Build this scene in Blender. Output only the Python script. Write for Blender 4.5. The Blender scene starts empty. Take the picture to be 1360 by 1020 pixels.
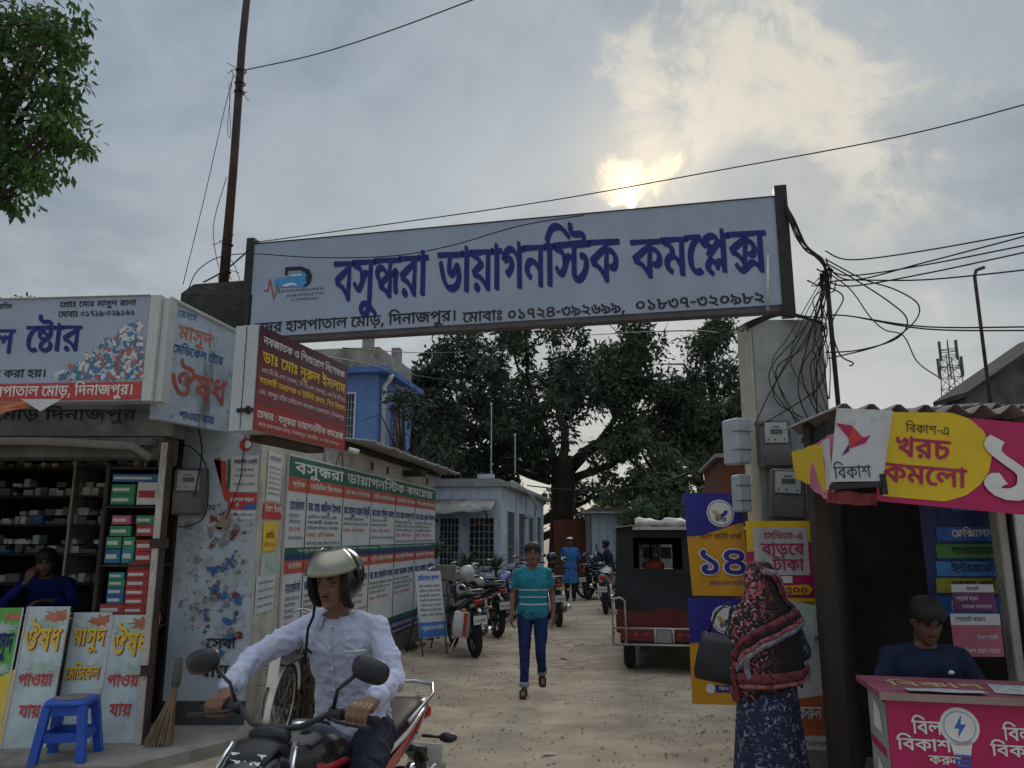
import bpy, math, random
import numpy as np
from mathutils import Vector, Matrix, geometry, noise as mnoise
R = math.radians
S = bpy.context.scene
COL = S.collection
random.seed(7)
CAMZ, PITCH, FOC = 1.72, R(11.3), 1010.0
cam = bpy.data.cameras.new("camera"); cam.sensor_width = 36; cam.lens = FOC/1360*36
cam.clip_start = .05; cam.clip_end = 3000
camo = bpy.data.objects.new("camera", cam); COL.objects.link(camo)
camo.location = (0, 0, CAMZ); camo.rotation_euler = (R(90)+PITCH, 0, 0); S.camera = camo
def ray(px, py):
    x = (px-680)/FOC; y = (510-py)/FOC
    return Vector((x, math.cos(PITCH)-math.sin(PITCH)*y, math.sin(PITCH)+math.cos(PITCH)*y))
def at(px, py, Y):
    r = ray(px, py); return Vector((0, 0, CAMZ))+r*(Y/r.y)
def gnd(px, py, z=0.):
    r = ray(px, py); return Vector((0, 0, CAMZ))+r*((z-CAMZ)/r.z)
SUND = ray(846, 250).normalized()
SUN_EL = math.asin(SUND.z); SUN_AZ = math.atan2(SUND.x, SUND.y)
W = bpy.data.worlds.new("World"); S.world = W; W.use_nodes = True
class NT:
    def __init__(s, nt): s.nt = nt; s.n = nt.nodes; s.l = nt.links
    def inp(s, node, i, v):
        if v is None: return
        if hasattr(v, 'is_linked') or isinstance(v, bpy.types.NodeSocket): s.l.new(v, node.inputs[i])
        else:
            sk = node.inputs[i]
            if sk.type in ('RGBA',) and len(v) == 3: v = (*v, 1)
            sk.default_value = v
    def m(s, op, a, b=None, c=None, clamp=False):
        k = s.n.new('ShaderNodeMath'); k.operation = op; k.use_clamp = clamp
        s.inp(k, 0, a); s.inp(k, 1, b); s.inp(k, 2, c); return k.outputs[0]
    def v(s, op, a, b=None, out=0):
        k = s.n.new('ShaderNodeVectorMath'); k.operation = op
        s.inp(k, 0, a); s.inp(k, 1, b); return k.outputs[out]
    def mix(s, f, a, b, mode='MIX'):
        k = s.n.new('ShaderNodeMix'); k.data_type = 'RGBA'; k.blend_type = mode
        s.inp(k, 0, f); s.inp(k, 6, a); s.inp(k, 7, b); return k.outputs[2]
    def noise(s, vec, sc, det=4, rough=.55, dist=0., out=0):
        k = s.n.new('ShaderNodeTexNoise'); s.inp(k, 'Vector', vec); k.inputs['Scale'].default_value = sc
        k.inputs['Detail'].default_value = det; k.inputs['Roughness'].default_value = rough
        k.inputs['Distortion'].default_value = dist; return k.outputs[out]
    def ss(s, x, a, b):
        k = s.n.new('ShaderNodeMapRange'); k.interpolation_type = 'SMOOTHSTEP'
        s.inp(k, 0, x); k.inputs[1].default_value = a; k.inputs[2].default_value = b
        return k.outputs[0]
    def scale(s, vec, v3):
        k = s.n.new('ShaderNodeMapping'); s.inp(k, 0, vec); k.inputs['Scale'].default_value = v3; return k.outputs[0]
def build_world():
    T = NT(W.node_tree); n = T.n
    bg = n['Background']
    sky = n.new('ShaderNodeTexSky'); sky.sky_type = 'NISHITA'; sky.sun_disc = False
    sky.sun_elevation = SUN_EL; sky.sun_rotation = SUN_AZ
    tc = n.new('ShaderNodeTexCoord').outputs['Generated']
    d = T.v('NORMALIZE', tc)
    sx = n.new('ShaderNodeSeparateXYZ'); T.inp(sx, 0, d)
    z = T.m('MAXIMUM', sx.outputs[2], 0.)
    den = T.m('ADD', z, .22)
    cx = n.new('ShaderNodeCombineXYZ')
    T.inp(cx, 0, T.m('DIVIDE', sx.outputs[0], den)); T.inp(cx, 1, T.m('DIVIDE', sx.outputs[1], den)); T.inp(cx, 2, T.m('MULTIPLY', z, 1.5))
    P = cx.outputs[0]
    n1 = T.noise(P, 1.3, 8, .6, .4); n2 = T.noise(P, 4.2, 10, .62, .6); n3 = T.noise(d, 9., 8, .65, .8)
    base = T.mix(T.ss(z, .0, .62), (.33, .355, .37), (.19, .24, .30))
    base = T.mix(T.ss(sx.outputs[0], -.5, .45), base, (.27, .30, .315), 'MIX')
    base = T.mix(.55, base, T.mix(T.ss(z, .0, .62), (.355, .36, .345), (.215, .27, .325)))
    base = T.mix(T.ss(n1, .40, .62), T.mix(1., base, (.74, .76, .79), 'MULTIPLY'), T.mix(1., base, (1.08, 1.06, 1.02), 'MULTIPLY'))
    base = T.mix(T.m('MULTIPLY', T.ss(n3, .3, .75), .25), base, (.40, .42, .43))
    def blob(px, py, w, a=1.):
        v = ray(px, py).normalized()
        dt = T.v('DOT_PRODUCT', d, tuple(v), out=1)
        k = 1/(w/FOC)**2
        return T.m('MULTIPLY', T.m('EXPONENT', T.m('MULTIPLY', T.m('SUBTRACT', dt, 1.), k)), a)
    def summ(L):
        o = blob(*L[0])
        for q in L[1:]: o = T.m('ADD', o, blob(*q))
        return o
    warm = summ([(880, 190, 60, .8), (960, 120, 90, .8), (1000, 20, 80, .6), (1090, 190, 80, .75), (1170, 250, 65, .7), (1140, 90, 80, .5), (1130, 340, 70, .35), (1180, 480, 120, .5), (820, 60, 60, .25), (1340, 120, 60, .3)])
    n4 = T.noise(d, 26., 6, .6, .5)
    det = T.m('ADD', T.m('MULTIPLY', T.m('SUBTRACT', n3, .5), 3.2), T.m('ADD', T.m('MULTIPLY', T.m('SUBTRACT', n2, .5), 1.6), T.m('MULTIPLY', T.m('SUBTRACT', n4, .5), .7)))
    wv = T.m('ADD', T.m('MULTIPLY', warm, .42), T.m('MULTIPLY', det, T.m('MINIMUM', T.m('MULTIPLY', warm, 1.5), .8)))
    c = T.mix(T.m('MULTIPLY', T.ss(warm, .1, 1.6), .22), base, (.46, .44, .38))
    c = T.mix(T.m('MULTIPLY', T.ss(wv, .27, .95), .64), c, (.62, .56, .44))
    dk = summ([(985, 250, 45, .9), (1060, 275, 50, .8), (1230, 330, 55, .5), (770, 330, 50, .5), (1300, 60, 90, .5), (1140, 385, 40, .4)])
    dm = T.ss(T.m('ADD', T.m('MULTIPLY', dk, .8), T.m('MULTIPLY', det, T.m('MINIMUM', dk, .7))), .3, .75)
    c = T.mix(T.m('MULTIPLY', dm, .75), c, (.245, .275, .295))
    hot = summ([(832, 262, 26, 1.), (850, 240, 22, .8), (872, 222, 24, .55), (838, 215, 34, .45), (812, 240, 18, .6), (900, 205, 20, .4)])
    hm = T.ss(T.m('ADD', T.m('MULTIPLY', hot, .55), T.m('MULTIPLY', T.m('MULTIPLY', det, -1.3), T.m('MINIMUM', hot, .9))), .24, 1.45)
    c = T.mix(T.m('MULTIPLY', T.ss(blob(850, 225, 60), .0, 1.), .22), c, (.74, .64, .45))
    c = T.mix(hm, c, (1.5, 1.16, .66))
    core = T.ss(T.m('MULTIPLY', summ([(835, 272, 20, 1.), (858, 258, 13, .6), (808, 277, 10, .5)]), T.m('ADD', .8, T.m('MULTIPLY', det, -1.))), .62, 1.1)
    c = T.mix(core, c, (3.2, 2.8, 1.9))
    c = T.mix(T.ss(z, .60, 1.), c, (.88, .92, .97))
    c10 = T.mix(1., c, (9.2, 9.2, 9.25), 'MULTIPLY')
    k = T.mix(.93, sky.outputs[0], c10)
    T.inp(bg, 0, k); bg.inputs[1].default_value = .11
build_world()
ld = bpy.data.lights.new("sun", 'SUN'); ld.energy = .9; ld.angle = R(14); ld.color = (1, .9, .74)
lo = bpy.data.objects.new("sun", ld); COL.objects.link(lo)
lo.rotation_euler = (-SUND).to_track_quat('-Z', 'Y').to_euler()
S.view_settings.view_transform = 'Standard'; S.view_settings.look = 'None'
S.view_settings.exposure = 0.38; S.view_settings.gamma = 1; S.view_settings.use_curve_mapping = False
MATS = {}
def newmat(name):
    m = bpy.data.materials.new(name); m.use_nodes = True
    return m, NT(m.node_tree), m.node_tree.nodes['Principled BSDF']
def M(name, col=None, rough=.6, var=.18, sc=6., bump=.15, bsc=45., metal=0., spec=.4, stain=None, stretch=(1, 1, 1), coat=0., trans=0., emit=0.):
    if name in MATS: return MATS[name]
    m, T, b = newmat(name)
    tc = T.n.new('ShaderNodeTexCoord').outputs['Object']
    v = T.scale(tc, stretch)
    f = T.noise(v, sc, 5, .6)
    lo_ = tuple(c*(1-var) for c in col); hi = tuple(min(1, c*(1+var)) for c in col)
    c = T.mix(T.ss(f, .3, .7), lo_, hi)
    if stain:
        scol, amt, ssc, vert = stain
        g = T.noise(T.scale(tc, (1, 1, vert)), ssc, 6, .65, .3)
        c = T.mix(T.m('MULTIPLY', T.ss(g, .5-.0, .72), amt), c, scol)
        g2 = T.noise(tc, ssc*3.3, 5, .6)
        c = T.mix(T.m('MULTIPLY', T.ss(g2, .56, .7), amt*.7), c, scol)
    T.inp(b, 'Base Color', c)
    b.inputs['Roughness'].default_value = rough; b.inputs['Metallic'].default_value = metal
    b.inputs['Specular IOR Level'].default_value = spec
    if rough > .25 and metal < .9:
        T.inp(b, 'Roughness', T.m('ADD', rough-.08, T.m('MULTIPLY', f, .16)))
    if coat: b.inputs['Coat Weight'].default_value = coat; b.inputs['Coat Roughness'].default_value = .08
    if bump:
        bn = T.n.new('ShaderNodeBump'); bn.inputs['Strength'].default_value = bump; bn.inputs['Distance'].default_value = .02
        T.inp(bn, 'Height', T.noise(v, bsc, 4, .6)); T.inp(b, 'Normal', bn.outputs[0])
    MATS[name] = m; return m
class MB:
    def __init__(s): s.v = []; s.f = []; s.mi = []; s.m = 0; s.sm = []; s.smooth = False
    def add(s, vs, fs):
        o = len(s.v); s.v += [tuple(p) for p in vs]
        for f in fs: s.f.append([i+o for i in f]); s.mi.append(s.m); s.sm.append(s.smooth)
        return s
    def box(s, x0, x1, y0, y1, z0, z1, mat=None, bev=0.):
        x0, x1 = min(x0, x1), max(x0, x1); y0, y1 = min(y0, y1), max(y0, y1); z0, z1 = min(z0, z1), max(z0, z1)
        if bev:
            b = min(bev, (x1-x0)*.45, (y1-y0)*.45, (z1-z0)*.45)
            vs = []
            for z, i in ((z0, b), (z0+b, 0), (z1-b, 0), (z1, b)):
                for sx, sy in ((-1, -1), (1, -1), (1, 1), (-1, 1)):
                    xx = (x1 if sx > 0 else x0)-sx*i; yy = (y1 if sy > 0 else y0)-sy*i
                    px = (xx-sx*b, yy); py = (xx, yy-sy*b)
                    a = (px, py) if sx*sy < 0 else (py, px)
                    for q in a: vs.append((q[0], q[1], z))
            fs = [list(range(7, -1, -1)), list(range(24, 32))]
            for k in range(3):
                for j in range(8): fs.append([k*8+j, k*8+(j+1) % 8, k*8+8+(j+1) % 8, k*8+8+j])
        else:
            vs = [(x, y, z) for z in (z0, z1) for x, y in ((x0, y0), (x1, y0), (x1, y1), (x0, y1))]
            fs = [(3, 2, 1, 0), (4, 5, 6, 7), (0, 1, 5, 4), (1, 2, 6, 5), (2, 3, 7, 6), (3, 0, 4, 7)]
        if mat: vs = [mat @ Vector(p) for p in vs]
        return s.add(vs, fs)
    def rings(s, rs, cap=True, closed=False):
        n = len(rs[0]); vs = [p for r in rs for p in r]; fs = []
        k = len(rs)
        for i in range(k if closed else k-1):
            a = i*n; b = ((i+1) % k)*n
            for j in range(n): fs.append((a+j, a+(j+1) % n, b+(j+1) % n, b+j))
        if cap and not closed: fs.append(tuple(range(n-1, -1, -1))); fs.append(tuple(range((k-1)*n, k*n)))
        return s.add(vs, fs)
    def tube(s, pts, r, n=8, cap=True, closed=False):
        pts = [Vector(p) for p in pts]; m = len(pts)
        rr = r if isinstance(r, (list, tuple)) else [r]*m
        rs = []; up = None
        for i, p in enumerate(pts):
            if closed: t = pts[(i+1) % m]-pts[i-1]
            else: t = pts[min(i+1, m-1)]-pts[max(i-1, 0)]
            t.normalize()
            if up is None:
                up = Vector((0, 0, 1)) if abs(t.z) < .9 else Vector((0, 1, 0))
            u = (up-t*up.dot(t))
            if u.length < 1e-5: u = t.orthogonal()
            u.normalize(); w = t.cross(u); up = u
            q = rr[i]; a, b = q if isinstance(q, (list, tuple)) else (q, q)
            rs.append([p+u*(a*math.cos(2*math.pi*k/n))+w*(b*math.sin(2*math.pi*k/n)) for k in range(n)])
        return s.rings(rs, cap, closed)
    def sell(s, secs, n=16, axis='x', pw=2.5, cap=True):
        rs = []
        for q in secs:
            a, cy, cz, hy, hz = q[:5]; e = q[5] if len(q) > 5 else pw; r = []
            for k in range(n):
                t = 2*math.pi*k/n; c, d = math.cos(t), math.sin(t)
                y = cy+hy*math.copysign(abs(c)**(2/e), c); z = cz+hz*math.copysign(abs(d)**(2/e), d)
                r.append({'x': (a, y, z), 'y': (y, a, z), 'z': (y, z, a)}[axis])
            rs.append(r)
        return s.rings(rs, cap)
    def ball(s, c, r, n=12, m=8, mat=None):
        c = Vector(c); rx, ry, rz = r if isinstance(r, (tuple, list)) else (r, r, r)
        vs = [(0, 0, -1)]; fs = []
        for i in range(1, m):
            t = math.pi*i/m
            for j in range(n): a = 2*math.pi*j/n; vs.append((math.sin(t)*math.cos(a), math.sin(t)*math.sin(a), -math.cos(t)))
        vs.append((0, 0, 1)); L = len(vs)-1
        for j in range(n):
            fs.append((0, 1+(j+1) % n, 1+j)); fs.append((L, L-n+j, L-n+(j+1) % n))
        for i in range(m-2):
            for j in range(n): a = 1+i*n; fs.append((a+j, a+(j+1) % n, a+n+(j+1) % n, a+n+j))
        vs = [Vector((p[0]*rx, p[1]*ry, p[2]*rz)) for p in vs]
        if mat: vs = [mat @ p for p in vs]
        return s.add([c+p for p in vs], fs)
    def torus(s, c, Rr, r, ax='y', n=32, m=10, ry=None, a0=0, a1=360):
        c = Vector(c); rs = []; full = abs(a1-a0) >= 360
        k = n if full else n+1
        for i in range(k):
            a = R(a0+(a1-a0)*i/n); ring = []
            for j in range(m):
                b = 2*math.pi*j/m; rad = Rr+r*math.cos(b); h = (ry or r)*math.sin(b)
                u, w = rad*math.cos(a), rad*math.sin(a)
                ring.append(c+Vector({'y': (u, h, w), 'x': (h, u, w), 'z': (u, w, h)}[ax]))
            rs.append(ring)
        return s.rings(rs, True, full)
    def prism(s, poly, y0, y1, plane='xz'):
        n = len(poly)
        def P(p, d): return {'xz': (p[0], d, p[1]), 'xy': (p[0], p[1], d), 'yz': (d, p[0], p[1])}[plane]
        tr = geometry.tessellate_polygon([[Vector((p[0], p[1], 0)) for p in poly]])
        vs = [P(p, y0) for p in poly]+[P(p, y1) for p in poly]
        fs = [t for t in tr]+[tuple(n+i for i in t) for t in tr]
        fs += [(i, (i+1) % n, n+(i+1) % n, n+i) for i in range(n)]
        return s.add(vs, fs)
    def sheet(s, grid):
        h = len(grid); w = len(grid[0])
        return s.add([p for r in grid for p in r], [(i*w+j, i*w+j+1, i*w+w+j+1, i*w+w+j) for i in range(h-1) for j in range(w-1)])
    def out(s, name, mat, parent=None, loc=None, fix=True):
        me = bpy.data.meshes.new(name); me.from_pydata(s.v, [], s.f)
        mats = mat if isinstance(mat, (list, tuple)) else [mat]
        for q in mats: me.materials.append(q)
        if any(s.mi): me.polygons.foreach_set('material_index', s.mi)
        if any(s.sm): me.polygons.foreach_set('use_smooth', s.sm)
        me.update()
        if fix and len(s.f) < 60000:
            import bmesh
            bm = bmesh.new(); bm.from_mesh(me); bmesh.ops.recalc_face_normals(bm, faces=bm.faces); bm.to_mesh(me); bm.free()
        o = bpy.data.objects.new(name, me); COL.objects.link(o)
        if parent: o.parent = parent
        if loc: o.location = loc
        return o
def SMB():
    m = MB(); m.smooth = True; return m
def tag(o, label=None, cat=None, group=None, kind=None):
    if label: o['label'] = label
    if cat: o['category'] = cat
    if group: o['group'] = group
    if kind: o['kind'] = kind
    return o
def empty(name, loc=(0, 0, 0), rz=0., label=None, cat=None, group=None, mat=None):
    o = bpy.data.objects.new(name, None); COL.objects.link(o)
    if mat is not None: o.matrix_world = mat
    else: o.location = loc; o.rotation_euler = (0, 0, rz)
    o.empty_display_size = .1
    return tag(o, label, cat, group)
def between(p0, p1, up=None):
    p0, p1 = Vector(p0), Vector(p1); x = (p1-p0).normalized(); z = Vector(up) if up else Vector((0, 0, 1))
    y = z.cross(x).normalized(); z = x.cross(y)
    return Matrix(((x.x, y.x, z.x, p0.x), (x.y, y.y, z.y, p0.y), (x.z, y.z, z.z, p0.z), (0, 0, 0, 1)))
def copy_tree(o, parent=None):
    c = o.copy(); COL.objects.link(c); c.parent = parent
    for ch in o.children: copy_tree(ch, c)
    return c
TRI = {}
def triangulate(loops):
    vs = [Vector((p.x, p.y)) for c in loops for p in c]; ed = []; o = 0
    for c in loops:
        n = len(c); ed += [(o+i, o+(i+1) % n) for i in range(n)]; o += n
    nv, ne, nf, ov, oe, of = geometry.delaunay_2d_cdt(vs, ed, [], 0, 1e-4)
    out = []
    for f in nf:
        x = sum(nv[i].x for i in f)/3; y = sum(nv[i].y for i in f)/3; odd = False
        for a, b in ed:
            p, q = vs[a], vs[b]
            if (p.y > y) != (q.y > y) and x < p.x+(y-p.y)*(q.x-p.x)/(q.y-p.y): odd = not odd
        if odd and all(ov[i] for i in f): out.append(tuple(ov[i][0] for i in f))
    return out
def glyph(st, g):
    k = (st, g)
    if k not in TRI:
        adv, cs = GLY[g]; loops = []; base = []
        for c in cs:
            x = y = 0; pts = []
            for i in range(0, len(c), 2): x += c[i]; y += c[i+1]; pts.append((x*4., y*4.))
            n = len(pts); q = []
            for i in range(n):
                (ax, ay), (bx, by), (cx, cy) = pts[i-1], pts[i], pts[(i+1) % n]
                e1 = Vector((by-ay, ax-bx)); e2 = Vector((cy-by, bx-cx))
                e1.normalize(); e2.normalize(); nn = e1+e2
                if nn.length < .3: nn = e1.copy()
                nn.normalize(); f = 1/max(.6, nn.dot(e1)); nn = -nn*f*GSIGN
                if st == 'B': bx += nn.x*19; by += nn.y*16
                elif st == 'N':
                    t = max(-1, min(1, (nn.x*.80-nn.y*.60)*1.6)); bx += t*30+nn.x*5; by += -t*16+nn.y*7
                q.append(Vector((bx, by, 0)))
            loops.append(q); base.append([Vector((p[0], p[1], 0)) for p in pts])
        TRI[k] = ([p for c in loops for p in c], triangulate(base) if base else [], adv)
    return TRI[k]
GSIGN = 1
LATC = {}
def latin(ch):
    if ch not in LATC:
        c = bpy.data.curves.new('t', 'FONT'); c.body = ch; c.size = 1000; c.resolution_u = 2
        o = bpy.data.objects.new('t', c); COL.objects.link(o)
        dg = bpy.context.evaluated_depsgraph_get(); me = bpy.data.meshes.new_from_object(o.evaluated_get(dg))
        vs = [v.co.copy() for v in me.vertices]; fs = [tuple(p.vertices) for p in me.polygons]
        adv = (max([v.x for v in vs])+70) if vs else 300
        bpy.data.objects.remove(o); bpy.data.meshes.remove(me); LATC[ch] = (vs, fs, adv)
    return LATC[ch]
def tx(st, text, parent, mat, x0, z0, x1=None, h=.1, y=-.003, align='l', name='lettering', lean=0., mb=None, wob=0.):
    vs = []; fs = []; x = 0
    for wd in text.split(' '):
        if wd in WD: ids = [(glyph(st, g)) for g in WD[wd]]
        else: ids = [latin(c) for c in wd]
        for v, f, adv in ids:
            o = len(vs); vs += [(p[0]+x, p[1]) for p in v]; fs += [tuple(i+o for i in t) for t in f]; x += adv
        x += 260
    if not vs: return None
    mn = min(p[0] for p in vs); mx = max(p[0] for p in vs)
    sz = h/640.; sx = sz if x1 is None else (x1-x0)/(mx-mn)
    if x1 is None and align == 'c': x0 -= (mx-mn)*sx/2
    own = mb is None
    mb = mb or MB()
    mb.add([((p[0]-mn)*sx+x0+lean*p[1]*sz, y, p[1]*sz+z0+wob*math.sin((p[0])*.004)*sz*60) for p in vs], fs)
    if own:
        o = mb.out(name, mat, parent, fix=False); o['kind'] = 'stuff'; return o
def flat(poly, y=-.002, thick=.0, mb=None):
    mb = mb or MB()
    tr = geometry.tessellate_polygon([[Vector((p[0], p[1], 0)) for p in poly]])
    return mb.add([(p[0], y, p[1]) for p in poly], tr)
def rect(x0, x1, z0, z1): return [(x0, z0), (x1, z0), (x1, z1), (x0, z1)]
def circ(cx, cz, r, n=28, a0=0, a1=360, rz=None): return [(cx+r*math.cos(R(a0+(a1-a0)*i/n)), cz+(rz or r)*math.sin(R(a0+(a1-a0)*i/n))) for i in range(n)]
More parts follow.
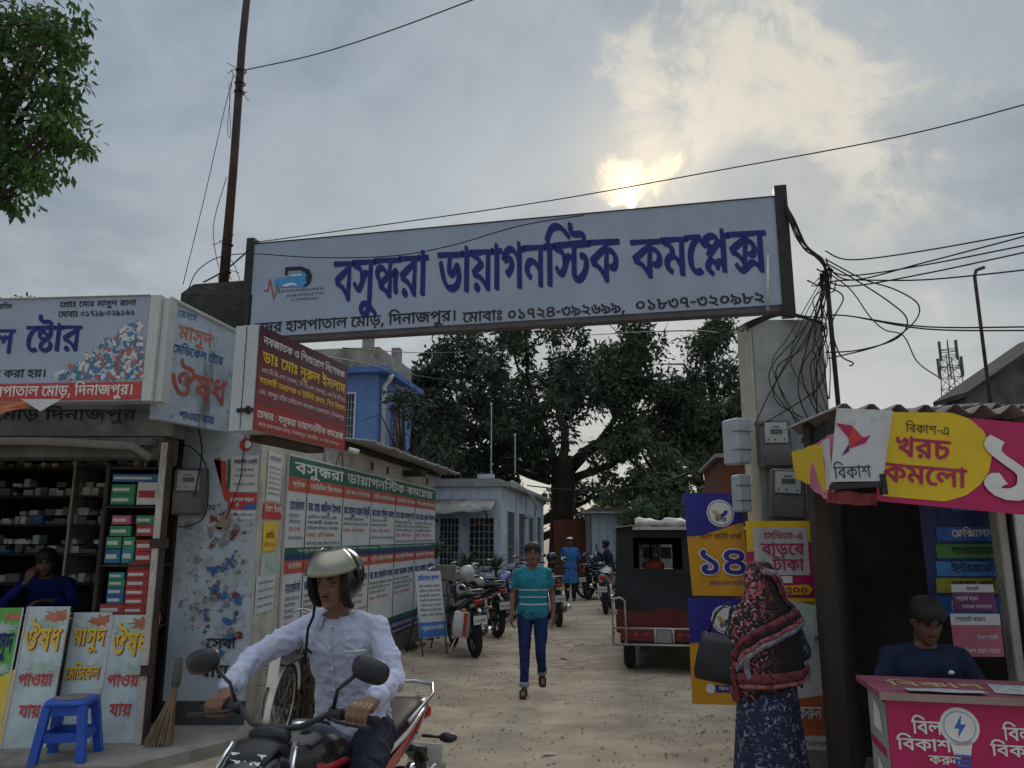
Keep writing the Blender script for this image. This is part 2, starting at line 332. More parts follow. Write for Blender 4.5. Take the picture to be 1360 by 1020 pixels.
GLY={6:(438,[[90,-10,-33,42,-17,16,-21,14,11,15,6,-1,22,-17,18,-19,18,-23,11,-19],[50,87,-8,2,-8,4,-8,8,-6,13,0,14,6,14,10,9,12,4,14,0,14,-5,8,-9,6,-15,0,-10,-5,-14,-6,-6,-15,-8],[48,104,16,1,5,5,3,4,1,6,-1,8,-4,7,-8,4,-14,-1,-8,-8,-1,-6,1,-10,6,-7]]),
7:(438,[[48,0,-12,4,-11,10,-5,12,0,16,4,10,10,11,14,5,14,0,14,-5,8,-9,6,-14,0,-10,-4,-14,-8,-8,-12,-7],[52,16,4,0,10,4,4,4,3,8,-3,12,-6,6,-6,2,-6,0,-6,-2,-6,-4,-3,-8,0,-8,2,-6,7,-6],[50,87,-8,2,-8,4,-8,8,-6,13,0,14,6,14,10,9,12,4,14,0,14,-5,8,-9,6,-15,0,-10,-5,-14,-6,-6,-15,-8],[48,104,16,1,5,5,3,4,1,6,-1,8,-4,6,-6,4,-12,1,-8,-4,-4,-5,-1,-6,1,-10,6,-7]]),
8:(893,[[180,0,-17,26,-21,16,-18,-14,-20,-5,-18,0,-14,3,-14,6,-8,6,-13,14,-10,14,-13,26,-6,16,0,3,18,5,16,-38,10,-16,14,-13,20,-7,24,1,8,4,8,7,6,14,0,16,-2,6,-6,10,-6,4,-8,3,-12,0,-6,-3,-3,-4,0,-18,-17,-2,-4,10,0,12,4,10,12,10,-3,6,-7,6,-10,4,-66,0,-1,2,1,14,227,0,0,-16,-23,0,-3,-2,0,-134,-3,-2],[179,30,1,0,1,4,-1,103,-82,1,6,-12,22,-6,16,-13,6,-11,3,-12,-1,-26,11,-8]]),
9:(1158,[[180,0,-17,26,-21,16,-18,-14,-20,-5,-18,0,-14,3,-14,6,-8,6,-13,14,-10,14,-13,26,-6,16,0,3,18,5,16,-38,10,-16,14,-13,20,-7,24,1,8,4,8,7,6,14,0,16,-2,6,-6,10,-6,4,-8,3,-12,0,-6,-3,-3,-4,0,-18,-17,-2,-4,10,0,12,4,10,12,10,-3,6,-7,6,-10,4,-66,0,-1,2,1,14,230,1,10,-3,8,-9,0,27,2,2,12,0,6,-17,25,-1,0,-16,-23,0,-2,-2,0,-135,-18,-1,-2,2,0,120,-6,8,-8,7,-30,1,-3,-2,0,-134,-3,-2],[179,30,1,0,1,4,-1,103,-82,1,6,-12,22,-6,16,-13,6,-11,3,-12,-1,-26,11,-8]]),
10:(530,[[122,-15,-36,25,-22,12,-30,11,-22,5,2,14,2,3,24,-4,20,0,22,5,7,6,4,6,3,8,0,10,-6,12,-10,6,-10,3,-18,0,-8,-3,-5,-4,-2,-4,0,-12,-15,-3,-2,1,-2,6,0,12,2,8,8,8,12,6,1,2,-7,8,-10,6,-26,0,0,16,88,1,3,1,0,6,-3,6,-8,6,-48,2,-8,2,-12,6,-7,8,-5,14,0,18,2,4,16,-2,1,-18,3,-6,6,-6,12,-3,34,0,16,-3,7,-4,7,-6,4,-10,2,-14,26,-2,1,-14,-1,-2,-80,0,8,-13,20,-2,14,-7,11,-10,7,-12,2,-8,0,-10,-3,-12,-5,-8,-14,-13,-23,-7,31,-16,32,-22,-3,-6,-7,-7]]),
12:(712,[[96,6,-16,3,-14,6,-12,9,-8,8,-12,16,-11,20,-15,48,16,5,2,-1,11,-34,15,-32,8,-9,11,-11,9,-5,12,-3,24,0,10,4,10,6,7,12,2,8,-1,18,-4,11,-2,1,-16,-16,-10,-7,-8,-2,-12,0,-8,2,-8,8,-5,11,-1,55,-72,1,-1,2,0,14,3,1,124,0,3,1,-1,8,-4,7,-8,3,-56,1,-12,2,-14,6,-9,11,-4,10,-1,14,2,10,18,-2,0,-20,4,-5,7,-5,9,-3,50,0,16,-2,10,-5,5,-6,4,-8,3,-16,32,-1,2,-1,0,-14,-2,-2,-88,-1,-1,-49,3,-7,8,-2,8,3,15,14,9,12,14,2,3,-2,9,-16,6,-24,0,-14,-4,-16,-6,-11,-8,-8,-22,-11,-12,-2]]),
16:(758,[[150,0,-6,10,-6,6,-10,5,-14,1,-30,-4,-28,0,-16,4,-12,6,-11,14,-5,16,0,22,2,13,19,-1,-2,-14,1,-20,5,-10,11,-9,14,-3,16,0,24,4,22,0,8,-2,14,-9,1,97,-2,6,-3,4,-8,3,-12,0,-8,-2,-16,-11,-12,-16,-3,-10,1,-8,4,-4,6,-2,14,0,2,-12,-2,-5,-20,-1,-16,7,-7,11,-1,20,4,12,9,14,11,10,12,8,12,5,10,2,20,-1,12,-5,5,-5,5,-6,3,-14,0,-124,-1,-2]]),
18:(738,[[100,11,-14,3,-16,7,-14,11,-13,14,-12,18,-10,20,-13,42,18,6,10,-32,13,-28,11,-16,12,-12,10,-7,12,-5,10,-2,20,0,10,3,8,5,5,6,3,8,-1,14,-7,9,-4,3,-18,-7,-7,17,19,9,11,9,5,14,-1,8,-3,6,-10,5,-16,0,-14,-5,-12,-8,-7,-8,-2,-6,2,-8,11,-6,-6,-17,-10,2,-10,7,-7,12,0,10,5,14,6,8,20,15,24,8,24,-1,14,-8,7,-8,4,-10,1,-12,-2,-10,-12,-18,8,-8,7,-14,1,-6,-1,-18,-5,-12,-5,-6,-17,-10,-16,-5]]),
19:(874,[[100,11,-14,3,-16,7,-14,11,-13,14,-12,18,-10,20,-11,30,-2,12,18,6,10,-32,13,-28,11,-16,12,-12,10,-7,12,-5,10,-2,20,0,12,4,9,6,5,12,0,8,-3,10,-9,8,-18,-6,-7,16,19,9,10,8,6,13,-2,12,-4,5,-8,4,-16,0,-14,-5,-10,-7,-6,-6,-5,-9,2,-8,11,-6,-6,-17,-16,5,-9,10,-2,6,0,10,5,14,12,13,17,11,21,7,18,0,16,-5,8,-8,7,-14,-1,-16,2,-2,16,14,4,10,0,14,-5,10,-11,8,-16,4,-44,6,-14,4,-9,6,-6,6,-5,10,-2,16,2,9,17,-1,1,-18,4,-6,8,-6,12,-3,52,-7,16,-7,14,-13,4,-8,2,-10,-1,-18,-9,-16,-14,-13,-27,-15,9,-14,4,-12,-1,-18,-5,-12,-12,-11,-16,-8,-10,-2]]),
20:(807,[[104,0,-17,24,-21,18,-20,12,-27,8,-9,22,2,3,30,15,24,12,37,14,1,9,-106,1,-1,2,1,14,206,0,0,-14,-2,-2,-78,-1,0,-9,32,-9,12,-7,11,-10,6,-8,4,-10,1,-18,-4,-11,-4,-7,-6,-4,-10,-4,-22,0,-2,4,2,14,10,0,12,4,5,10,-1,10,-6,10,-8,6,-18,8,-14,2,-1,-106,-3,-2],[102,32,2,-1,0,3,0,73,-34,-12,-36,-19,16,-5,22,-11,16,-13]]),
21:(696,[[132,0,-27,30,-17,12,-18,10,-29,8,-4,22,19,3,14,4,12,6,7,7,5,14,-4,16,-3,0,-13,-15,-12,-7,-10,-2,-14,0,-8,2,-11,8,-6,10,-1,12,6,16,18,-4,-3,-8,0,-12,5,-5,8,-2,10,2,10,7,14,19,12,3,4,-2,10,-14,6,-14,0,-16,-2,-8,-8,-12,-7,-6,-9,-6,-20,-8,20,-8,20,-11,24,-24,1,3,0,140,3,2,10,0,8,-17,24,-1,-1,-16,-23,0,-2,-2,0,-134,-2,-2]]),
22:(656,[[122,0,-1,2,0,96,-12,16,-19,18,-14,6,-16,1,-14,-5,-13,-14,1,-2,16,4,18,-2,6,-4,7,-6,5,-12,0,-14,-5,-12,-18,-18,-17,-10,-12,16,0,2,18,9,11,9,3,6,-1,10,-5,6,-6,2,-12,0,-16,-6,-20,16,16,24,16,13,18,6,22,-1,12,-4,10,-6,20,-20,2,2,0,44,12,0,8,-17,24,-1,-1,-16,-23,0,-2,-2,0,-134,-2,-2]]),
25:(567,[[52,6,-8,2,-10,7,-9,17,-1,104,-2,2,-24,0,0,16,145,0,1,-14,-2,-2,-98,-1,-1,-3,2,-4,15,-17,20,-7,20,0,14,-3,10,-8,5,-11,0,-16,-3,-12,-7,-14,-10,-14,-13,-11,-14,-7,-16,-4],[56,24,10,0,8,2,12,7,10,8,11,17,2,8,0,12,-3,6,-6,3,-24,1,-16,5,-16,13,-1,-64,3,-12]]),
26:(687,[[162,-12,-34,16,-26,8,-32,7,-34,5,1,12,3,5,20,-3,22,0,20,3,14,6,10,8,5,9,3,8,0,14,-3,6,-7,7,-11,5,-1,-14,-3,-10,-5,-6,-10,-10,-16,-7,-16,-3,-10,0,-14,4,-11,10,-4,12,0,56,-3,2,-22,0,0,16,176,0,0,-14,-2,-2,-128,0,-2,-2,9,-8,11,-6,14,-2,42,0,16,-6,11,-10,5,-8,4,-16,-1,-14,-3,-10,-12,-15,-8,-6,-18,-9,26,-8,32,-14,-1,-6],[51,72,15,0,12,4,8,5,5,7,2,4,-1,8,-6,3,-24,2,-20,10,0,-31,2,-7]]),
27:(917,[[190,-1,-6,23,-3,20,0,26,7,28,-22,3,-22,8,-15,13,-9,12,-18,-10,-13,-12,-3,-7,-2,-11,2,-6,8,-4,12,1,10,4,14,11,22,-6,5,-18,-1,-24,-4,-10,-6,-8,-8,-7,-10,-5,-18,-4,-20,0,-14,3,-17,9,-9,6,-13,14,-8,12,-12,26,-7,20,-2,10,16,5,2,-1,12,-34,14,-25,17,-17,17,-8,24,-1,12,3,8,5,5,7,3,8,-1,20,-1,0,-20,-11,-14,-3,-14,1,-12,5,-9,12,-2,6,0,16,5,12,8,9,17,13,-97,0,-1,2,1,14,233,0,1,-14,-2,-2,-88,0,-2,-2,8,-9,14,-9,14,-3,26,0,9,-17,-8,-20,-3,-20,2,-30,6,-24,-4,-3]]),
30:(567,[[52,6,-10,3,-8,6,-9,17,-1,104,-2,2,-24,0,-1,16,3,1,98,0,1,1,-1,6,-4,8,-6,4,-54,2,-8,2,-12,6,-7,8,-5,14,0,18,2,4,16,-2,1,-18,3,-6,6,-6,12,-3,38,0,20,-4,8,-5,5,-8,5,-20,24,-1,2,-1,0,-14,-2,-2,-98,-1,-1,-95,2,-10,5,-5,8,-3,8,0,16,6,14,12,8,10,4,10,2,14,-3,10,-3,3,-8,2,-16,-1,-3,12,1,5,16,3,17,-2,6,-4,7,-6,5,-14,0,-16,-3,-12,-5,-12,-12,-16,-13,-11,-14,-7,-16,-4]]),
32:(712,[[96,6,-16,3,-14,6,-12,9,-8,8,-12,16,-11,20,-15,48,16,5,2,-1,11,-34,15,-32,8,-9,11,-11,9,-5,12,-3,24,0,10,4,10,6,7,12,2,8,-1,18,-4,11,-2,1,-16,-16,-10,-7,-8,-2,-12,0,-8,2,-8,8,-5,11,-1,55,-72,1,-1,2,1,14,182,0,0,-14,-2,-2,-88,-1,-1,-49,3,-7,8,-2,8,3,15,14,9,12,14,2,3,-2,9,-16,6,-24,0,-14,-4,-16,-6,-11,-8,-8,-22,-11,-12,-2]]),
33:(567,[[52,6,-10,3,-8,6,-9,17,-1,104,-2,2,-24,0,0,16,145,0,1,-14,-2,-2,-98,-1,-1,-95,2,-10,5,-5,8,-3,8,0,16,6,14,12,8,10,4,10,2,14,-3,10,-3,3,-8,2,-16,-1,-3,12,1,5,16,3,17,-2,6,-4,7,-6,5,-14,0,-16,-3,-12,-5,-12,-12,-16,-13,-11,-14,-7,-16,-4]]),
35:(707,[[90,13,-16,4,-16,9,-18,18,-10,14,-10,20,-10,28,-2,10,16,5,2,-1,12,-34,16,-29,12,-13,8,-6,18,-6,20,0,12,3,8,5,6,8,4,8,1,20,-2,10,-5,8,-8,9,-12,4,-10,0,-10,-5,-4,-8,1,-14,-17,-2,-4,12,0,8,5,14,13,10,14,3,12,0,14,-3,8,-4,8,-6,5,-6,8,-14,3,-12,0,-22,-6,-18,-12,-15,-16,-9,-14,-3],[-2,138,-1,2,0,12,3,3,176,0,3,-3,0,-12,-3,-2]]),
36:(645,[[118,0,-11,14,-25,23,-24,14,-29,9,-5,22,24,4,20,8,8,8,3,6,1,10,-3,10,-7,7,-14,4,-14,-1,-8,-4,-5,-8,0,-6,7,-10,-8,-13,-4,0,-9,9,-4,8,-1,16,6,12,10,9,18,5,18,0,18,-5,12,-11,5,-8,3,-12,0,-10,-6,-16,-6,-6,-8,-7,-26,-11,26,-11,14,-9,12,-10,12,-14,1,2,-1,142,2,2,11,0,7,-17,26,-1,-1,-16,-23,0,-3,-2,0,-134,-3,-2]]),
37:(603,[[112,-1,-8,31,-2,18,2,30,6,20,-8,-3,-26,-16,-42,-35,-14,12,0,80,-2,2,-20,0,0,16,154,0,1,-14,-1,-2,-110,0,-2,-2,0,-62,36,27,38,19,6,0,14,-14,-8,-20,-4,-22,1,-34,7,-26,-10,-4]]),
38:(596,[[106,0,-12,18,-20,20,-24,14,-16,6,-14,2,-3,4,-7,20,32,20,-12,14,-3,12,1,8,3,6,11,10,12,3,14,0,5,-3,-2,-16,-15,0,-6,-4,-3,-4,0,-6,3,-6,10,-6,46,18,0,22,2,3,40,0,3,-1,-1,-16,-22,0,-3,-2,0,-134,-3,-2],[106,30,1,0,-1,79,-40,-15,-32,-18,26,-9,18,-10,14,-11]]),
39:(604,[[110,0,-2,2,0,50,-18,19,-12,9,-12,6,-14,2,-12,-4,-6,-6,-2,-8,2,-10,4,-6,14,-8,-8,-17,-8,3,-13,10,-7,8,-4,12,0,14,6,14,10,10,10,4,10,2,14,-1,17,-5,13,-8,16,-14,0,59,-110,1,-1,2,1,14,154,0,0,-16,-22,0,-3,-2,0,-134,-3,-2]]),
40:(716,[[138,0,-2,2,0,88,-6,9,-7,9,-3,1,-58,-55,-6,-4,-13,12,7,8,4,8,1,10,-3,6,-8,5,-10,0,-10,-3,-18,16,13,18,14,12,23,13,10,2,20,-1,22,-10,12,-10,16,-18,1,54,12,0,7,-17,24,-1,0,-16,-22,0,-3,-2,0,-134,-3,-2],[71,88,3,1,34,33,-4,6,-14,9,-10,2,-10,0,-10,-2,-8,-4,-19,-17,1,-1,16,1,13,-6,6,-8]]),
41:(838,[[112,0,-22,24,-16,11,-20,10,-34,9,-8,20,1,2,49,28,-10,7,-12,6,-27,9,3,11,-18,1,0,16,214,0,0,-14,-2,-2,-170,0,36,-23,8,-7,1,-12,-1,-3,-42,-20,-4,-5,22,-6,16,-8,16,-11,18,-17,2,2,0,98,18,1,28,-6,18,-10,10,-9,6,-8,6,-16,0,-10,-2,-10,-4,-7,-6,-5,-8,-5,-26,-1,-3,2,1,15,14,1,10,4,4,8,0,10,-5,10,-11,9,-16,7,-10,2,-6,-1,0,-105,-2,-2]]),
42:(596,[[106,0,-12,18,-16,16,-12,9,-24,12,-22,6,-10,23,8,6,32,17,54,22,2,1,0,7,-108,1,-1,2,1,14,152,0,0,-16,-22,0,-3,-2,0,-134,-3,-2],[106,30,1,0,-1,79,-40,-15,-32,-18,26,-9,18,-10,14,-11]]),
43:(721,[[94,11,-14,3,-14,6,-18,13,-7,9,-11,16,-10,20,-11,30,-1,8,16,5,2,-1,9,-28,11,-24,8,-12,12,-13,20,-11,10,-2,16,0,10,2,10,5,12,13,3,12,0,12,-6,18,-3,2,-12,-12,-14,-9,-20,-2,-14,3,-11,10,-4,8,-1,12,4,14,4,3,17,-5,-4,-12,0,-6,3,-6,8,-3,8,0,12,5,9,10,9,13,16,1,11,-18,6,-20,1,-20,-5,-18,-7,-11,-6,-7,-16,-9,-16,-4],[-2,138,-1,2,0,12,3,3,180,0,3,-3,0,-12,-3,-2]]),
44:(622,[[114,0,-2,2,0,27,-24,29,-10,7,-8,4,-6,1,-14,-1,-9,-5,-4,-8,0,-8,4,-8,7,-7,12,-5,-6,-18,-4,0,-10,5,-16,13,-7,16,0,16,2,6,9,12,10,7,16,3,0,6,-5,12,-9,9,-10,5,-20,4,2,12,-2,2,-12,1,0,15,160,0,-1,-16,-23,0,-2,-2,0,-134,-2,-2],[111,58,1,-1,1,3,-1,77,-76,1,18,-9,10,-9,7,-12,5,-22,18,-10]]),
45:(626,[[114,0,-22,23,-18,13,-18,9,-36,9,-8,20,1,2,49,28,-10,7,-12,6,-27,9,3,11,-18,1,0,16,160,0,0,-16,-22,0,-3,-2,0,-134,-3,-2],[112,26,2,0,0,4,-2,107,-72,1,36,-23,8,-7,1,-12,-1,-3,-42,-20,-4,-5,22,-5,20,-10,18,-13]]),
46:(596,[[40,-1,-8,9,-1,4,1,6,4,6,6,4,10,-1,6,-5,3,-4,0,-10,-4,-6,-5,-3],[106,0,-12,18,-16,16,-12,9,-24,12,-22,6,-10,23,8,6,32,17,54,22,2,1,0,7,-108,1,-1,2,1,14,152,0,0,-16,-22,0,-3,-2,0,-134,-3,-2],[106,30,1,0,-1,79,-40,-15,-32,-18,26,-9,18,-10,14,-11]]),
47:(731,[[142,0,-2,2,0,76,-6,8,-8,7,-10,2,-10,-3,-6,-8,0,-15,-14,-2,-3,1,-2,12,-5,8,-8,7,-8,3,-12,0,-10,-5,-6,-11,0,-6,2,-8,8,-8,18,-10,-5,-16,-3,-2,-18,8,-8,7,-9,11,-5,14,0,16,4,11,12,11,14,6,24,-1,10,-4,14,-11,8,9,14,4,14,-2,14,-8,0,34,-142,1,-1,2,1,14,186,0,0,-16,-22,0,-3,-2,0,-134,-3,-2]]),
48:(677,[[128,0,-2,2,0,112,-9,12,-9,8,-14,5,-14,-2,-7,-5,-3,-6,-1,-12,5,-9,10,-8,18,-4,-1,-17,-15,1,-12,5,-8,6,-8,10,-11,-12,-7,-6,-12,-4,-14,-1,-1,1,-1,17,16,3,10,5,6,9,1,12,-4,8,-11,8,-16,1,-14,-2,-2,17,12,3,22,-1,12,-6,12,-12,11,12,6,4,11,3,14,0,16,-6,12,-11,0,30,2,2,10,0,2,-2,6,-14,26,-2,-1,-16,-23,0,-3,-2,0,-134,-3,-2]]),
49:(633,[[116,0,-18,18,-22,17,-18,9,-38,10,-8,20,1,2,52,28,-21,12,-31,10,3,12,-18,0,0,16,162,0,0,-16,-24,0,-2,-2,0,-134,-2,-2],[114,26,2,0,0,2,-1,40,-13,12,-16,13,-8,-2,-20,-10,-20,-11,24,-8,18,-9,20,-13],[114,92,2,0,0,2,-2,44,-77,0,39,-19,17,-11]]),
50:(682,[[128,0,-1,2,0,78,-6,8,-7,5,-4,1,-6,-1,-6,-5,-24,-40,-10,-11,-4,-3,-8,-2,-12,0,-10,4,-11,10,-9,12,0,4,14,7,9,-13,5,-4,6,-1,8,1,6,6,9,12,-2,16,-5,16,-9,10,-13,7,-28,5,2,13,-14,1,-1,2,1,14,174,0,0,-16,-22,0,-3,-2,0,-134,-3,-2],[78,92,2,0,12,16,8,4,12,-1,16,-10,-2,36,-92,1,24,-9,10,-9,7,-10]]),
51:(530,[[122,-15,-36,25,-22,12,-30,11,-22,5,2,14,2,3,24,-4,20,0,22,5,7,6,4,6,3,8,0,10,-6,12,-10,6,-10,3,-18,0,-8,-3,-5,-4,-2,-4,0,-12,-17,-2,-2,8,2,16,8,10,12,6,1,2,-7,8,-10,6,-26,0,0,16,136,0,1,-14,-1,-2,-80,0,8,-13,20,-2,14,-7,11,-10,7,-12,2,-8,0,-10,-3,-12,-5,-8,-14,-13,-23,-7,31,-16,32,-22,-3,-6,-7,-7]]),
54:(266,[[24,0,-1,2,0,116,-3,8,-6,7,-8,4,-8,2,-1,13,1,3,12,-1,7,-4,7,-7,-1,27,1,2,10,0,4,-2,5,-14,25,-2,1,-14,-1,-2,-22,0,-3,-2,0,-134,-3,-2]]),
55:(266,[[24,0,-1,2,0,134,-1,2,-22,0,-3,2,1,14,20,1,2,1,-13,16,-1,6,22,30,10,9,14,8,16,4,22,0,18,-4,14,-5,26,-15,26,-21,0,-4,-8,-10,-40,28,-18,9,-20,4,-20,-1,-16,-6,-12,-10,-13,-20,2,-6,11,-13,28,-1,1,-14,-1,-2,-22,0,-3,-2,0,-134,-3,-2]]),
56:(266,[[24,0,-1,2,0,134,-3,2,-22,0,-1,2,1,14,22,1,3,1,-2,16,-6,12,-9,9,-8,6,-10,5,-16,5,-22,3,-26,0,-16,-2,-14,-5,-4,-3,0,-6,4,-4,54,-2,8,-2,8,-4,8,-10,3,-18,-1,-2,-14,0,-5,14,-7,4,-6,1,-40,0,-16,3,-10,6,-6,10,0,10,4,8,10,10,16,6,20,3,42,-1,32,-7,20,-10,16,-14,9,-17,5,-24,24,-2,0,-16,-22,0,-3,-2,0,-134,-3,-2]]),
57:(0,[[10,-67,-38,27,-10,-14,-14,-10,-10,-2,-22,1,-12,7,-7,8,-2,6,0,14,7,10,12,8,8,2,18,0,16,-3,1,1,1,14,16,0,2,-2,1,-22,22,-14,22,-18,-1,-4,-6,-6],[-77,-50,11,-1,8,3,9,8,3,10,-16,4,-14,0,-8,-3,-3,-5,-1,-6,4,-7]]),
58:(0,[[30,-67,-34,21,-14,-9,-12,-4,-20,-1,-10,2,-10,6,-5,6,-2,8,2,14,5,6,8,5,18,5,2,10,16,0,2,-2,0,-14,-4,-7,-4,-4,-14,0,-10,-3,-3,-6,2,-6,11,-5,10,1,10,4,16,13,2,1,24,-12,23,-16,1,-2,-2,-3]]),
61:(346,[[58,-1,-12,3,-8,5,-12,12,-9,15,-5,26,1,20,5,19,11,19,20,20,-51,0,-1,2,0,14,1,1,88,0,3,-1,-1,-15,-18,-7,-16,-12,-11,-14,-8,-18,-2,-8,0,-30,2,-8,7,-12,10,-9,12,-4,12,1,10,4,9,-12,-1,-4,-10,-5,-10,-2]]),
67:(266,[[24,0,-1,2,0,134,-3,2,-22,0,-1,2,1,14,26,1,1,3,-2,8,-7,7,-8,2,-60,0,-12,2,-10,4,-10,9,-5,10,-2,10,2,18,17,-2,0,-16,2,-6,3,-4,7,-5,10,-2,56,0,14,-2,13,-7,5,-6,3,-6,3,-16,24,-2,0,-16,-22,0,-3,-2,0,-134,-3,-2]]),
68:(712,[[86,-37,-6,3,-3,4,-1,12,6,8,6,2,8,0,4,-3,5,-5,1,-10,-2,-4,-4,-5,-6,-2],[96,6,-16,3,-14,6,-12,9,-8,8,-12,16,-11,20,-15,48,16,5,2,-1,11,-34,15,-32,8,-9,11,-11,9,-5,12,-3,24,0,10,4,10,6,7,12,2,8,-1,18,-4,11,-2,1,-16,-16,-10,-7,-8,-2,-12,0,-8,2,-8,8,-5,11,-1,55,-72,1,-1,2,1,14,182,0,0,-14,-2,-2,-88,-1,-1,-49,3,-7,8,-2,8,3,15,14,9,12,14,2,3,-2,9,-16,6,-24,0,-14,-4,-16,-6,-11,-8,-8,-22,-11,-12,-2]]),
70:(626,[[40,-1,-9,7,-1,6,1,8,7,7,6,1,8,-1,7,-7,1,-6,-1,-8,-9,-7],[114,0,-22,23,-18,13,-18,9,-36,9,-8,20,1,2,49,28,-10,7,-12,6,-27,9,3,11,-18,1,0,16,160,0,0,-16,-22,0,-3,-2,0,-134,-3,-2],[112,26,2,0,0,4,-2,107,-72,1,36,-23,8,-7,1,-12,-1,-3,-42,-20,-4,-5,22,-5,20,-10,18,-13]]),
75:(592,[[62,23,-20,7,-10,7,-7,9,-5,12,-2,12,0,14,2,12,10,21,14,12,12,5,12,2,14,0,12,-2,12,-5,8,-7,12,-16,4,-20,0,-12,-2,-12,-10,-19,-16,-14,-20,-6],[63,42,23,0,12,8,8,10,4,18,-2,18,-7,12,-11,8,-8,2,-12,0,-12,-3,-11,-9,-6,-10,-3,-16,3,-20,9,-13]]),
76:(592,[[64,0,-20,6,-9,10,-4,10,0,10,6,12,9,8,12,4,7,-18,-11,-6,-3,-8,3,-4,6,-4,18,-1,10,2,10,7,5,8,1,14,-3,10,-9,10,-46,35,-11,13,-4,12,1,8,3,8,9,11,15,-7,-6,-14,0,-6,3,-6,12,-12,31,-22,11,-9,10,-15,3,-12,0,-16,-2,-8,-7,-12,-6,-7,-12,-7,-10,-3]]),
77:(592,[[126,-6,-30,23,-20,11,-26,10,-33,8,3,17,32,-5,26,1,10,2,8,5,6,6,3,6,-1,14,-8,8,-10,4,-32,7,-12,6,-6,5,-4,8,0,10,4,10,6,7,15,-7,-4,-8,0,-6,4,-6,47,-13,11,-7,6,-8,4,-14,0,-8,-6,-16,-13,-13,-23,-9,29,-15,25,-19]]),
78:(592,[[76,10,-14,4,-12,7,-9,9,-8,10,-9,18,-8,24,-8,40,16,5,3,-1,12,-50,10,-24,9,-12,8,-6,8,-4,6,-1,18,1,6,4,7,6,4,8,3,12,0,28,-4,16,-4,8,-10,10,-5,4,-7,1,-8,-1,-4,-3,-3,-5,0,-8,4,-12,-19,-5,-4,7,-2,10,1,16,9,12,12,6,14,1,14,-3,10,-5,8,-7,8,-12,4,-8,5,-18,1,-30,-6,-25,-6,-9,-8,-9,-18,-8]]),
79:(592,[[64,0,-16,3,-12,5,-11,8,-7,12,-2,14,0,8,3,8,11,13,18,11,-16,10,-9,8,-4,10,0,14,3,8,6,8,18,12,16,3,32,-1,14,-4,10,-6,7,-8,4,-10,1,-10,-3,-12,-7,-9,-20,-13,19,-10,8,-8,5,-14,0,-16,-2,-8,-6,-10,-12,-9,-20,-6],[63,18,21,0,10,2,9,4,6,6,3,8,0,10,-2,6,-12,10,-24,9,-16,-5,-12,-6,-6,-7,-4,-7,1,-14,5,-6,8,-6],[72,92,4,-1,10,3,12,6,7,6,4,6,0,10,-5,8,-6,4,-12,3,-16,1,-16,-3,-12,-7,-3,-6,0,-8,4,-8,15,-10]]),
80:(592,[[70,0,-16,3,-14,6,-6,4,-10,11,-10,20,-2,14,1,16,8,22,9,12,14,13,32,22,28,13,8,-12,-3,-8,1,-14,10,-7,14,-1,7,-14,-26,-16,-11,-12,-5,-8,-1,-12,4,-8,6,-5,10,-3,14,0,8,-20,-12,-7,-20,-6,-20,-3],[70,18,24,0,16,4,-12,4,-8,5,-6,7,-5,14,0,8,5,16,7,8,19,18,-11,6,-4,6,-5,16,-21,-12,-21,-20,-11,-16,-4,-14,0,-18,5,-14,6,-7,8,-5]]),
81:(592,[[78,10,-22,7,-12,10,-8,9,-9,14,-10,22,-11,40,18,6,12,-44,10,-20,10,-14,18,-10,20,-1,10,4,8,7,5,6,3,10,0,22,-2,6,-2,2,-4,-8,-9,-8,-15,-6,-12,1,-8,5,-8,14,-2,38,-6,6,-10,2,1,14,3,4,6,0,12,-3,6,-4,5,-5,3,-12,0,-34,4,-6,8,-2,6,3,9,11,6,14,13,2,8,-10,7,-24,1,-16,-3,-18,-4,-10,-9,-10,-10,-9,-12,-4]]),
82:(592,[[124,0,-20,6,-7,10,-2,16,-1,34,-20,-4,-26,2,-14,6,-11,10,-5,14,1,22,5,12,7,8,13,11,16,7,24,1,16,-6,10,-11,4,-10,1,-10,0,-88,3,-8,14,-4,-2,-16,-2,-2],[56,82,22,-1,16,5,1,38,-2,6,-5,5,-10,3,-12,-1,-14,-7,-10,-12,-4,-10,1,-16,7,-7]]),
83:(592,[[52,0,-16,7,-8,9,-4,8,-1,8,0,92,-1,6,-4,4,-12,4,1,14,3,4,18,-3,4,-3,7,-8,3,-12,0,-40,24,4,26,-4,16,0,12,4,10,10,16,-8,-6,-12,-10,-7,-8,-3,-13,-2,3,-14,-1,-18,-5,-14,-8,-10,-16,-12,-16,-4],[53,18,17,1,12,7,5,6,5,14,0,12,-2,8,-6,6,-12,4,-10,0,-20,-6,0,-36,3,-10]]),
84:(592,[[46,0,-5,16,14,8,6,6,3,8,-1,12,-3,6,-6,4,-16,1,-6,-3,-5,-6,1,-14,-16,-4,-5,12,0,10,4,10,5,5,14,7,16,1,16,-3,10,-6,7,-8,4,-12,0,-12,-3,-8,-6,-10,2,-1,18,4,16,9,8,12,1,14,-7,15,-10,8,-14,7,-54,17,-12,6,-7,5,-6,12,0,10,5,12,8,7,13,-7,-5,-12,0,-6,4,-5,12,-6,54,-17,18,-9,8,-7,7,-8,6,-16,0,-18,-2,-10,-6,-10,-9,-9,-14,-8,-22,-6,-24,-3]]),
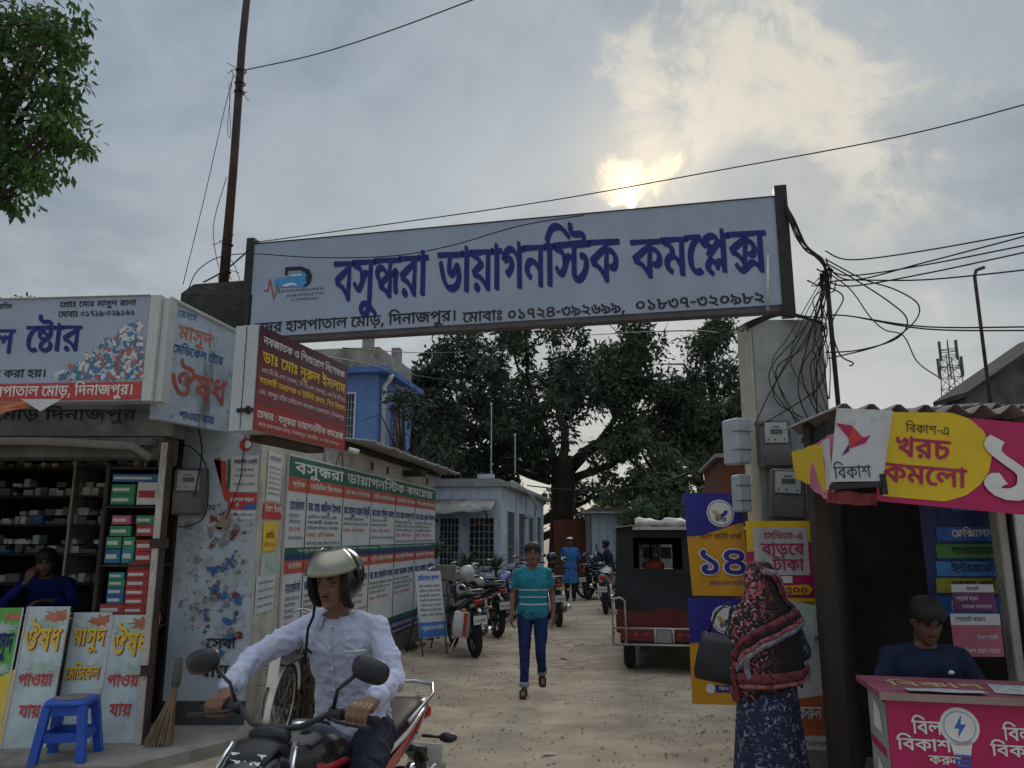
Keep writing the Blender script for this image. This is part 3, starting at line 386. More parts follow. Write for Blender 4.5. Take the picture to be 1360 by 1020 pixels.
129:(919,[[136,0,-2,2,0,10,-10,14,-12,12,-14,9,-14,1,-4,-1,-5,-7,1,-15,-18,-3,-3,8,-1,10,6,15,13,11,0,6,-3,12,-10,11,-8,3,-8,0,-8,-3,-3,-5,1,-14,-18,-4,-4,12,1,12,9,12,8,6,1,6,-2,8,-7,10,-24,1,0,15,234,0,0,-14,-2,-2,-76,-1,0,-26,14,-1,18,-3,19,-9,7,-8,5,-8,2,-8,0,-10,-4,-14,-9,-9,-14,-4,-18,1,-2,2,2,15,14,1,8,3,4,9,-1,8,-7,8,-8,5,-14,3,-16,0,-1,-90,-3,-2],[134,38,0,54,-22,5,-14,9,-8,14,-2,18,-42,0,4,-22,20,-6,14,-12,6,-12,4,-20,11,-4,11,-6],[128,112,4,-1,2,1,0,25,-25,1,-1,-10,4,-9,6,-5]]),
130:(974,[[90,16,-24,7,-16,11,-8,8,-13,18,-9,18,-10,28,-2,10,16,5,2,-1,12,-34,14,-25,17,-17,17,-8,24,-1,12,3,8,6,8,16,0,16,-2,3,-18,-11,-16,-4,-14,1,-12,5,-9,12,-2,6,0,16,5,12,8,9,17,13,-97,0,-1,2,1,14,248,0,0,-14,-2,-2,-110,0,-6,-4,5,-16,11,-18,20,20,10,6,10,3,14,1,12,-2,8,-4,6,-6,5,-12,0,-8,-3,-12,-8,-10,8,-8,3,-6,1,-16,-2,-8,-8,-10,-10,-6,-8,-2,-20,1,-15,7,-15,14,-10,-14,-14,-8,-16,-4],[189,38,13,0,5,4,4,6,0,10,-4,6,-5,3,-12,-3,-4,14,2,4,12,3,9,9,1,6,-1,6,-9,6,-12,0,-10,-4,-14,-12,-9,-16,4,-16,10,-16,7,-6],[93,82,15,1,17,11,-15,32,-14,-9,-10,-11,-2,-8,0,-8,4,-5]]),
131:(0,[[-52,162,-10,14,0,2,78,50,3,0,7,-14]]),
132:(0,[[-42,-58,-10,16,-12,5,-20,0,-26,-4,-20,0,-18,3,-8,4,-11,10,-4,6,-3,12,2,18,6,2,12,-2,0,-18,2,-6,4,-5,12,-5,22,-1,26,4,22,0,9,-3,13,-8,1,60,19,14,0,-100,-2,-2]]),
134:(682,[[92,31,-18,19,-12,9,-14,7,-30,8,-8,20,2,3,38,18,38,13,2,2,0,7,-92,1,-1,2,1,14,174,0,1,-14,-1,-2,-62,-1,0,-7,16,-4,14,-6,12,-7,9,-9,7,-16,0,-12,-6,-13,-8,-7,-8,-3,-20,1,-2,2,2,14,12,1,6,2,5,7,0,6,-7,12,-8,6,-16,6,-7,0,-1,-78,-2,-1],[89,58,1,-1,1,3,-1,49,-28,-8,-26,-13,28,-11,17,-11]]),
163:(681,[[44,75,-10,3,-8,6,-14,15,-2,5,14,8,12,-15,8,-3,10,2,4,3,6,9,3,16,1,13,-70,1,-1,2,1,14,174,0,0,-16,-17,0,7,-20,0,-16,-6,-13,-10,-10,-16,-4,-10,0,-14,3,-14,10,-12,15,-8,-16,-9,-9,-9,-3],[118,94,16,0,5,4,4,6,0,14,-7,15,-6,5,-44,0,3,-16,9,-15,8,-9]]),
202:(255,[[-2,-13,-5,17,23,10,9,10,3,10,0,18,-7,32,-1,22,4,16,10,14,-2,2,-34,0,-1,2,0,14,3,1,64,0,2,-3,0,-13,-8,-1,-9,-8,-7,-12,-2,-8,0,-22,8,-42,-1,-16,-3,-12,-8,-12,-8,-7,-12,-7]]),
203:(930,[[136,0,-6,15,-10,6,-14,1,-26,-4,-28,0,-14,3,-10,5,-9,10,-6,12,-1,18,2,20,4,2,15,-4,-2,-10,1,-20,6,-10,6,-5,12,-3,16,0,24,4,18,0,14,-5,8,-7,0,70,-2,10,-4,4,-6,2,-12,0,-14,-5,-10,-9,-6,-10,0,-10,4,-3,6,-2,13,1,2,-16,-5,-3,-18,0,-16,7,-6,14,0,10,2,8,8,13,8,9,12,8,14,5,20,1,16,-5,8,-7,5,-16,1,-15,14,12,14,5,12,0,14,-5,9,-9,4,-10,0,-14,-5,-14,-14,-12,-19,-8,-5,18,18,8,6,8,1,8,-3,7,-6,5,-10,1,-10,-3,-12,-12,-9,-14,0,-58,-3,-2],[-2,138,-1,2,0,12,3,3,232,0,3,-3,0,-12,-3,-2]]),
214:(675,[[126,-48,-10,16,-14,6,-12,0,-24,-4,-18,0,-10,2,-15,8,-10,16,-3,16,2,24,2,3,14,-1,4,-2,-2,-12,0,-16,4,-12,4,-4,12,-4,52,4,14,-5,8,-7,1,2,-1,40,-20,-10,-10,-2,-14,0,-17,6,-9,12,-3,10,-1,16,0,83,-50,1,-3,2,0,14,1,1,124,0,3,1,-1,10,-4,5,-6,3,-46,1,-12,2,-14,6,-9,11,-4,10,-1,14,2,10,18,-2,0,-20,8,-9,14,-4,38,0,16,-3,7,-4,7,-6,4,-10,2,-14,24,-1,3,-1,0,-14,-1,-2,-98,0,-2,-2,0,-92,2,-8,6,-6,6,-2,10,0,8,2,10,6,15,14,5,10,4,10,0,14,-4,6,-10,5,-16,-1,-2,16,10,3,22,-1,13,-8,6,-12,1,-8,-1,-16,-11,-26,0,-88,-2,-2]]),
224:(755,[[148,-11,-8,13,-12,8,-16,1,-28,-4,-30,0,-16,4,-10,5,-11,12,-4,8,-2,12,1,18,2,6,18,-4,-1,-20,1,-6,6,-10,10,-5,8,-2,24,0,18,3,20,1,12,-2,14,-10,2,1,0,72,-14,19,-65,-59,-14,12,11,18,0,10,-2,5,-8,4,-10,0,-10,-3,-18,18,20,23,14,11,12,6,12,3,24,-1,12,-5,9,-5,27,-27,1,53,12,0,7,-17,24,-1,0,-16,-22,0,-3,-2,0,-146,-3,-1],[81,90,3,0,34,32,0,2,-2,3,-8,6,-12,5,-18,1,-8,-2,-10,-5,-14,-12,-4,-4,2,-1,16,1,10,-4,9,-10]]),
269:(613,[[110,0,-16,16,-12,8,-14,7,-20,7,-9,16,1,3,6,5,31,16,1,2,-26,16,-12,4,-6,-2,-3,-6,1,-6,6,-8,0,-3,-12,-11,-10,11,-5,11,0,12,2,6,9,9,10,4,8,0,1,3,-5,8,-12,9,-26,1,0,16,158,0,-1,-16,-27,-1,7,-23,-1,-14,-6,-12,0,-86,-2,-2],[108,24,2,0,0,2,-2,48,-28,-12,-18,-12,28,-12],[90,94,16,0,9,8,1,8,-1,10,-8,14,-5,4,-50,0,7,-12,3,-16,18,-13]]),
275:(720,[[136,0,-14,14,-12,9,-18,9,-19,6,-7,18,37,22,-13,12,-10,13,-10,-17,-8,-8,-10,-3,-8,0,-14,5,-11,10,-9,12,2,4,12,6,12,-15,8,-3,10,2,4,3,6,9,3,16,1,13,-70,1,-1,2,1,14,184,0,-1,-16,-26,0,7,-20,0,-14,-2,-10,-5,-8,0,-84,-3,-2],[134,24,2,0,0,2,0,49,-24,-10,-23,-13,1,-2,30,-14],[118,94,16,0,5,4,4,6,0,14,-7,15,-6,5,-44,0,3,-16,9,-15,8,-9]]),
287:(930,[[98,0,-24,6,-14,8,-16,14,-13,16,-12,24,-10,28,-2,6,1,2,18,5,9,-27,10,-22,10,-16,13,-12,10,-7,12,-4,24,-2,18,5,8,6,3,8,0,10,-7,11,-4,1,-18,-6,-6,16,24,11,5,5,4,10,-1,10,-8,7,-18,1,-12,-3,-14,-8,-7,-7,-2,-6,1,-6,10,-4,-3,-16,-3,-2,-10,3,-8,5,-4,4,-3,8,1,14,4,8,8,10,10,7,20,9,12,2,14,0,14,-3,8,-5,5,-6,5,-11,10,7,8,3,18,1,14,-5,8,-7,5,-12,0,-14,-5,-14,-10,-9,-14,-8,-10,-2,-4,17,18,9,6,7,1,8,-3,8,-10,5,-8,0,-12,-4,-11,-9,-12,-16,11,-14,3,-8,0,-16,-7,-15,-10,-10,-14,-6,-16,-3],[-2,138,-1,2,0,12,3,3,232,0,3,-3,0,-12,-3,-2]]),
293:(913,[[186,-8,-8,11,-12,11,-8,5,-8,2,-8,0,-10,-3,-26,-16,-20,-8,-14,-1,-8,3,-8,5,-11,11,-5,10,12,8,2,0,10,-14,8,-4,16,1,3,3,0,2,-15,18,-16,15,-18,10,-23,7,-9,22,34,19,46,19,1,8,-3,2,-90,0,-1,2,1,14,232,0,0,-16,-24,0,-2,-2,0,-142,-2,-2],[183,20,2,0,-1,117,-73,1,-1,-8,2,-1,22,-7,12,-5,11,-9,9,-14,2,-18,-3,-10,-9,-10,-10,-4,-20,0,-1,4,1,13,14,1,6,3,4,7,-1,8,-5,8,-8,6,-14,6,-11,2,-1,-82,22,10,20,1,14,-5],[90,44,2,0,0,4,-2,59,-18,-6,-36,-17,0,-3,14,-4,17,-11,11,-8]]),
312:(985,[[236,-12,-26,13,-30,10,-30,7,-38,5,-2,1,2,16,2,1,22,-3,22,0,14,2,16,6,13,10,5,9,3,9,-1,12,-8,12,-12,6,-2,-2,0,-14,-5,-12,-11,-10,-12,-7,-14,-4,-16,-1,-12,2,-8,4,-10,-11,-10,-8,-12,-6,-12,-3,-14,-1,-14,3,-4,3,-6,5,-5,14,-1,80,-2,2,-20,0,0,16,250,0,1,-14,-1,-2,-130,0,-2,-2,8,-8,12,-6,14,-2,42,0,16,-5,10,-9,7,-10,3,-12,0,-14,-3,-12,-7,-11,-8,-8,-24,-13,30,-9,28,-13,0,-4,-6,-10],[48,50,20,0,14,8,8,9,6,9,2,12,-2,7,-6,3,-28,2,-22,12,0,-52,3,-8],[125,72,17,0,16,7,6,7,4,6,-1,8,-5,3,-12,0,-16,3,-18,10,1,-34,3,-7],[94,116,2,0,1,2,0,18,-1,2,-54,0,-2,-2,0,-4,6,-6,12,-7,16,-3]]),
364:(774,[[110,0,-24,20,-14,7,-26,7,-9,20,1,4,53,26,-7,10,-12,9,-12,5,-16,1,-6,-1,-4,-4,-2,-8,4,-8,5,-6,-9,-12,-2,-2,-12,10,-6,14,0,12,5,12,12,8,15,4,22,-3,10,-5,18,-13,16,-14,0,44,-112,1,-1,2,1,14,198,0,0,-14,-2,-2,-62,0,-3,-2,1,-36,38,12,14,-12,-8,-32,0,-24,5,-26,-15,-5,-2,1,-2,6,-5,30,0,16,5,24,-2,2,-28,-12,-1,-78,-3,-2],[109,24,1,-1,1,3,-1,46,-18,-6,-32,-16,2,-2,18,-6,14,-7]]),
370:(848,[[122,6,-14,5,-8,9,-6,16,0,38,-10,10,-12,10,-8,4,-14,2,-10,-3,-6,-5,-2,-8,2,-8,3,-6,13,-8,-8,-16,-10,3,-10,9,-6,8,-4,10,0,16,4,10,8,8,14,7,14,1,18,-4,10,-6,14,-11,0,40,-94,1,-3,2,0,14,1,1,170,1,-1,10,-3,4,-6,4,-54,2,-8,2,-12,6,-7,8,-5,14,0,18,2,4,16,-2,1,-18,3,-6,6,-6,12,-3,38,0,20,-4,8,-5,5,-8,5,-20,24,-1,2,-1,0,-14,-2,-2,-98,-1,-1,-95,2,-10,5,-5,8,-3,8,0,16,6,14,12,8,10,4,10,2,14,-3,10,-3,3,-8,2,-16,-1,-3,12,1,5,16,3,17,-2,6,-4,7,-6,5,-14,0,-16,-3,-12,-5,-12,-12,-16,-13,-11,-14,-7,-16,-4]]),
378:(726,[[98,-15,-26,7,-22,13,-20,23,-16,32,14,6,4,0,10,-20,11,-16,12,-12,17,-10,18,-4,24,0,10,2,10,6,4,4,3,8,0,12,-7,12,-6,4,-10,2,-10,-1,-4,-3,-4,-6,0,-14,-16,-2,-3,4,-1,14,4,12,10,8,18,5,14,0,0,21,-13,16,-5,4,-60,-49,-4,-3,-12,14,8,9,4,7,0,8,-4,7,-6,3,-8,0,-12,-4,-18,18,18,17,20,12,20,6,16,0,14,-3,14,-7,28,-27,0,50,2,2,10,0,2,-2,6,-14,26,-1,2,-1,-1,-16,-25,0,-3,-2,0,-74,10,-12,4,-10,1,-6,-1,-18,-7,-12,-8,-8,-10,-6,-20,-5],[70,98,30,23,5,5,0,2,-7,5,-12,5,-18,1,-18,-5,-14,-8,-2,-2,18,0,10,-5,6,-7]]),
380:(716,[[66,-9,-16,9,-7,6,-5,6,-3,12,0,8,5,12,12,10,12,3,10,0,8,-2,9,-5,9,-8,6,7,8,3,8,0,14,-5,0,45,-13,16,-5,4,-60,-49,-4,-3,-12,14,11,14,1,10,-3,6,-7,4,-8,0,-14,-4,-15,16,0,2,18,18,20,12,19,5,16,0,14,-3,14,-7,28,-27,1,52,12,0,7,-17,24,-1,0,-16,-22,0,-3,-2,-1,-135,-18,0,0,25,-4,5,-4,3,-10,1,-4,-2,-5,-7,-1,-12,-12,-1,-6,15,-8,8,-8,4,-8,0,-6,-3,-5,-7,2,-12,18,-12,-6,-14],[70,98,30,23,5,5,0,2,-7,5,-12,5,-18,1,-18,-5,-14,-8,-2,-2,18,0,10,-5,6,-7]]),
383:(824,[[44,-20,-10,3,-12,9,-9,12,-2,16,3,10,6,7,10,7,16,2,18,-5,12,-13,7,8,7,2,8,0,8,-6,2,2,-12,11,-20,11,-24,7,-24,4,-8,21,40,22,-18,11,-24,7,2,8,0,2,-22,0,0,16,209,0,1,-14,-2,-2,-157,0,33,-22,2,-14,-2,-2,-35,-16,-1,-3,32,-8,30,-16,0,69,2,1,18,0,30,-7,18,-11,8,-9,8,-12,2,-8,0,-14,-4,-12,-10,-10,-10,-4,-22,0,-2,4,2,13,12,1,10,4,5,8,0,8,-7,14,-10,8,-16,6,-14,2,-2,-118,-18,0,0,24,-6,6,-4,1,-8,-1,-4,-6,0,-12,-14,-2,-7,18,-5,6,-8,4,-8,1,-10,-4,-3,-7,0,-6,3,-6,4,-4,13,-6,-5,-14]]),
385:(875,[[180,-1,-8,31,-2,18,2,30,6,20,-8,-3,-27,-17,-19,-14,-20,-20,-16,0,-12,13,-14,10,-14,7,-29,8,-9,22,40,18,36,12,2,3,-90,1,-1,2,1,14,222,0,1,-14,-1,-2,-110,0,-2,-2,0,-62,36,27,38,19,6,0,14,-14,-8,-20,-4,-22,1,-34,7,-26,-10,-4],[87,70,1,-1,1,3,-1,43,-20,-5,-33,-14,27,-10]]),
394:(1147,[[246,0,-2,2,0,88,-14,19,-6,-3,-60,-56,-14,12,9,10,3,8,0,12,-4,4,-6,3,-10,0,-8,-3,-10,-14,-10,-5,-8,-2,-12,0,-18,5,-28,19,-10,1,-5,-4,-2,-6,1,-4,6,-10,-12,-12,-8,7,-6,11,-1,18,7,10,10,6,12,1,1,3,-5,8,-12,9,-26,1,0,16,116,1,3,-3,13,-18,12,10,18,10,12,3,16,0,18,-5,10,-6,28,-27,1,53,12,0,7,-17,24,-1,0,-16,-22,0,-3,-2,0,-134,-3,-2],[179,90,3,0,34,32,0,2,-2,3,-8,6,-12,5,-18,1,-8,-2,-10,-5,-14,-12,-4,-4,2,-1,16,1,10,-4,9,-10],[90,94,16,0,9,8,1,8,-1,10,-8,14,-5,4,-50,0,7,-12,3,-16,18,-13]]),
413:(731,[[70,-17,-17,9,-11,12,-3,12,0,10,3,8,10,11,12,4,16,0,8,-2,9,-5,7,-7,5,5,7,4,12,0,12,-4,0,46,-12,12,-8,3,-6,0,-8,-2,-4,-5,-2,-4,-1,-16,-13,-1,-3,3,-4,14,-8,8,-7,5,-10,2,-10,-1,-10,-8,-2,-12,6,-10,18,-10,-5,-16,-3,-2,-20,10,-11,12,-5,12,1,20,5,8,10,9,12,5,8,1,14,-1,8,-2,8,-4,12,-9,8,8,12,4,14,-1,16,-9,0,27,-2,2,-140,0,-1,2,1,14,186,0,0,-16,-22,0,-3,-2,-1,-146,-18,0,0,30,-9,6,-9,1,-6,-2,-3,-7,-1,-11,-12,-2,-2,1,-5,16,-7,7,-8,3,-10,0,-7,-4,-3,-8,1,-6,4,-6,15,-8,-5,-14]]),
423:(565,[[68,-3,-12,2,-10,5,-8,6,-6,10,-2,10,1,14,6,10,13,12,-22,9,-11,11,-5,14,0,18,10,20,-24,0,-1,16,3,1,96,0,2,1,0,6,-4,8,-6,4,-46,1,-12,2,-12,5,-10,10,-4,10,-1,20,3,6,16,-2,0,-18,6,-10,16,-5,36,0,18,-3,6,-4,7,-6,4,-10,2,-14,25,-1,2,-1,-1,-16,-31,0,6,-14,1,-16,-2,-10,-7,-12,-10,-9,-40,-23,-8,-8,-3,-8,0,-8,2,-6,3,-4,6,-3,10,-2,14,0,10,2,8,5,7,6,1,10,-8,10,12,13,9,-7,6,-8,1,-16,-3,-8,-9,-12,-14,-8,-20,-5],[53,84,17,0,11,4,2,2,-33,22,-18,7,-1,-15,3,-8,6,-7],[94,102,2,0,3,4,1,12,-2,8,-6,7,-16,5,-16,0,-14,-4,1,-2,27,-15]]),
434:(983,[[156,6,-10,3,-8,5,-7,12,-3,10,0,42,-7,10,-7,5,-4,1,-6,-1,-6,-5,-24,-40,-10,-11,-6,-4,-16,-1,-12,4,-11,10,-9,14,1,2,13,7,11,-15,7,-3,6,0,10,7,8,10,1,6,-4,20,-6,12,-7,7,-10,5,-29,6,-1,2,2,11,-14,1,-1,2,1,14,204,2,-1,10,-3,4,-6,4,-54,2,-8,2,-12,6,-7,8,-5,14,0,18,2,4,16,-2,1,-18,3,-6,6,-6,12,-3,38,0,20,-4,8,-5,5,-8,5,-20,24,-1,2,-1,0,-14,-2,-2,-98,-1,-1,-95,3,-12,6,-4,14,-2,16,6,14,12,8,10,4,10,2,14,-3,10,-3,3,-8,2,-16,-1,-2,16,16,4,16,-2,7,-4,7,-6,5,-14,0,-16,-3,-12,-5,-12,-12,-16,-13,-11,-14,-7,-16,-4],[78,92,2,0,6,10,6,6,8,4,12,-1,16,-10,0,36,-94,1,24,-9,10,-9,7,-10]]),
435:(728,[[102,-14,-14,2,-16,4,-14,7,-12,9,-9,10,-11,14,-11,22,-3,10,16,5,2,0,12,-25,18,-23,16,-10,24,-6,22,1,8,2,10,6,6,10,2,8,-1,12,-4,10,-5,5,-10,4,-14,0,-6,-3,-4,-6,-1,-6,1,-10,-17,-4,-3,18,1,10,9,10,13,6,-13,10,-12,14,-2,0,-6,-14,-7,-8,-7,-4,-14,-1,-8,2,-12,7,-14,20,14,8,10,-13,4,-3,6,-2,8,1,9,9,4,10,1,23,-70,1,-1,2,1,14,186,0,-1,-16,-26,0,7,-24,-2,-18,-8,-11,-14,-7,14,-11,10,-15,3,-20,-4,-18,-9,-13,-14,-9,-18,-5],[119,94,13,-1,7,3,3,4,2,6,0,12,-6,14,-6,6,-44,0,0,-8,8,-20,11,-12]]),
437:(721,[[164,-28,-14,9,-30,14,-22,7,-27,6,3,16,16,-3,22,-1,14,2,10,4,5,6,3,8,-2,12,-6,6,-6,4,-18,2,-8,-2,-6,-4,-2,-6,1,-10,-17,-2,-3,10,0,8,2,6,9,10,15,6,-13,10,-10,13,-8,-15,-8,-9,-10,-4,-8,0,-10,2,-10,7,-16,20,2,2,12,6,12,-15,8,-3,10,2,4,3,6,9,3,16,1,13,-70,1,-1,2,1,14,184,0,0,-16,-27,0,7,-20,-1,-20,-3,-8,-8,-7,-13,-7,15,-9,7,-9,4,-12,0,-8,-1,-6,-6,-10,-10,-9,-13,-7,31,-14,10,-6,0,-4,-6,-10],[118,94,16,0,5,4,4,6,0,14,-7,15,-6,5,-44,0,3,-16,9,-15,8,-9]]),
444:(728,[[140,-29,-8,15,-10,6,-18,0,-26,-4,-12,0,-20,4,-10,6,-6,6,-7,12,-3,16,1,18,3,8,17,-2,-1,-28,4,-11,8,-7,12,-3,16,0,24,4,12,0,14,-4,8,-8,1,65,-5,9,-8,3,-8,0,-14,-5,-14,-13,-1,-10,3,-4,4,-2,14,0,2,-16,-6,-2,-16,0,-10,4,-6,4,-5,10,1,14,7,14,17,16,-14,17,-8,-15,-8,-9,-10,-4,-8,0,-10,2,-10,7,-16,20,2,2,12,6,9,-12,5,-4,12,-2,6,3,8,11,3,16,1,13,-70,1,-1,2,1,14,186,0,-1,-16,-28,0,7,-20,-1,-20,-5,-10,-5,-4,6,-10,1,-6,0,-94,-2,-3],[118,94,16,0,5,4,4,6,0,14,-7,15,-6,5,-44,0,3,-16,9,-15,8,-9]]),
454:(803,[[40,-1,-8,9,-1,4,1,6,4,6,6,4,10,-1,6,-5,3,-4,0,-10,-4,-6,-5,-3],[106,0,-12,18,-16,16,-12,9,-24,12,-22,6,-10,23,8,6,32,17,54,22,2,1,0,7,-108,1,-1,2,1,14,204,0,1,-14,-1,-2,-76,-1,-1,-43,9,-22,6,-7,8,-5,10,-2,8,2,6,8,1,8,-3,10,-10,8,-11,4,5,18,20,-8,10,-10,6,-10,2,-16,-2,-10,-5,-10,-7,-6,-14,-5,-10,0,-8,2,-12,7,-8,8,-1,-56,-3,-2],[106,30,1,0,-1,79,-40,-15,-32,-18,26,-9,18,-10,14,-11]]),
456:(825,[[120,8,-16,2,-24,8,-18,10,-11,10,-13,13,-12,19,-12,24,-6,22,18,5,11,-29,8,-16,12,-16,17,-17,24,-12,22,-4,18,0,12,2,10,4,7,7,4,6,1,8,-1,8,-7,10,-2,1,-20,-10,-8,17,22,12,10,10,4,10,0,10,-2,8,-6,4,-16,-18,-14,-2,-10,20,-10,5,-10,-1,-5,-4,-3,-6,0,-10,6,-9,8,-4,10,-2,0,-17,-6,-1,-14,4,-8,6,-6,7,-14,-13,-10,-4,-10,-1,-2,8,0,11,8,1,10,4,6,10,0,8,-4,8,-8,4,-14,1,-10,-2,-2,17,0,1,10,2,18,-1,12,-6,8,-8,12,12,10,3,12,0,14,-7,10,-13,14,15,14,3,9,-7,8,-10,4,-14,0,-14,-2,-8,-9,-16,9,-12,5,-16,0,-10,-4,-14,-12,-13,-14,-8,-22,-5]]),
487:(714,[[122,-15,-36,25,-22,12,-30,11,-22,5,2,14,2,3,24,-4,20,0,22,5,7,6,4,6,3,8,0,10,-6,12,-10,6,-10,3,-18,0,-8,-3,-5,-4,-2,-4,0,-12,-17,-2,-2,8,2,16,8,10,12,6,1,2,-7,8,-10,6,-26,0,0,16,182,0,1,-14,-1,-2,-126,0,8,-13,20,-2,14,-7,11,-10,7,-10,38,14,16,-14,-7,-16,-2,-14,0,-24,5,-24,0,-1,-16,-3,-3,6,-5,28,0,18,4,22,-27,-10,-6,-18,-11,-12,-8,-6,-21,-6,31,-16,32,-22,-3,-6,-7,-7]]),
590:(653,[[34,0,-2,4,7,40,-29,0,-2,2,0,12,2,2,32,0,8,36,-2,2,-30,0,0,16,35,2,8,40,3,2,14,0,1,-2,-7,-40,32,-1,3,3,7,39,16,1,-6,-42,30,-2,1,-14,-3,-2,-32,0,-7,-36,3,-2,29,0,1,-15,-36,-1,-8,-40,-4,-4,-12,0,-2,2,8,41,-34,1,-2,-6,-8,-37],[61,60,33,0,8,38,-34,0]]),
593:(419,[[64,-34,-10,14,-8,16,-11,30,-7,40,0,34,6,36,6,20,9,20,15,22,18,0,1,-2,-17,-30,-9,-26,-4,-16,-4,-32,2,-40,5,-24,11,-32,17,-28,-2,-2]]),
594:(419,[[22,-34,0,2,10,16,11,24,7,24,5,30,0,38,-4,28,-11,34,-18,34,2,2,16,0,2,-2,12,-18,13,-30,9,-42,1,-38,-2,-18,-5,-26,-8,-22,-9,-18,-13,-18]]),
595:(607,[[56,74,-20,12,27,38,-44,4,2,22,3,1,44,-11,1,6,-5,39,24,1,1,-6,-5,-41,48,12,1,-1,3,-21,-45,-5,27,-36,0,-4,-20,-10,-22,41,-18,-39]]),
597:(263,[[14,-30,-2,2,12,56,24,0,1,-4,-3,-10,-17,-42,-3,-2]]),
598:(340,[[14,64,-2,2,0,16,2,2,56,0,3,-2,0,-16,-1,-2]]),
599:(268,[[28,-3,-6,3,-3,6,-1,4,1,12,3,4,6,4,10,0,6,-3,4,-5,1,-6,-1,-10,-4,-6,-6,-3]]),
641:(379,[[50,0,-2,2,0,152,2,1,18,0,1,-3,0,-150,-3,-2]])}
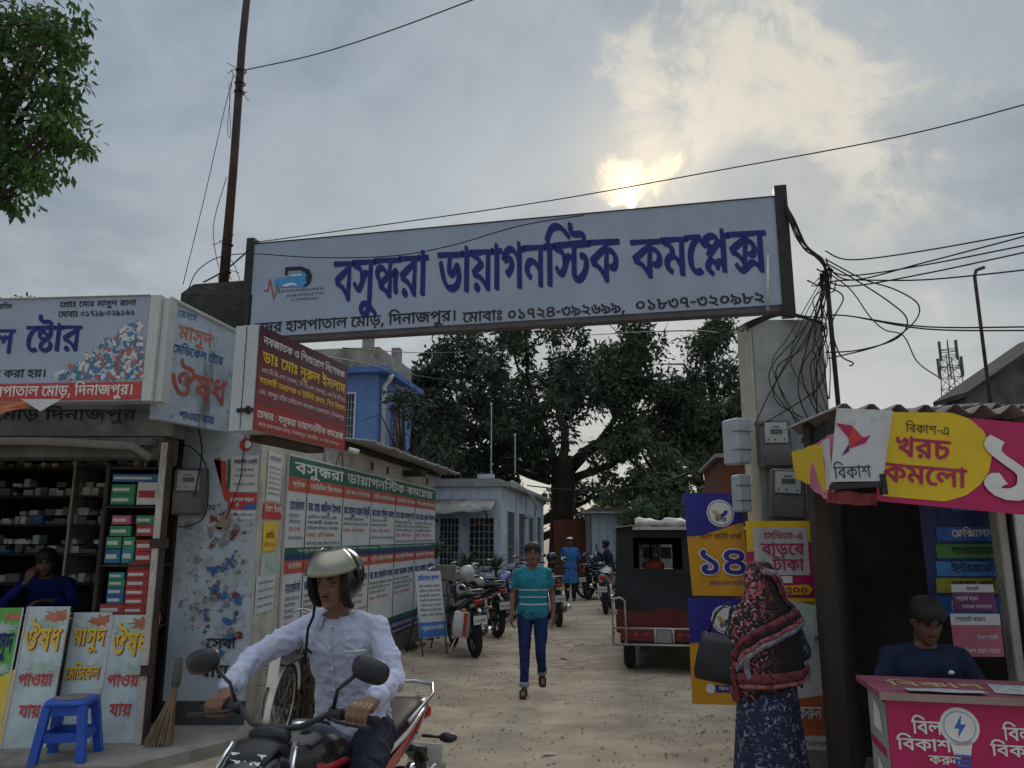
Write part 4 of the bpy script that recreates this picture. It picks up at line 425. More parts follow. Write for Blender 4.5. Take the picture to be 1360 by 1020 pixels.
WD = {"(ঢাকা),":[593,33,54,20,54,594,597],
"(মেডিসিন),":[593,61,44,55,32,55,50,39,594,597],
"(শিশু)":[593,55,48,456,594],
"(স্বাস্থ্য)":[593,275,54,437,202,594],
"(স্বাস্থ্য),":[593,275,54,437,202,594,597],
"*১৬৭৯#":[595,76,81,82,84,590],
"অধ্যাপক":[8,38,202,54,40,20],
"অবগতির":[8,42,22,55,35,46],
"অর্থোপেডিক":[8,61,36,54,131,61,40,55,32,20],
"আউট":[9,12,30],
"আব্দুর":[9,385,57,46],
"আব্দুল":[9,385,57,47],
"আলম":[9,47,44],
"ইউনিট":[10,12,55,39,30],
"ইন্টারনেট":[10,370,54,46,61,39,30],
"ইসলাম":[10,50,47,54,44],
"উপায়":[12,40,54,70],
"একটি":[16,20,55,30],
"এফসিপিএস":[16,41,55,50,55,40,16,50],
"এম.":[16,44,599],
"এম.ডি":[16,44,599,55,32],
"এম.বি.বি.এস":[16,44,599,55,42,599,55,42,599,16,50],
"এম.বি.বি.এস,":[16,44,599,55,42,599,55,42,599,16,50,597],
"এমডি":[16,44,55,32],
"এমবিবিএস,":[16,44,55,42,55,42,16,50,597],
"ও":[18],
"ঔষধ":[19,49,38],
"কমপ্লেক্স":[20,44,61,380,293],
"কমপ্লেক্স,":[20,44,61,380,293,597],
"কমলো":[20,44,61,47,54],
"করা":[20,46,54],
"করিম":[20,55,46,44],
"করুন":[20,454,39],
"কলেজ":[20,61,47,27],
"কান":[20,54,39],
"কার্ড":[20,54,32,131],
"কে.":[61,20,599],
"কোচিং":[61,20,54,55,25,6],
"ক্যাম্প":[20,202,54,394],
"ক্যাশ":[20,202,54,48],
"খরচ":[21,46,25],
"গলা":[22,47,54],
"গাইনী":[22,54,10,39,56],
"চক্ষু":[25,129,57],
"চর্ম":[25,44,131],
"চলছে":[25,47,61,26],
"চার্জ":[25,54,27,131],
"চেম্বার":[61,25,269,54,46],
"চৌধুরী":[61,25,67,38,57,46,56],
"জন্য":[27,39,202],
"জমা":[27,44,54],
"জরুরী":[27,454,46,56],
"জহিরুল":[27,55,51,454,47],
"জানানো":[27,54,39,54,61,39,54],
"জাহিদুল":[27,54,55,51,37,57,47],
"টাকা":[30,54,20,54],
"ট্রাফিক":[214,54,55,41,20],
"ডাঃ":[32,54,7],
"ডায়াগনস্টিক":[32,54,70,54,22,39,55,434,20],
"ডায়াবেটিস":[32,54,70,54,61,42,55,30,50],
"ঢাকা":[33,54,20,54],
"দিনাজপুর":[55,37,39,54,27,40,57,46],
"দিনাজপুর।":[55,37,39,54,27,40,57,46,641],
"দেখার":[61,37,21,54,46],
"নবজাতক":[39,42,27,54,35,20],
"নাক,":[39,54,20,597],
"নিয়োগ":[55,39,61,70,54,22],
"নূরুল":[39,58,454,47],
"পাওয়া":[40,54,18,70,54],
"পাওয়ারলোড":[40,54,18,70,54,46,61,47,54,32],
"পেমেন্ট":[61,40,61,44,370],
"প্রতি":[224,55,35],
"প্রধান,":[224,38,54,39,597],
"প্রসূতি":[224,50,58,55,35],
"প্রোঃ":[61,224,54,7],
"ফাইন":[41,54,10,39],
"ফ্লেক্সিলোড":[61,383,55,293,61,47,54,32],
"বসুন্ধরা":[42,50,57,364,46,54],
"বাড়বে":[42,54,68,61,42],
"বি.":[55,42,599],
"বি.সি.এস":[55,42,599,55,50,599,16,50],
"বিকাল":[55,42,20,54,47],
"বিকাশ":[55,42,20,54,48],
"বিকাশ-এ":[55,42,20,54,48,598,16],
"বিক্রয়":[55,42,203,70],
"বিজ্ঞপ্তি":[55,42,130,55,378],
"বিভাগ":[55,42,43,54,22],
"বিল":[55,42,47],
"বিশেষজ্ঞ":[55,42,61,48,49,130],
"বিসমিল্লাহির":[55,42,50,55,44,413,54,55,51,46],
"বিসিএস":[55,42,55,50,16,50],
"বিস্তারিত":[55,42,435,54,55,46,35],
"বেগম":[61,42,22,44],
"বোস":[61,42,54,50],
"ব্যাংকিং":[42,202,54,6,55,20,6],
"ভর্তি":[43,55,35,131],
"মারুফা":[44,54,454,41,54],
"মাসুদ":[44,54,50,57,37],
"মাসুদুর":[44,54,50,57,37,57,46],
"মাসে":[44,54,61,50],
"মেডিকেল":[61,44,55,32,61,20,47],
"মেডিসিন":[61,44,55,32,55,50,39],
"মেসার্স":[61,44,50,54,50,131],
"মোঃ":[61,44,54,7],
"মোছাঃ":[61,44,54,26,54,7],
"মোড়":[61,44,54,68],
"মোড়,":[61,44,54,68,597],
"মোবাঃ":[61,44,54,42,54,7],
"মোবাইল":[61,44,54,42,54,10,47],
"যাচ্ছে":[45,54,61,312],
"যায়":[45,54,70],
"যোগাযোগ":[61,45,54,22,54,61,45,54,22],
"যৌন":[61,45,67,39],
"রকেট":[46,61,20,30],
"রক্তদান":[46,287,37,54,39],
"রফিকুল":[46,55,41,20,57,47],
"রহমান":[46,51,44,54,39],
"রহিম":[46,55,51,44],
"রাত":[46,54,35],
"রানা":[46,54,39,54],
"রাহমানির":[46,54,51,44,54,55,39,46],
"রিচার্জ":[55,46,25,54,27,131],
"রেজাউল":[61,46,27,54,12,47],
"রোগ":[61,46,54,22],
"রোগী":[61,46,54,22,56],
"লেনদেন":[61,47,39,61,37,39],
"শহিদুল":[48,55,51,37,57,47],
"শামীমা":[48,54,44,56,44,54],
"শিশু":[55,48,456],
"শিশুরোগ":[55,48,456,61,46,54,22],
"শুক্রবার":[456,203,42,54,46],
"ষ্টোর":[61,423,54,46],
"সকলের":[50,20,61,47,46],
"সকাল":[50,20,54,47],
"সদর":[50,37,46],
"সময়":[50,44,70],
"সহকারী":[50,51,20,54,46,56],
"সহজে":[50,51,61,27],
"সার্জারী":[50,54,27,54,131,46,56],
"সার্ভিসিং":[50,54,55,43,131,55,50,6],
"সিরিয়ালের":[55,50,55,46,70,54,61,47,46],
"সেন্টার":[61,50,370,54,46],
"সেবা":[61,50,42,54],
"সেভিংস-এ":[61,50,55,43,6,50,598,16],
"স্ক্র্যাচ":[163,134,132,45,54,25],
"স্ত্রীরোগ":[444,56,61,46,54,22],
"হইতে":[51,10,61,35],
"হক":[51,20],
"হয়।":[51,70,641],
"হরমোন":[51,46,61,44,54,39],
"হাই":[51,54,10],
"হাজারে":[51,54,27,54,61,46],
"হাসপাতাল":[51,54,50,40,54,35,54,47],
"হাসপাতাল,":[51,54,50,40,54,35,54,47,597],
"হৃদরোগ":[487,37,61,46,54,22],
"০১৭১৯-০২৯১৬২":[75,76,82,76,84,598,75,77,84,76,81,77],
"০১৭২৪-৩৯২৬৯৯":[75,76,82,77,79,598,78,84,77,81,84,84],
"০১৭২৪-৩৯২৬৯৯,":[75,76,82,77,79,598,78,84,77,81,84,84,597],
"০১৮৩৭-৩২০৯৮২":[75,76,83,78,82,598,78,77,75,84,83,77],
"১":[76],
"১-৩৪৫৬":[76,598,78,79,80,81],
"১১-৩২":[76,76,598,78,77],
"১১-৪৫":[76,76,598,79,80],
"১১-৭৮":[76,76,598,82,83],
"১২-০৯":[76,77,598,75,84],
"১২-৩৪":[76,77,598,78,79],
"১২-৫৬":[76,77,598,80,81],
"১৩-৪৬":[76,78,598,79,81],
"১৪":[76,79],
"১৪-২২":[76,79,598,77,77],
"১৪-২৮":[76,79,598,77,83],
"৩টা":[78,30,54],
"৫০০":[80,75,75]}

# ================================================================== MATERIALS
dust = M('dust', (.385, .325, .245), .95, .24, 1.1, .45, 34, stretch=(1, 1.5, 1), stain=((.215, .175, .125), .7, .8, 1))
brickm = M('lane_brick', (.40, .33, .26), .95, .2, 5, .4, 60, stain=((.30, .24, .18), .5, 3, 1))
conc = M('concrete', (.27, .26, .235), .9, .2, 3, .35, 40, stain=((.10, .10, .09), .7, 1.6, .35))
paint_wall = M('painted_plaster', (.46, .53, .60), .85, .10, 4, .3, 35, stain=((.20, .21, .21), .65, 2.2, .45))
pale_wall = M('pale_plaster', (.50, .475, .40), .9, .12, 3, .35, 30, stain=((.19, .18, .15), .7, 1.8, .3))
side_wall = M('limewash', (.50, .49, .42), .9, .16, 5, .5, 30, stain=((.21, .20, .16), .8, 3.2, .4))
bluewall = M('blue_paint', (.13, .24, .50), .8, .12, 3, .2, 30, stain=((.16, .22, .36), .5, 1.5, .4))
whiteblue = M('bluish_whitewash', (.50, .58, .68), .85, .09, 3, .3, 25, stain=((.24, .27, .29), .65, 1.3, .3))
roofc = M('weathered_slab', (.30, .30, .29), .9, .2, 2, .3, 30, stain=((.10, .10, .09), .8, 1.5, .4))
black_mould = M('mouldy_concrete', (.035, .035, .033), .95, .35, 4, .6, 30, stain=((.11, .11, .10), .5, 2.5, .6))
tin = M('galvanised_tin', (.36, .36, .35), .55, .15, 4, .12, 30, metal=.3, stain=((.16, .10, .07), .6, 2, 1))
tin_rust = M('rusty_tin', (.30, .26, .25), .6, .2, 3, .2, 30, metal=.2, stain=((.20, .12, .09), .8, 1.5, 1))
rust = M('rust_red_sheet', (.17, .06, .035), .8, .15, 2, .2, 25, stain=((.09, .05, .04), .6, 1.5, .5))
darkwood = M('dark_wood', (.045, .035, .028), .8, .3, 6, .3, 40, stretch=(1, 1, .15))
whitewood = M('chipped_white_wood', (.52, .50, .45), .8, .12, 8, .4, 40, stretch=(1, 1, .3), stain=((.14, .11, .08), .8, 9, .25))
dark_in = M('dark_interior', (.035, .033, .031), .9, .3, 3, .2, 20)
blackmetal = M('black_metal', (.02, .02, .022), .45, .3, 8, .08, 60)
rustmetal = M('rusty_steel', (.055, .032, .024), .75, .4, 6, .3, 60)
steel = M('steel', (.45, .46, .47), .3, .1, 8, .04, 60, metal=1.)
chrome = M('chrome', (.75, .76, .78), .12, .03, 8, .0, 60, metal=1.)
cable = M('cable_rubber', (.012, .012, .013), .6, .2, 8, .05, 60)
flexwhite = M('sign_flex', (.35, .41, .53), .55, .07, 2.5, .2, 4, spec=.3, stain=((.30, .34, .40), .3, 2.2, .25))
ink_navy = M('ink_navy', (.012, .015, .17), .5, .06, 9, 0)
ink_black = M('ink_black', (.018, .018, .03), .55, .1, 9, 0)
ink_white = M('ink_white', (.72, .72, .70), .5, .05, 9, 0)
ink_red = M('ink_red', (.52, .05, .045), .5, .08, 9, 0)
ink_yellow = M('ink_yellow', (.80, .56, .05), .5, .06, 9, 0)
ink_blue = M('ink_blue', (.03, .13, .50), .5, .06, 9, 0)
ink_sky = M('ink_sky', (.05, .30, .62), .5, .06, 9, 0)
ink_green = M('ink_green', (.012, .13, .075), .5, .06, 9, 0)
ink_pink = M('ink_pink', (.46, .018, .115), .5, .08, 5, .03, 15)
ink_magenta = M('ink_magenta', (.40, .02, .10), .55, .08, 5, .03, 15)
ink_orange = M('ink_orange', (.72, .20, .03), .5, .08, 9, 0)
flex_white = M('banner_white', (.60, .62, .64), .55, .06, 3, .08, 12)
flex_yellow = M('banner_yellow', (.72, .50, .02), .55, .07, 3, .08, 12)
flex_amber = M('banner_amber', (.62, .31, .02), .55, .07, 3, .08, 12)
flex_blue = M('banner_blue', (.028, .028, .26), .55, .08, 3, .08, 12)
# ================================================================== GROUND
tag(MB().add([(-600, -600, -.03), (600, -600, -.03), (600, 900, -.03), (-600, 900, -.03)], [(0, 1, 2, 3)]).out('ground', dust), kind='structure')
def gz(x, y):
    c = .25+.11*y; w = .12*math.sin(y*.7)
    return .018*mnoise.noise(Vector((x*.55, y*.5, 0)))+.009*mnoise.noise(Vector((x*2.7, y*2.4, 3)))-.013*sum(math.exp(-((x-c-w-o)/.13)**2) for o in (-.75, .65))
def build_lane():
    g = []
    ys = [1.2]
    while ys[-1] < 44: ys.append(ys[-1]+.05+.012*max(0, ys[-1]-5))
    xs = [-9+.09*i for i in range(201)]
    for y in ys: g.append([(x, y, gz(x, y)+.004*mnoise.noise(Vector((x*9, y*11, 0)))) for x in xs])
    m = SMB(); m.sheet(g); o = m.out('lane', dust, fix=False); tag(o, kind='structure')
    rnd = random.Random(3); mods = []
    for k in range(4):
        b = MB(); t = .002*k
        b.box(-.118, .118, -.052+t*.5, .052-t*.3, -.03, 0, bev=.006); ob = b.out('brick', brickm, o); mods.append(ob)
    used = [False]*4; n = 0; rest = MB()
    y = 3.2; row = 0
    while y < 17:
        xw = -.55*y-.3; x = xw+(row % 2)*.13; 
        while x < .6*y:
            d = mnoise.noise(Vector((x*.8, y*1.5, 9)))+.4*mnoise.noise(Vector((x*2.5, y*3, 2)))
            if d > .30 and not (x < -1.7 and y > 6) and not (x > 1.8 and y > 4.2):
                zz = gz(x, y)+.003+.0035*rnd.random()
                if n < 290 and y < 9.5:
                    k = rnd.randrange(4); s = mods[k]
                    q = s if not used[k] else s.copy()
                    if used[k]: COL.objects.link(q)
                    used[k] = True
                    q.location = (x, y, zz); q.rotation_euler = (rnd.gauss(0, .015), rnd.gauss(0, .01), rnd.gauss(0, .03)); n += 1
                else:
                    rest.box(-.118, .118, -.05, .05, -.03, 0, mat=Matrix.Translation((x, y, zz)) @ Matrix.Rotation(rnd.gauss(0, .03), 4, 'Z'))
            x += .25+rnd.gauss(0, .004)
        y += .118; row += 1
    tag(rest.out('brick_soling', brickm, o), kind='stuff')
    q = MB()
    for _ in range(7500):
        x = rnd.uniform(-3, 3.5); y = 2.5+15*rnd.random()**1.4; r = rnd.uniform(.004, .014)
        if mnoise.noise(Vector((x*.9, y*.7, 8)))+.5*mnoise.noise(Vector((x*3, y*3, 1))) < rnd.uniform(-.25, .35): continue
        if rnd.random() < .04: r *= 2.6
        z = gz(x, y)+.003
        a = rnd.random()*6
        q.add([(x+r*math.cos(a+t*2.1), y+r*math.sin(a+t*2.1), z) for t in range(3)]+[(x, y, z+r*.9)], [(0, 1, 3), (1, 2, 3), (2, 0, 3)])
    tag(q.out('gravel', M('grit', (.31, .27, .22), .9, .5, 2, .2), fix=False), kind='stuff')
    q = MB()
    for _ in range(420):
        x = rnd.uniform(-1.6, 3.5); y = 2.8+12*rnd.random()
        if rnd.random() < .5: x = rnd.gauss(2.0, .7); y = rnd.uniform(4.5, 8)
        r = rnd.uniform(.012, .03); a = rnd.random()*6; z = gz(x, y)+.008
        c, s_ = math.cos(a), math.sin(a)
        q.add([(x-c*r, y-s_*r, z), (x+s_*r*.4, y-c*r*.4, z+.008), (x+c*r, y+s_*r, z+.002), (x-s_*r*.4, y+c*r*.4, z+.004)], [(0, 1, 2, 3)])
    tag(q.out('leaf_litter', M('dry_leaf', (.13, .09, .05), .9, .4, 3), fix=False), kind='stuff')
build_lane()
def weeds():
    rnd = random.Random(44); q = MB()
    for _ in range(260):
        t = rnd.random()**.8; A_, B_ = Vector((-2.2, 8.0)), Vector((-1.38, 14.0)); p = A_.lerp(B_, t)+Vector((abs(rnd.gauss(0, .10)), 0))
        if mnoise.noise(Vector((t*9, 0, 4))) < -.05: continue
        for k in range(6):
            a = rnd.random()*6.28; l = rnd.uniform(.03, .11); c, s_ = math.cos(a)*l*.6, math.sin(a)*l*.6; z = gz(p.x, p.y)
            q.add([(p.x-.006, p.y, z), (p.x+.006, p.y, z), (p.x+c, p.y+s_, z+l)], [(0, 1, 2)])
    tag(q.out('weeds', M('weed_green', (.07, .085, .035), .8, .4, 5), fix=False), kind='stuff')
weeds()
for k, (px, py, s) in enumerate([(748, 876, .05), (760, 882, .04), (728, 1003, .05), (700, 896, .03)]):
    p = gnd(px, py); m = MB(); rnd = random.Random(k)
    m.add([(s*1.6*math.cos(a)*rnd.uniform(.5, 1), s*math.sin(a)*rnd.uniform(.5, 1), .012+.015*rnd.random()) for a in [i*.9 for i in range(7)]], [tuple(range(7))])
    o = m.out('paper_scrap', M('scrap', (.42, .38, .32), .9), loc=(p.x, p.y, gz(p.x, p.y)+.004)); tag(o, ['crumpled pale paper scrap lying beyond the walking man on the dusty lane', 'second small scrap just right of the crumpled paper on the lane', 'pale scrap on the lane near the bottom edge of the photo', 'tiny scrap beside the walking man\'s raised shoe'][k], 'litter', 'paper scraps on the lane')
m = MB(); m.prism([(-6.2, 5.95), (-2.75, 5.9), (-1.98, 7.0), (-2.02, 7.9), (-6.2, 7.9)], -.02, .10, 'xy'); m.out('step', conc)['kind'] = 'structure'
wallA, wallB = Vector((-2.34, 7.9, 0)), Vector((-1.43, 14.05, 0))
# ================================================================== GATE PILLARS AND MAIN SIGN
pl = empty('gate_pillar', (-2.7, 7.1, 0), 0, 'tall painted left gate pillar plastered with torn posters', 'pillar')
m = MB(); m.box(-.36, .36, .0, .8, 0, 3.5)
pf = MB(); pf.box(-.37, .353, -.004, .79, 0.0, 3.52); pf.out('shaft', paint_wall, pl)
mm = MB(); mm.box(.354, .362, -.002, .795, 0, 3.5); mm.out('side_plaster', side_wall, pl)
m = MB(); m.rings([[(-.50, -.06, 3.48), (.36, -.06, 3.48), (.36, .8, 3.48), (-.50, .8, 3.48)], [(-.50, -.06, 4.02), (.36, -.06, 4.0), (.36, .8, 4.0), (-.50, .8, 4.02)], [(-.42, .02, 4.14), (.08, .02, 4.18), (.1, .7, 4.18), (-.42, .7, 4.14)]])
m.out('pillar_cap', black_mould, pl)
m = MB(); m.box(-.375, .36, -.012, .79, .10, .30); m.out('skirting', M('dark_skirting', (.06, .065, .07), .8, .3), pl)
def residue(parent, x0, x1, z0, z1, n, seed, mats, y=-.008, smin=.02, smax=.09, name='poster_scrap', centre=None):
    rnd = random.Random(seed)
    G = {}
    for _ in range(n):
        cx, cz = rnd.uniform(x0, x1), rnd.uniform(z0, z1)
        if mnoise.noise(Vector((cx*5, cz*5, seed))) < -.05: continue
        s = rnd.uniform(smin, smax); k = rnd.choice(mats); pts = []
        q = rnd.randint(7, 12); st = rnd.uniform(.6, 1.5)
        for i in range(q):
            a = 2*math.pi*i/q; r = s*rnd.uniform(.35, 1.)
            pts.append((min(x1+.02, max(x0-.02, cx+r*math.cos(a)*st)), cz+r*math.sin(a)))
        G.setdefault(k, MB()); flat(pts, y-.0012*len(G[k].f)/60.-.001*mats.index(k), mb=G[k])
    for k, b in G.items():
        tag(b.out(name, k, parent), kind='stuff')
pw = M('torn_paper', (.42, .45, .48), .8, .2, 8); pb = M('torn_blue_paper', (.05, .14, .36), .7, .25, 12); pr = M('torn_red_paper', (.20, .05, .05), .7, .25, 12); pd = M('old_glue', (.22, .24, .25), .9, .3, 10)
residue(pl, -.28, .33, .75, 2.05, 170, 5, [pd, pw], smin=.015, smax=.06)
residue(pl, -.05, .28, 1.0, 1.95, 42, 8, [pb, pb, pr], y=-.013, smin=.015, smax=.055)
residue(pl, -.05, .28, .7, 1.55, 58, 9, [pb, pb, pr, pw], y=-.016, smin=.012, smax=.06)
residue(pl, -.25, .32, .5, 2.0, 420, 21, [pd, pw, M('grime', (.08, .085, .09), .9)], y=-.02, smin=.004, smax=.014)
tx("B", "সেবা", pl, ink_black, -.02, .74, .25, .085, -.024, wob=.4)
tx("B", "যায়", pl, ink_black, -.08, .50, .2, .10, -.024, wob=.4)
tx("R", "রহিম", pl, ink_black, -.28, 1.95, -.02, .05, -.024)
m = MB(); flat([(-.08, 2.42), (-.02, 2.44), (.01, 2.16), (.04, 2.06), (.10, 2.0), (.16, 2.02), (.10, 2.10), (.05, 2.22), (.04, 2.40)], -.009, mb=m); flat(circ(.12, 2.30, .055), -.009, mb=m); m.out('painted_logo', ink_red, pl)
m = MB(); flat([(.05, 2.42), (.075, 2.42), (.09, 2.2), (.17, 2.05), (.15, 2.04), (.06, 2.16)], -.0095, mb=m); m.out('painted_logo', ink_green, pl)
def poster(parent, x0, x1, z0, z1, bg, y=-.01, name='poster', rot=0):
    e = bpy.data.meshes.new(name)
    m = MB(); n = 5
    g0 = [[(x0+(x1-x0)*i/n, y+.0015*math.sin(i*2+j), z0+(z1-z0)*j/n) for i in range(n+1)] for j in range(n+1)]
    m.sheet(g0)
    return m.out(name, bg, parent, fix=False)
p = poster(pl, .09, .345, 2.12, 2.46, flex_white, -.014)
tx("B", "ডায়াবেটিস ও প্রসূতি", p, ink_black, .11, 2.38, .33, .035, -.018); tx("R", "মোঃ রফিকুল ইসলাম", p, ink_black, .14, 2.31, .30, .022, -.018); tx("R", "এম.বি.বি.এস, ঢাকা মেডিকেল", p, ink_black, .12, 2.26, .32, .016, -.018); tx("R", "সদর হাসপাতাল মোড়, দিনাজপুর", p, ink_black, .12, 2.18, .32, .018, -.018)
p = poster(pl, .08, .345, 1.96, 2.11, ink_red, -.013)
tx("B", "রক্তদান করুন", p, ink_white, .10, 2.03, .32, .035, -.017); m = MB(); flat([(.2, 1.965), (.34, 1.965), (.34, 2.02), (.28, 2.01)], -.016, mb=m); m.out('poster_print', ink_blue, p)
p = poster(pl, .11, .34, 1.87, 1.95, flex_white, -.012); tx("R", "মোবাইল সার্ভিসিং সেন্টার", p, ink_blue, .12, 1.895, .33, .025, -.016)
m = MB(); flat(circ(.21, 2.56, .06), -.012, mb=m); lg = m.out('painted_logo', ink_red, pl); m = MB(); flat(circ(.225, 2.56, .035), -.014, mb=m); m.out('logo_print', ink_white, lg)
m = MB(); flat([(-.02, 1.80), (.10, 1.98), (.13, 1.82), (.05, 1.76)], -.03, mb=m); m.box(-.01, .05, -.03, -.008, 1.78, 1.8); m.out('torn_flap', M('brown_paper', (.30, .24, .17), .9), pl)
sf = empty('side_posters', (0, 0, 0)); sf.parent = pl; sf.rotation_euler = (0, 0, R(90)); sf.location = (.362, 0, 0); bpy.data.objects.remove(sf)
def sideposter(z0, z1, y0, y1, bg, lines, name='poster'):
    m = MB(); x = .367
    m.sheet([[(x+.002*math.sin(i+j), y0+(y1-y0)*i/3, z0+(z1-z0)*j/3) for i in range(4)] for j in range(4)]); o = m.out(name, bg, pl, fix=False)
    for st, t, a, b, z, h, mt in lines:
        mb = MB(); tx(st, t, None, None, a, z, b, h, 0, mb=mb)
        mb.v = [(x+.006, y0+(y1-y0)*v[0], v[2]) for v in mb.v]; tag(mb.out('lettering', mt, o, fix=False), kind='stuff')
sideposter(2.05, 2.52, .18, .62, flex_white, [("R", "জরুরী বিজ্ঞপ্তি", .1, .9, 2.44, .04, ink_black)]+[("R", "সকলের অবগতির জন্য জানানো যাচ্ছে", .08, .92, 2.36-.05*i, .022, ink_black) for i in range(6)])
sideposter(1.88, 2.03, .12, .72, ink_red, [("B", "নিয়োগ", .06, .45, 1.95, .05, ink_white), ("B", "বিজ্ঞপ্তি", .5, .94, 1.95, .05, ink_white)])
sideposter(1.58, 1.85, .16, .60, ink_yellow, [("B", "কোচিং", .2, .8, 1.70, .05, rust), ("R", "ভর্তি চলছে", .1, .9, 1.62, .03, ink_red)])
sideposter(1.36, 1.56, .15, .6, M('mint_paper', (.40, .52, .46), .8), [])
sideposter(1.02, 1.36, .05, .62, flex_white, [("R", "সকলের অবগতির জন্য", .1, .9, 1.28-.07*i, .02, ink_black) for i in range(4)])
pole = empty('utility_pole', (-2.88, 7.25, 4.15), 0, 'rusty black steel pole standing on the left gate pillar', 'pole')
m = SMB(); m.tube([(0, 0, 0), (.01, 0, 1.3), (.0, 0, 2.7), (.04, 0, 4.6)], [.05, .042, .04, .034], 10); m.out('shaft', rustmetal, pole)
rnd = random.Random(4)
for z in (.16, .45, 2.15, 2.25, 2.4):
    m = MB(); m.torus((.01, 0, z), .05, .008, 'z', 12, 6)
    for _ in range(3): a = rnd.random()*6; m.tube([(0, 0, z), (.06*math.cos(a), .06*math.sin(a), z+.03), (.14*math.cos(a), .14*math.sin(a), z+rnd.uniform(-.05, .1))], .004, 4)
    m.out('wire_tie', cable, pole)
pr_ = empty('gate_pillar', (2.235, 6.0, 0), R(-2), 'grey concrete right gate pillar hung with meters and cables', 'pillar')
rp = M('grey_plaster', (.34, .35, .355), .9, .2, 2.2, .35, 25, stain=((.12, .125, .13), .85, 1.8, .4))
m = MB(); m.box(-.28, .30, .002, .36, 0, 3.46, bev=.012); m.out('shaft', rp, pr_)
m = MB(); m.box(-.30, -.281, -.004, .36, .3, 3.44); m.out('edge_plaster', pale_wall, pr_)
LB, RB = at(325, 457, 7.05), at(1048, 413, 5.97); LB.z = RB.z = 3.53
ms = empty('gate_sign', label='long bluish white sign board spanning the gate with navy lettering', cat='signboard', mat=between(LB, RB))
L = (RB-LB).length; H = 1.0
m = MB(); m.box(.03, L-.05, 0, .10, .05, H); m.out('panel', flexwhite, ms)
m = MB(); m.box(-.02, L, .012, .13, -.0, .048); m.out('bottom_rail', M('sign_rail', (.10, .09, .10), .6, .2), ms)
m = MB(); m.box(-.05, .028, -.015, .09, -.03, H+.06); m.out('post', blackmetal, ms)
m = MB(); m.box(L-.05, L+.05, -.015, .09, -.05, H+.09); m.out('post', blackmetal, ms)
m = MB(); m.tube([(.03, -.004, H), (L-.05, -.004, H)], .006, 4); m.out('trim', blackmetal, ms)
wv = L
def U(px, py):  # photo pixel on the sign to local x,z
    mt = ms.matrix_world.inverted(); o = mt @ Vector((0, 0, CAMZ)); d = (mt.to_3x3() @ ray(px, py)); p = o-d*(o.y/d.y); return p.x, p.z
bpy.context.view_layer.update()
def word_on(st, t, pxa, pya, pxb, pyb, htop, mat):
    a = U(pxa, pya); b = U(pxb, pyb); c = U(pxa, htop)
    tx(st, t, ms, mat, a[0], (a[1]+b[1])/2, b[0], c[1]-a[1], -.004)
word_on("N", "বসুন্ধরা", 441, 398, 569, 394, 345, ink_navy)
word_on("N", "ডায়াগনস্টিক", 580, 391, 825, 372, 336, ink_navy)
word_on("N", "কমপ্লেক্স", 838, 371, 1021, 357, 319, ink_navy)
a = U(357, 441); b = U(605, 426)
tx("B", "সদর হাসপাতাল মোড়, দিনাজপুর।", ms, ink_black, U(338, 440)[0], (a[1]+b[1])/2, b[0], .098, -.004)
a = U(614, 430); b = U(830, 416); c = U(1016, 404)
tx("B", "মোবাঃ ০১৭২৪-৩৯২৬৯৯,", ms, ink_black, a[0], (a[1]+b[1])/2+.01, b[0], .092, -.004)
tx("B", "০১৮৩৭-৩২০৯৮২", ms, ink_black, U(845, 415)[0], c[1]+.015, c[0], .092, -.004)
def SP(L_): return [U(x, y) for x, y in L_]
m = MB(); Pn = SP([(351, 386), (356, 386), (359, 371), (364, 398), (369, 376), (371, 386)])
for i, (a, b) in enumerate(zip(Pn[:-1], Pn[1:])): m.m = 0 if i < 3 else 1; m.tube([(a[0], -.004, a[1]), (b[0], -.004, b[1])], .006, 4)
m.out('logo_pulse', [ink_red, M('olive', (.25, .25, .06))], ms)
m = MB(); flat(SP([(379, 355), (400, 354), (411, 358), (415, 367), (412, 377), (404, 382), (404, 377), (407, 371), (406, 363), (400, 359), (383, 360), (382, 366), (379, 366)]), -.005, mb=m); m.out('logo_letter', ink_black, ms)
m = MB(); flat(SP([(384, 363), (404, 362), (408, 366), (405, 371), (408, 375), (403, 381), (366, 382), (364, 374), (368, 370), (386, 368)]), -.006, mb=m); lgo = m.out('logo_letter', ink_sky, ms)
m = MB(); flat(SP([(374, 380), (383, 376), (392, 376), (396, 380), (388, 379), (381, 381)]), -.008, mb=m); flat(SP([(386, 365), (401, 364), (402, 366), (386, 367)]), -.008, mb=m); m.out('logo_cut', ink_white, lgo)
for t, xa, xb, y in (("BASHUNDHARA", 369, 430, 389), ("DIAGNOSTIC", 381, 430, 394.5), ("COMPLEX", 387, 422, 400)):
    a = U(xa, y); b = U(xb, y-1.5); tx("L", t, ms, ink_black, a[0], a[1], b[0], .022, -.005, lean=.25)
m = SMB(); a = U(1019, 341); b = U(1019, 414); m.tube([(a[0], -.05, a[1]), (b[0], -.05, b[1])], .011, 8); tag(m.out('tube_light', M('tube_glass', (.55, .58, .62), .3), loc=None), 'thin white fluorescent tube standing before the gate sign right end', 'lamp').matrix_world = ms.matrix_world
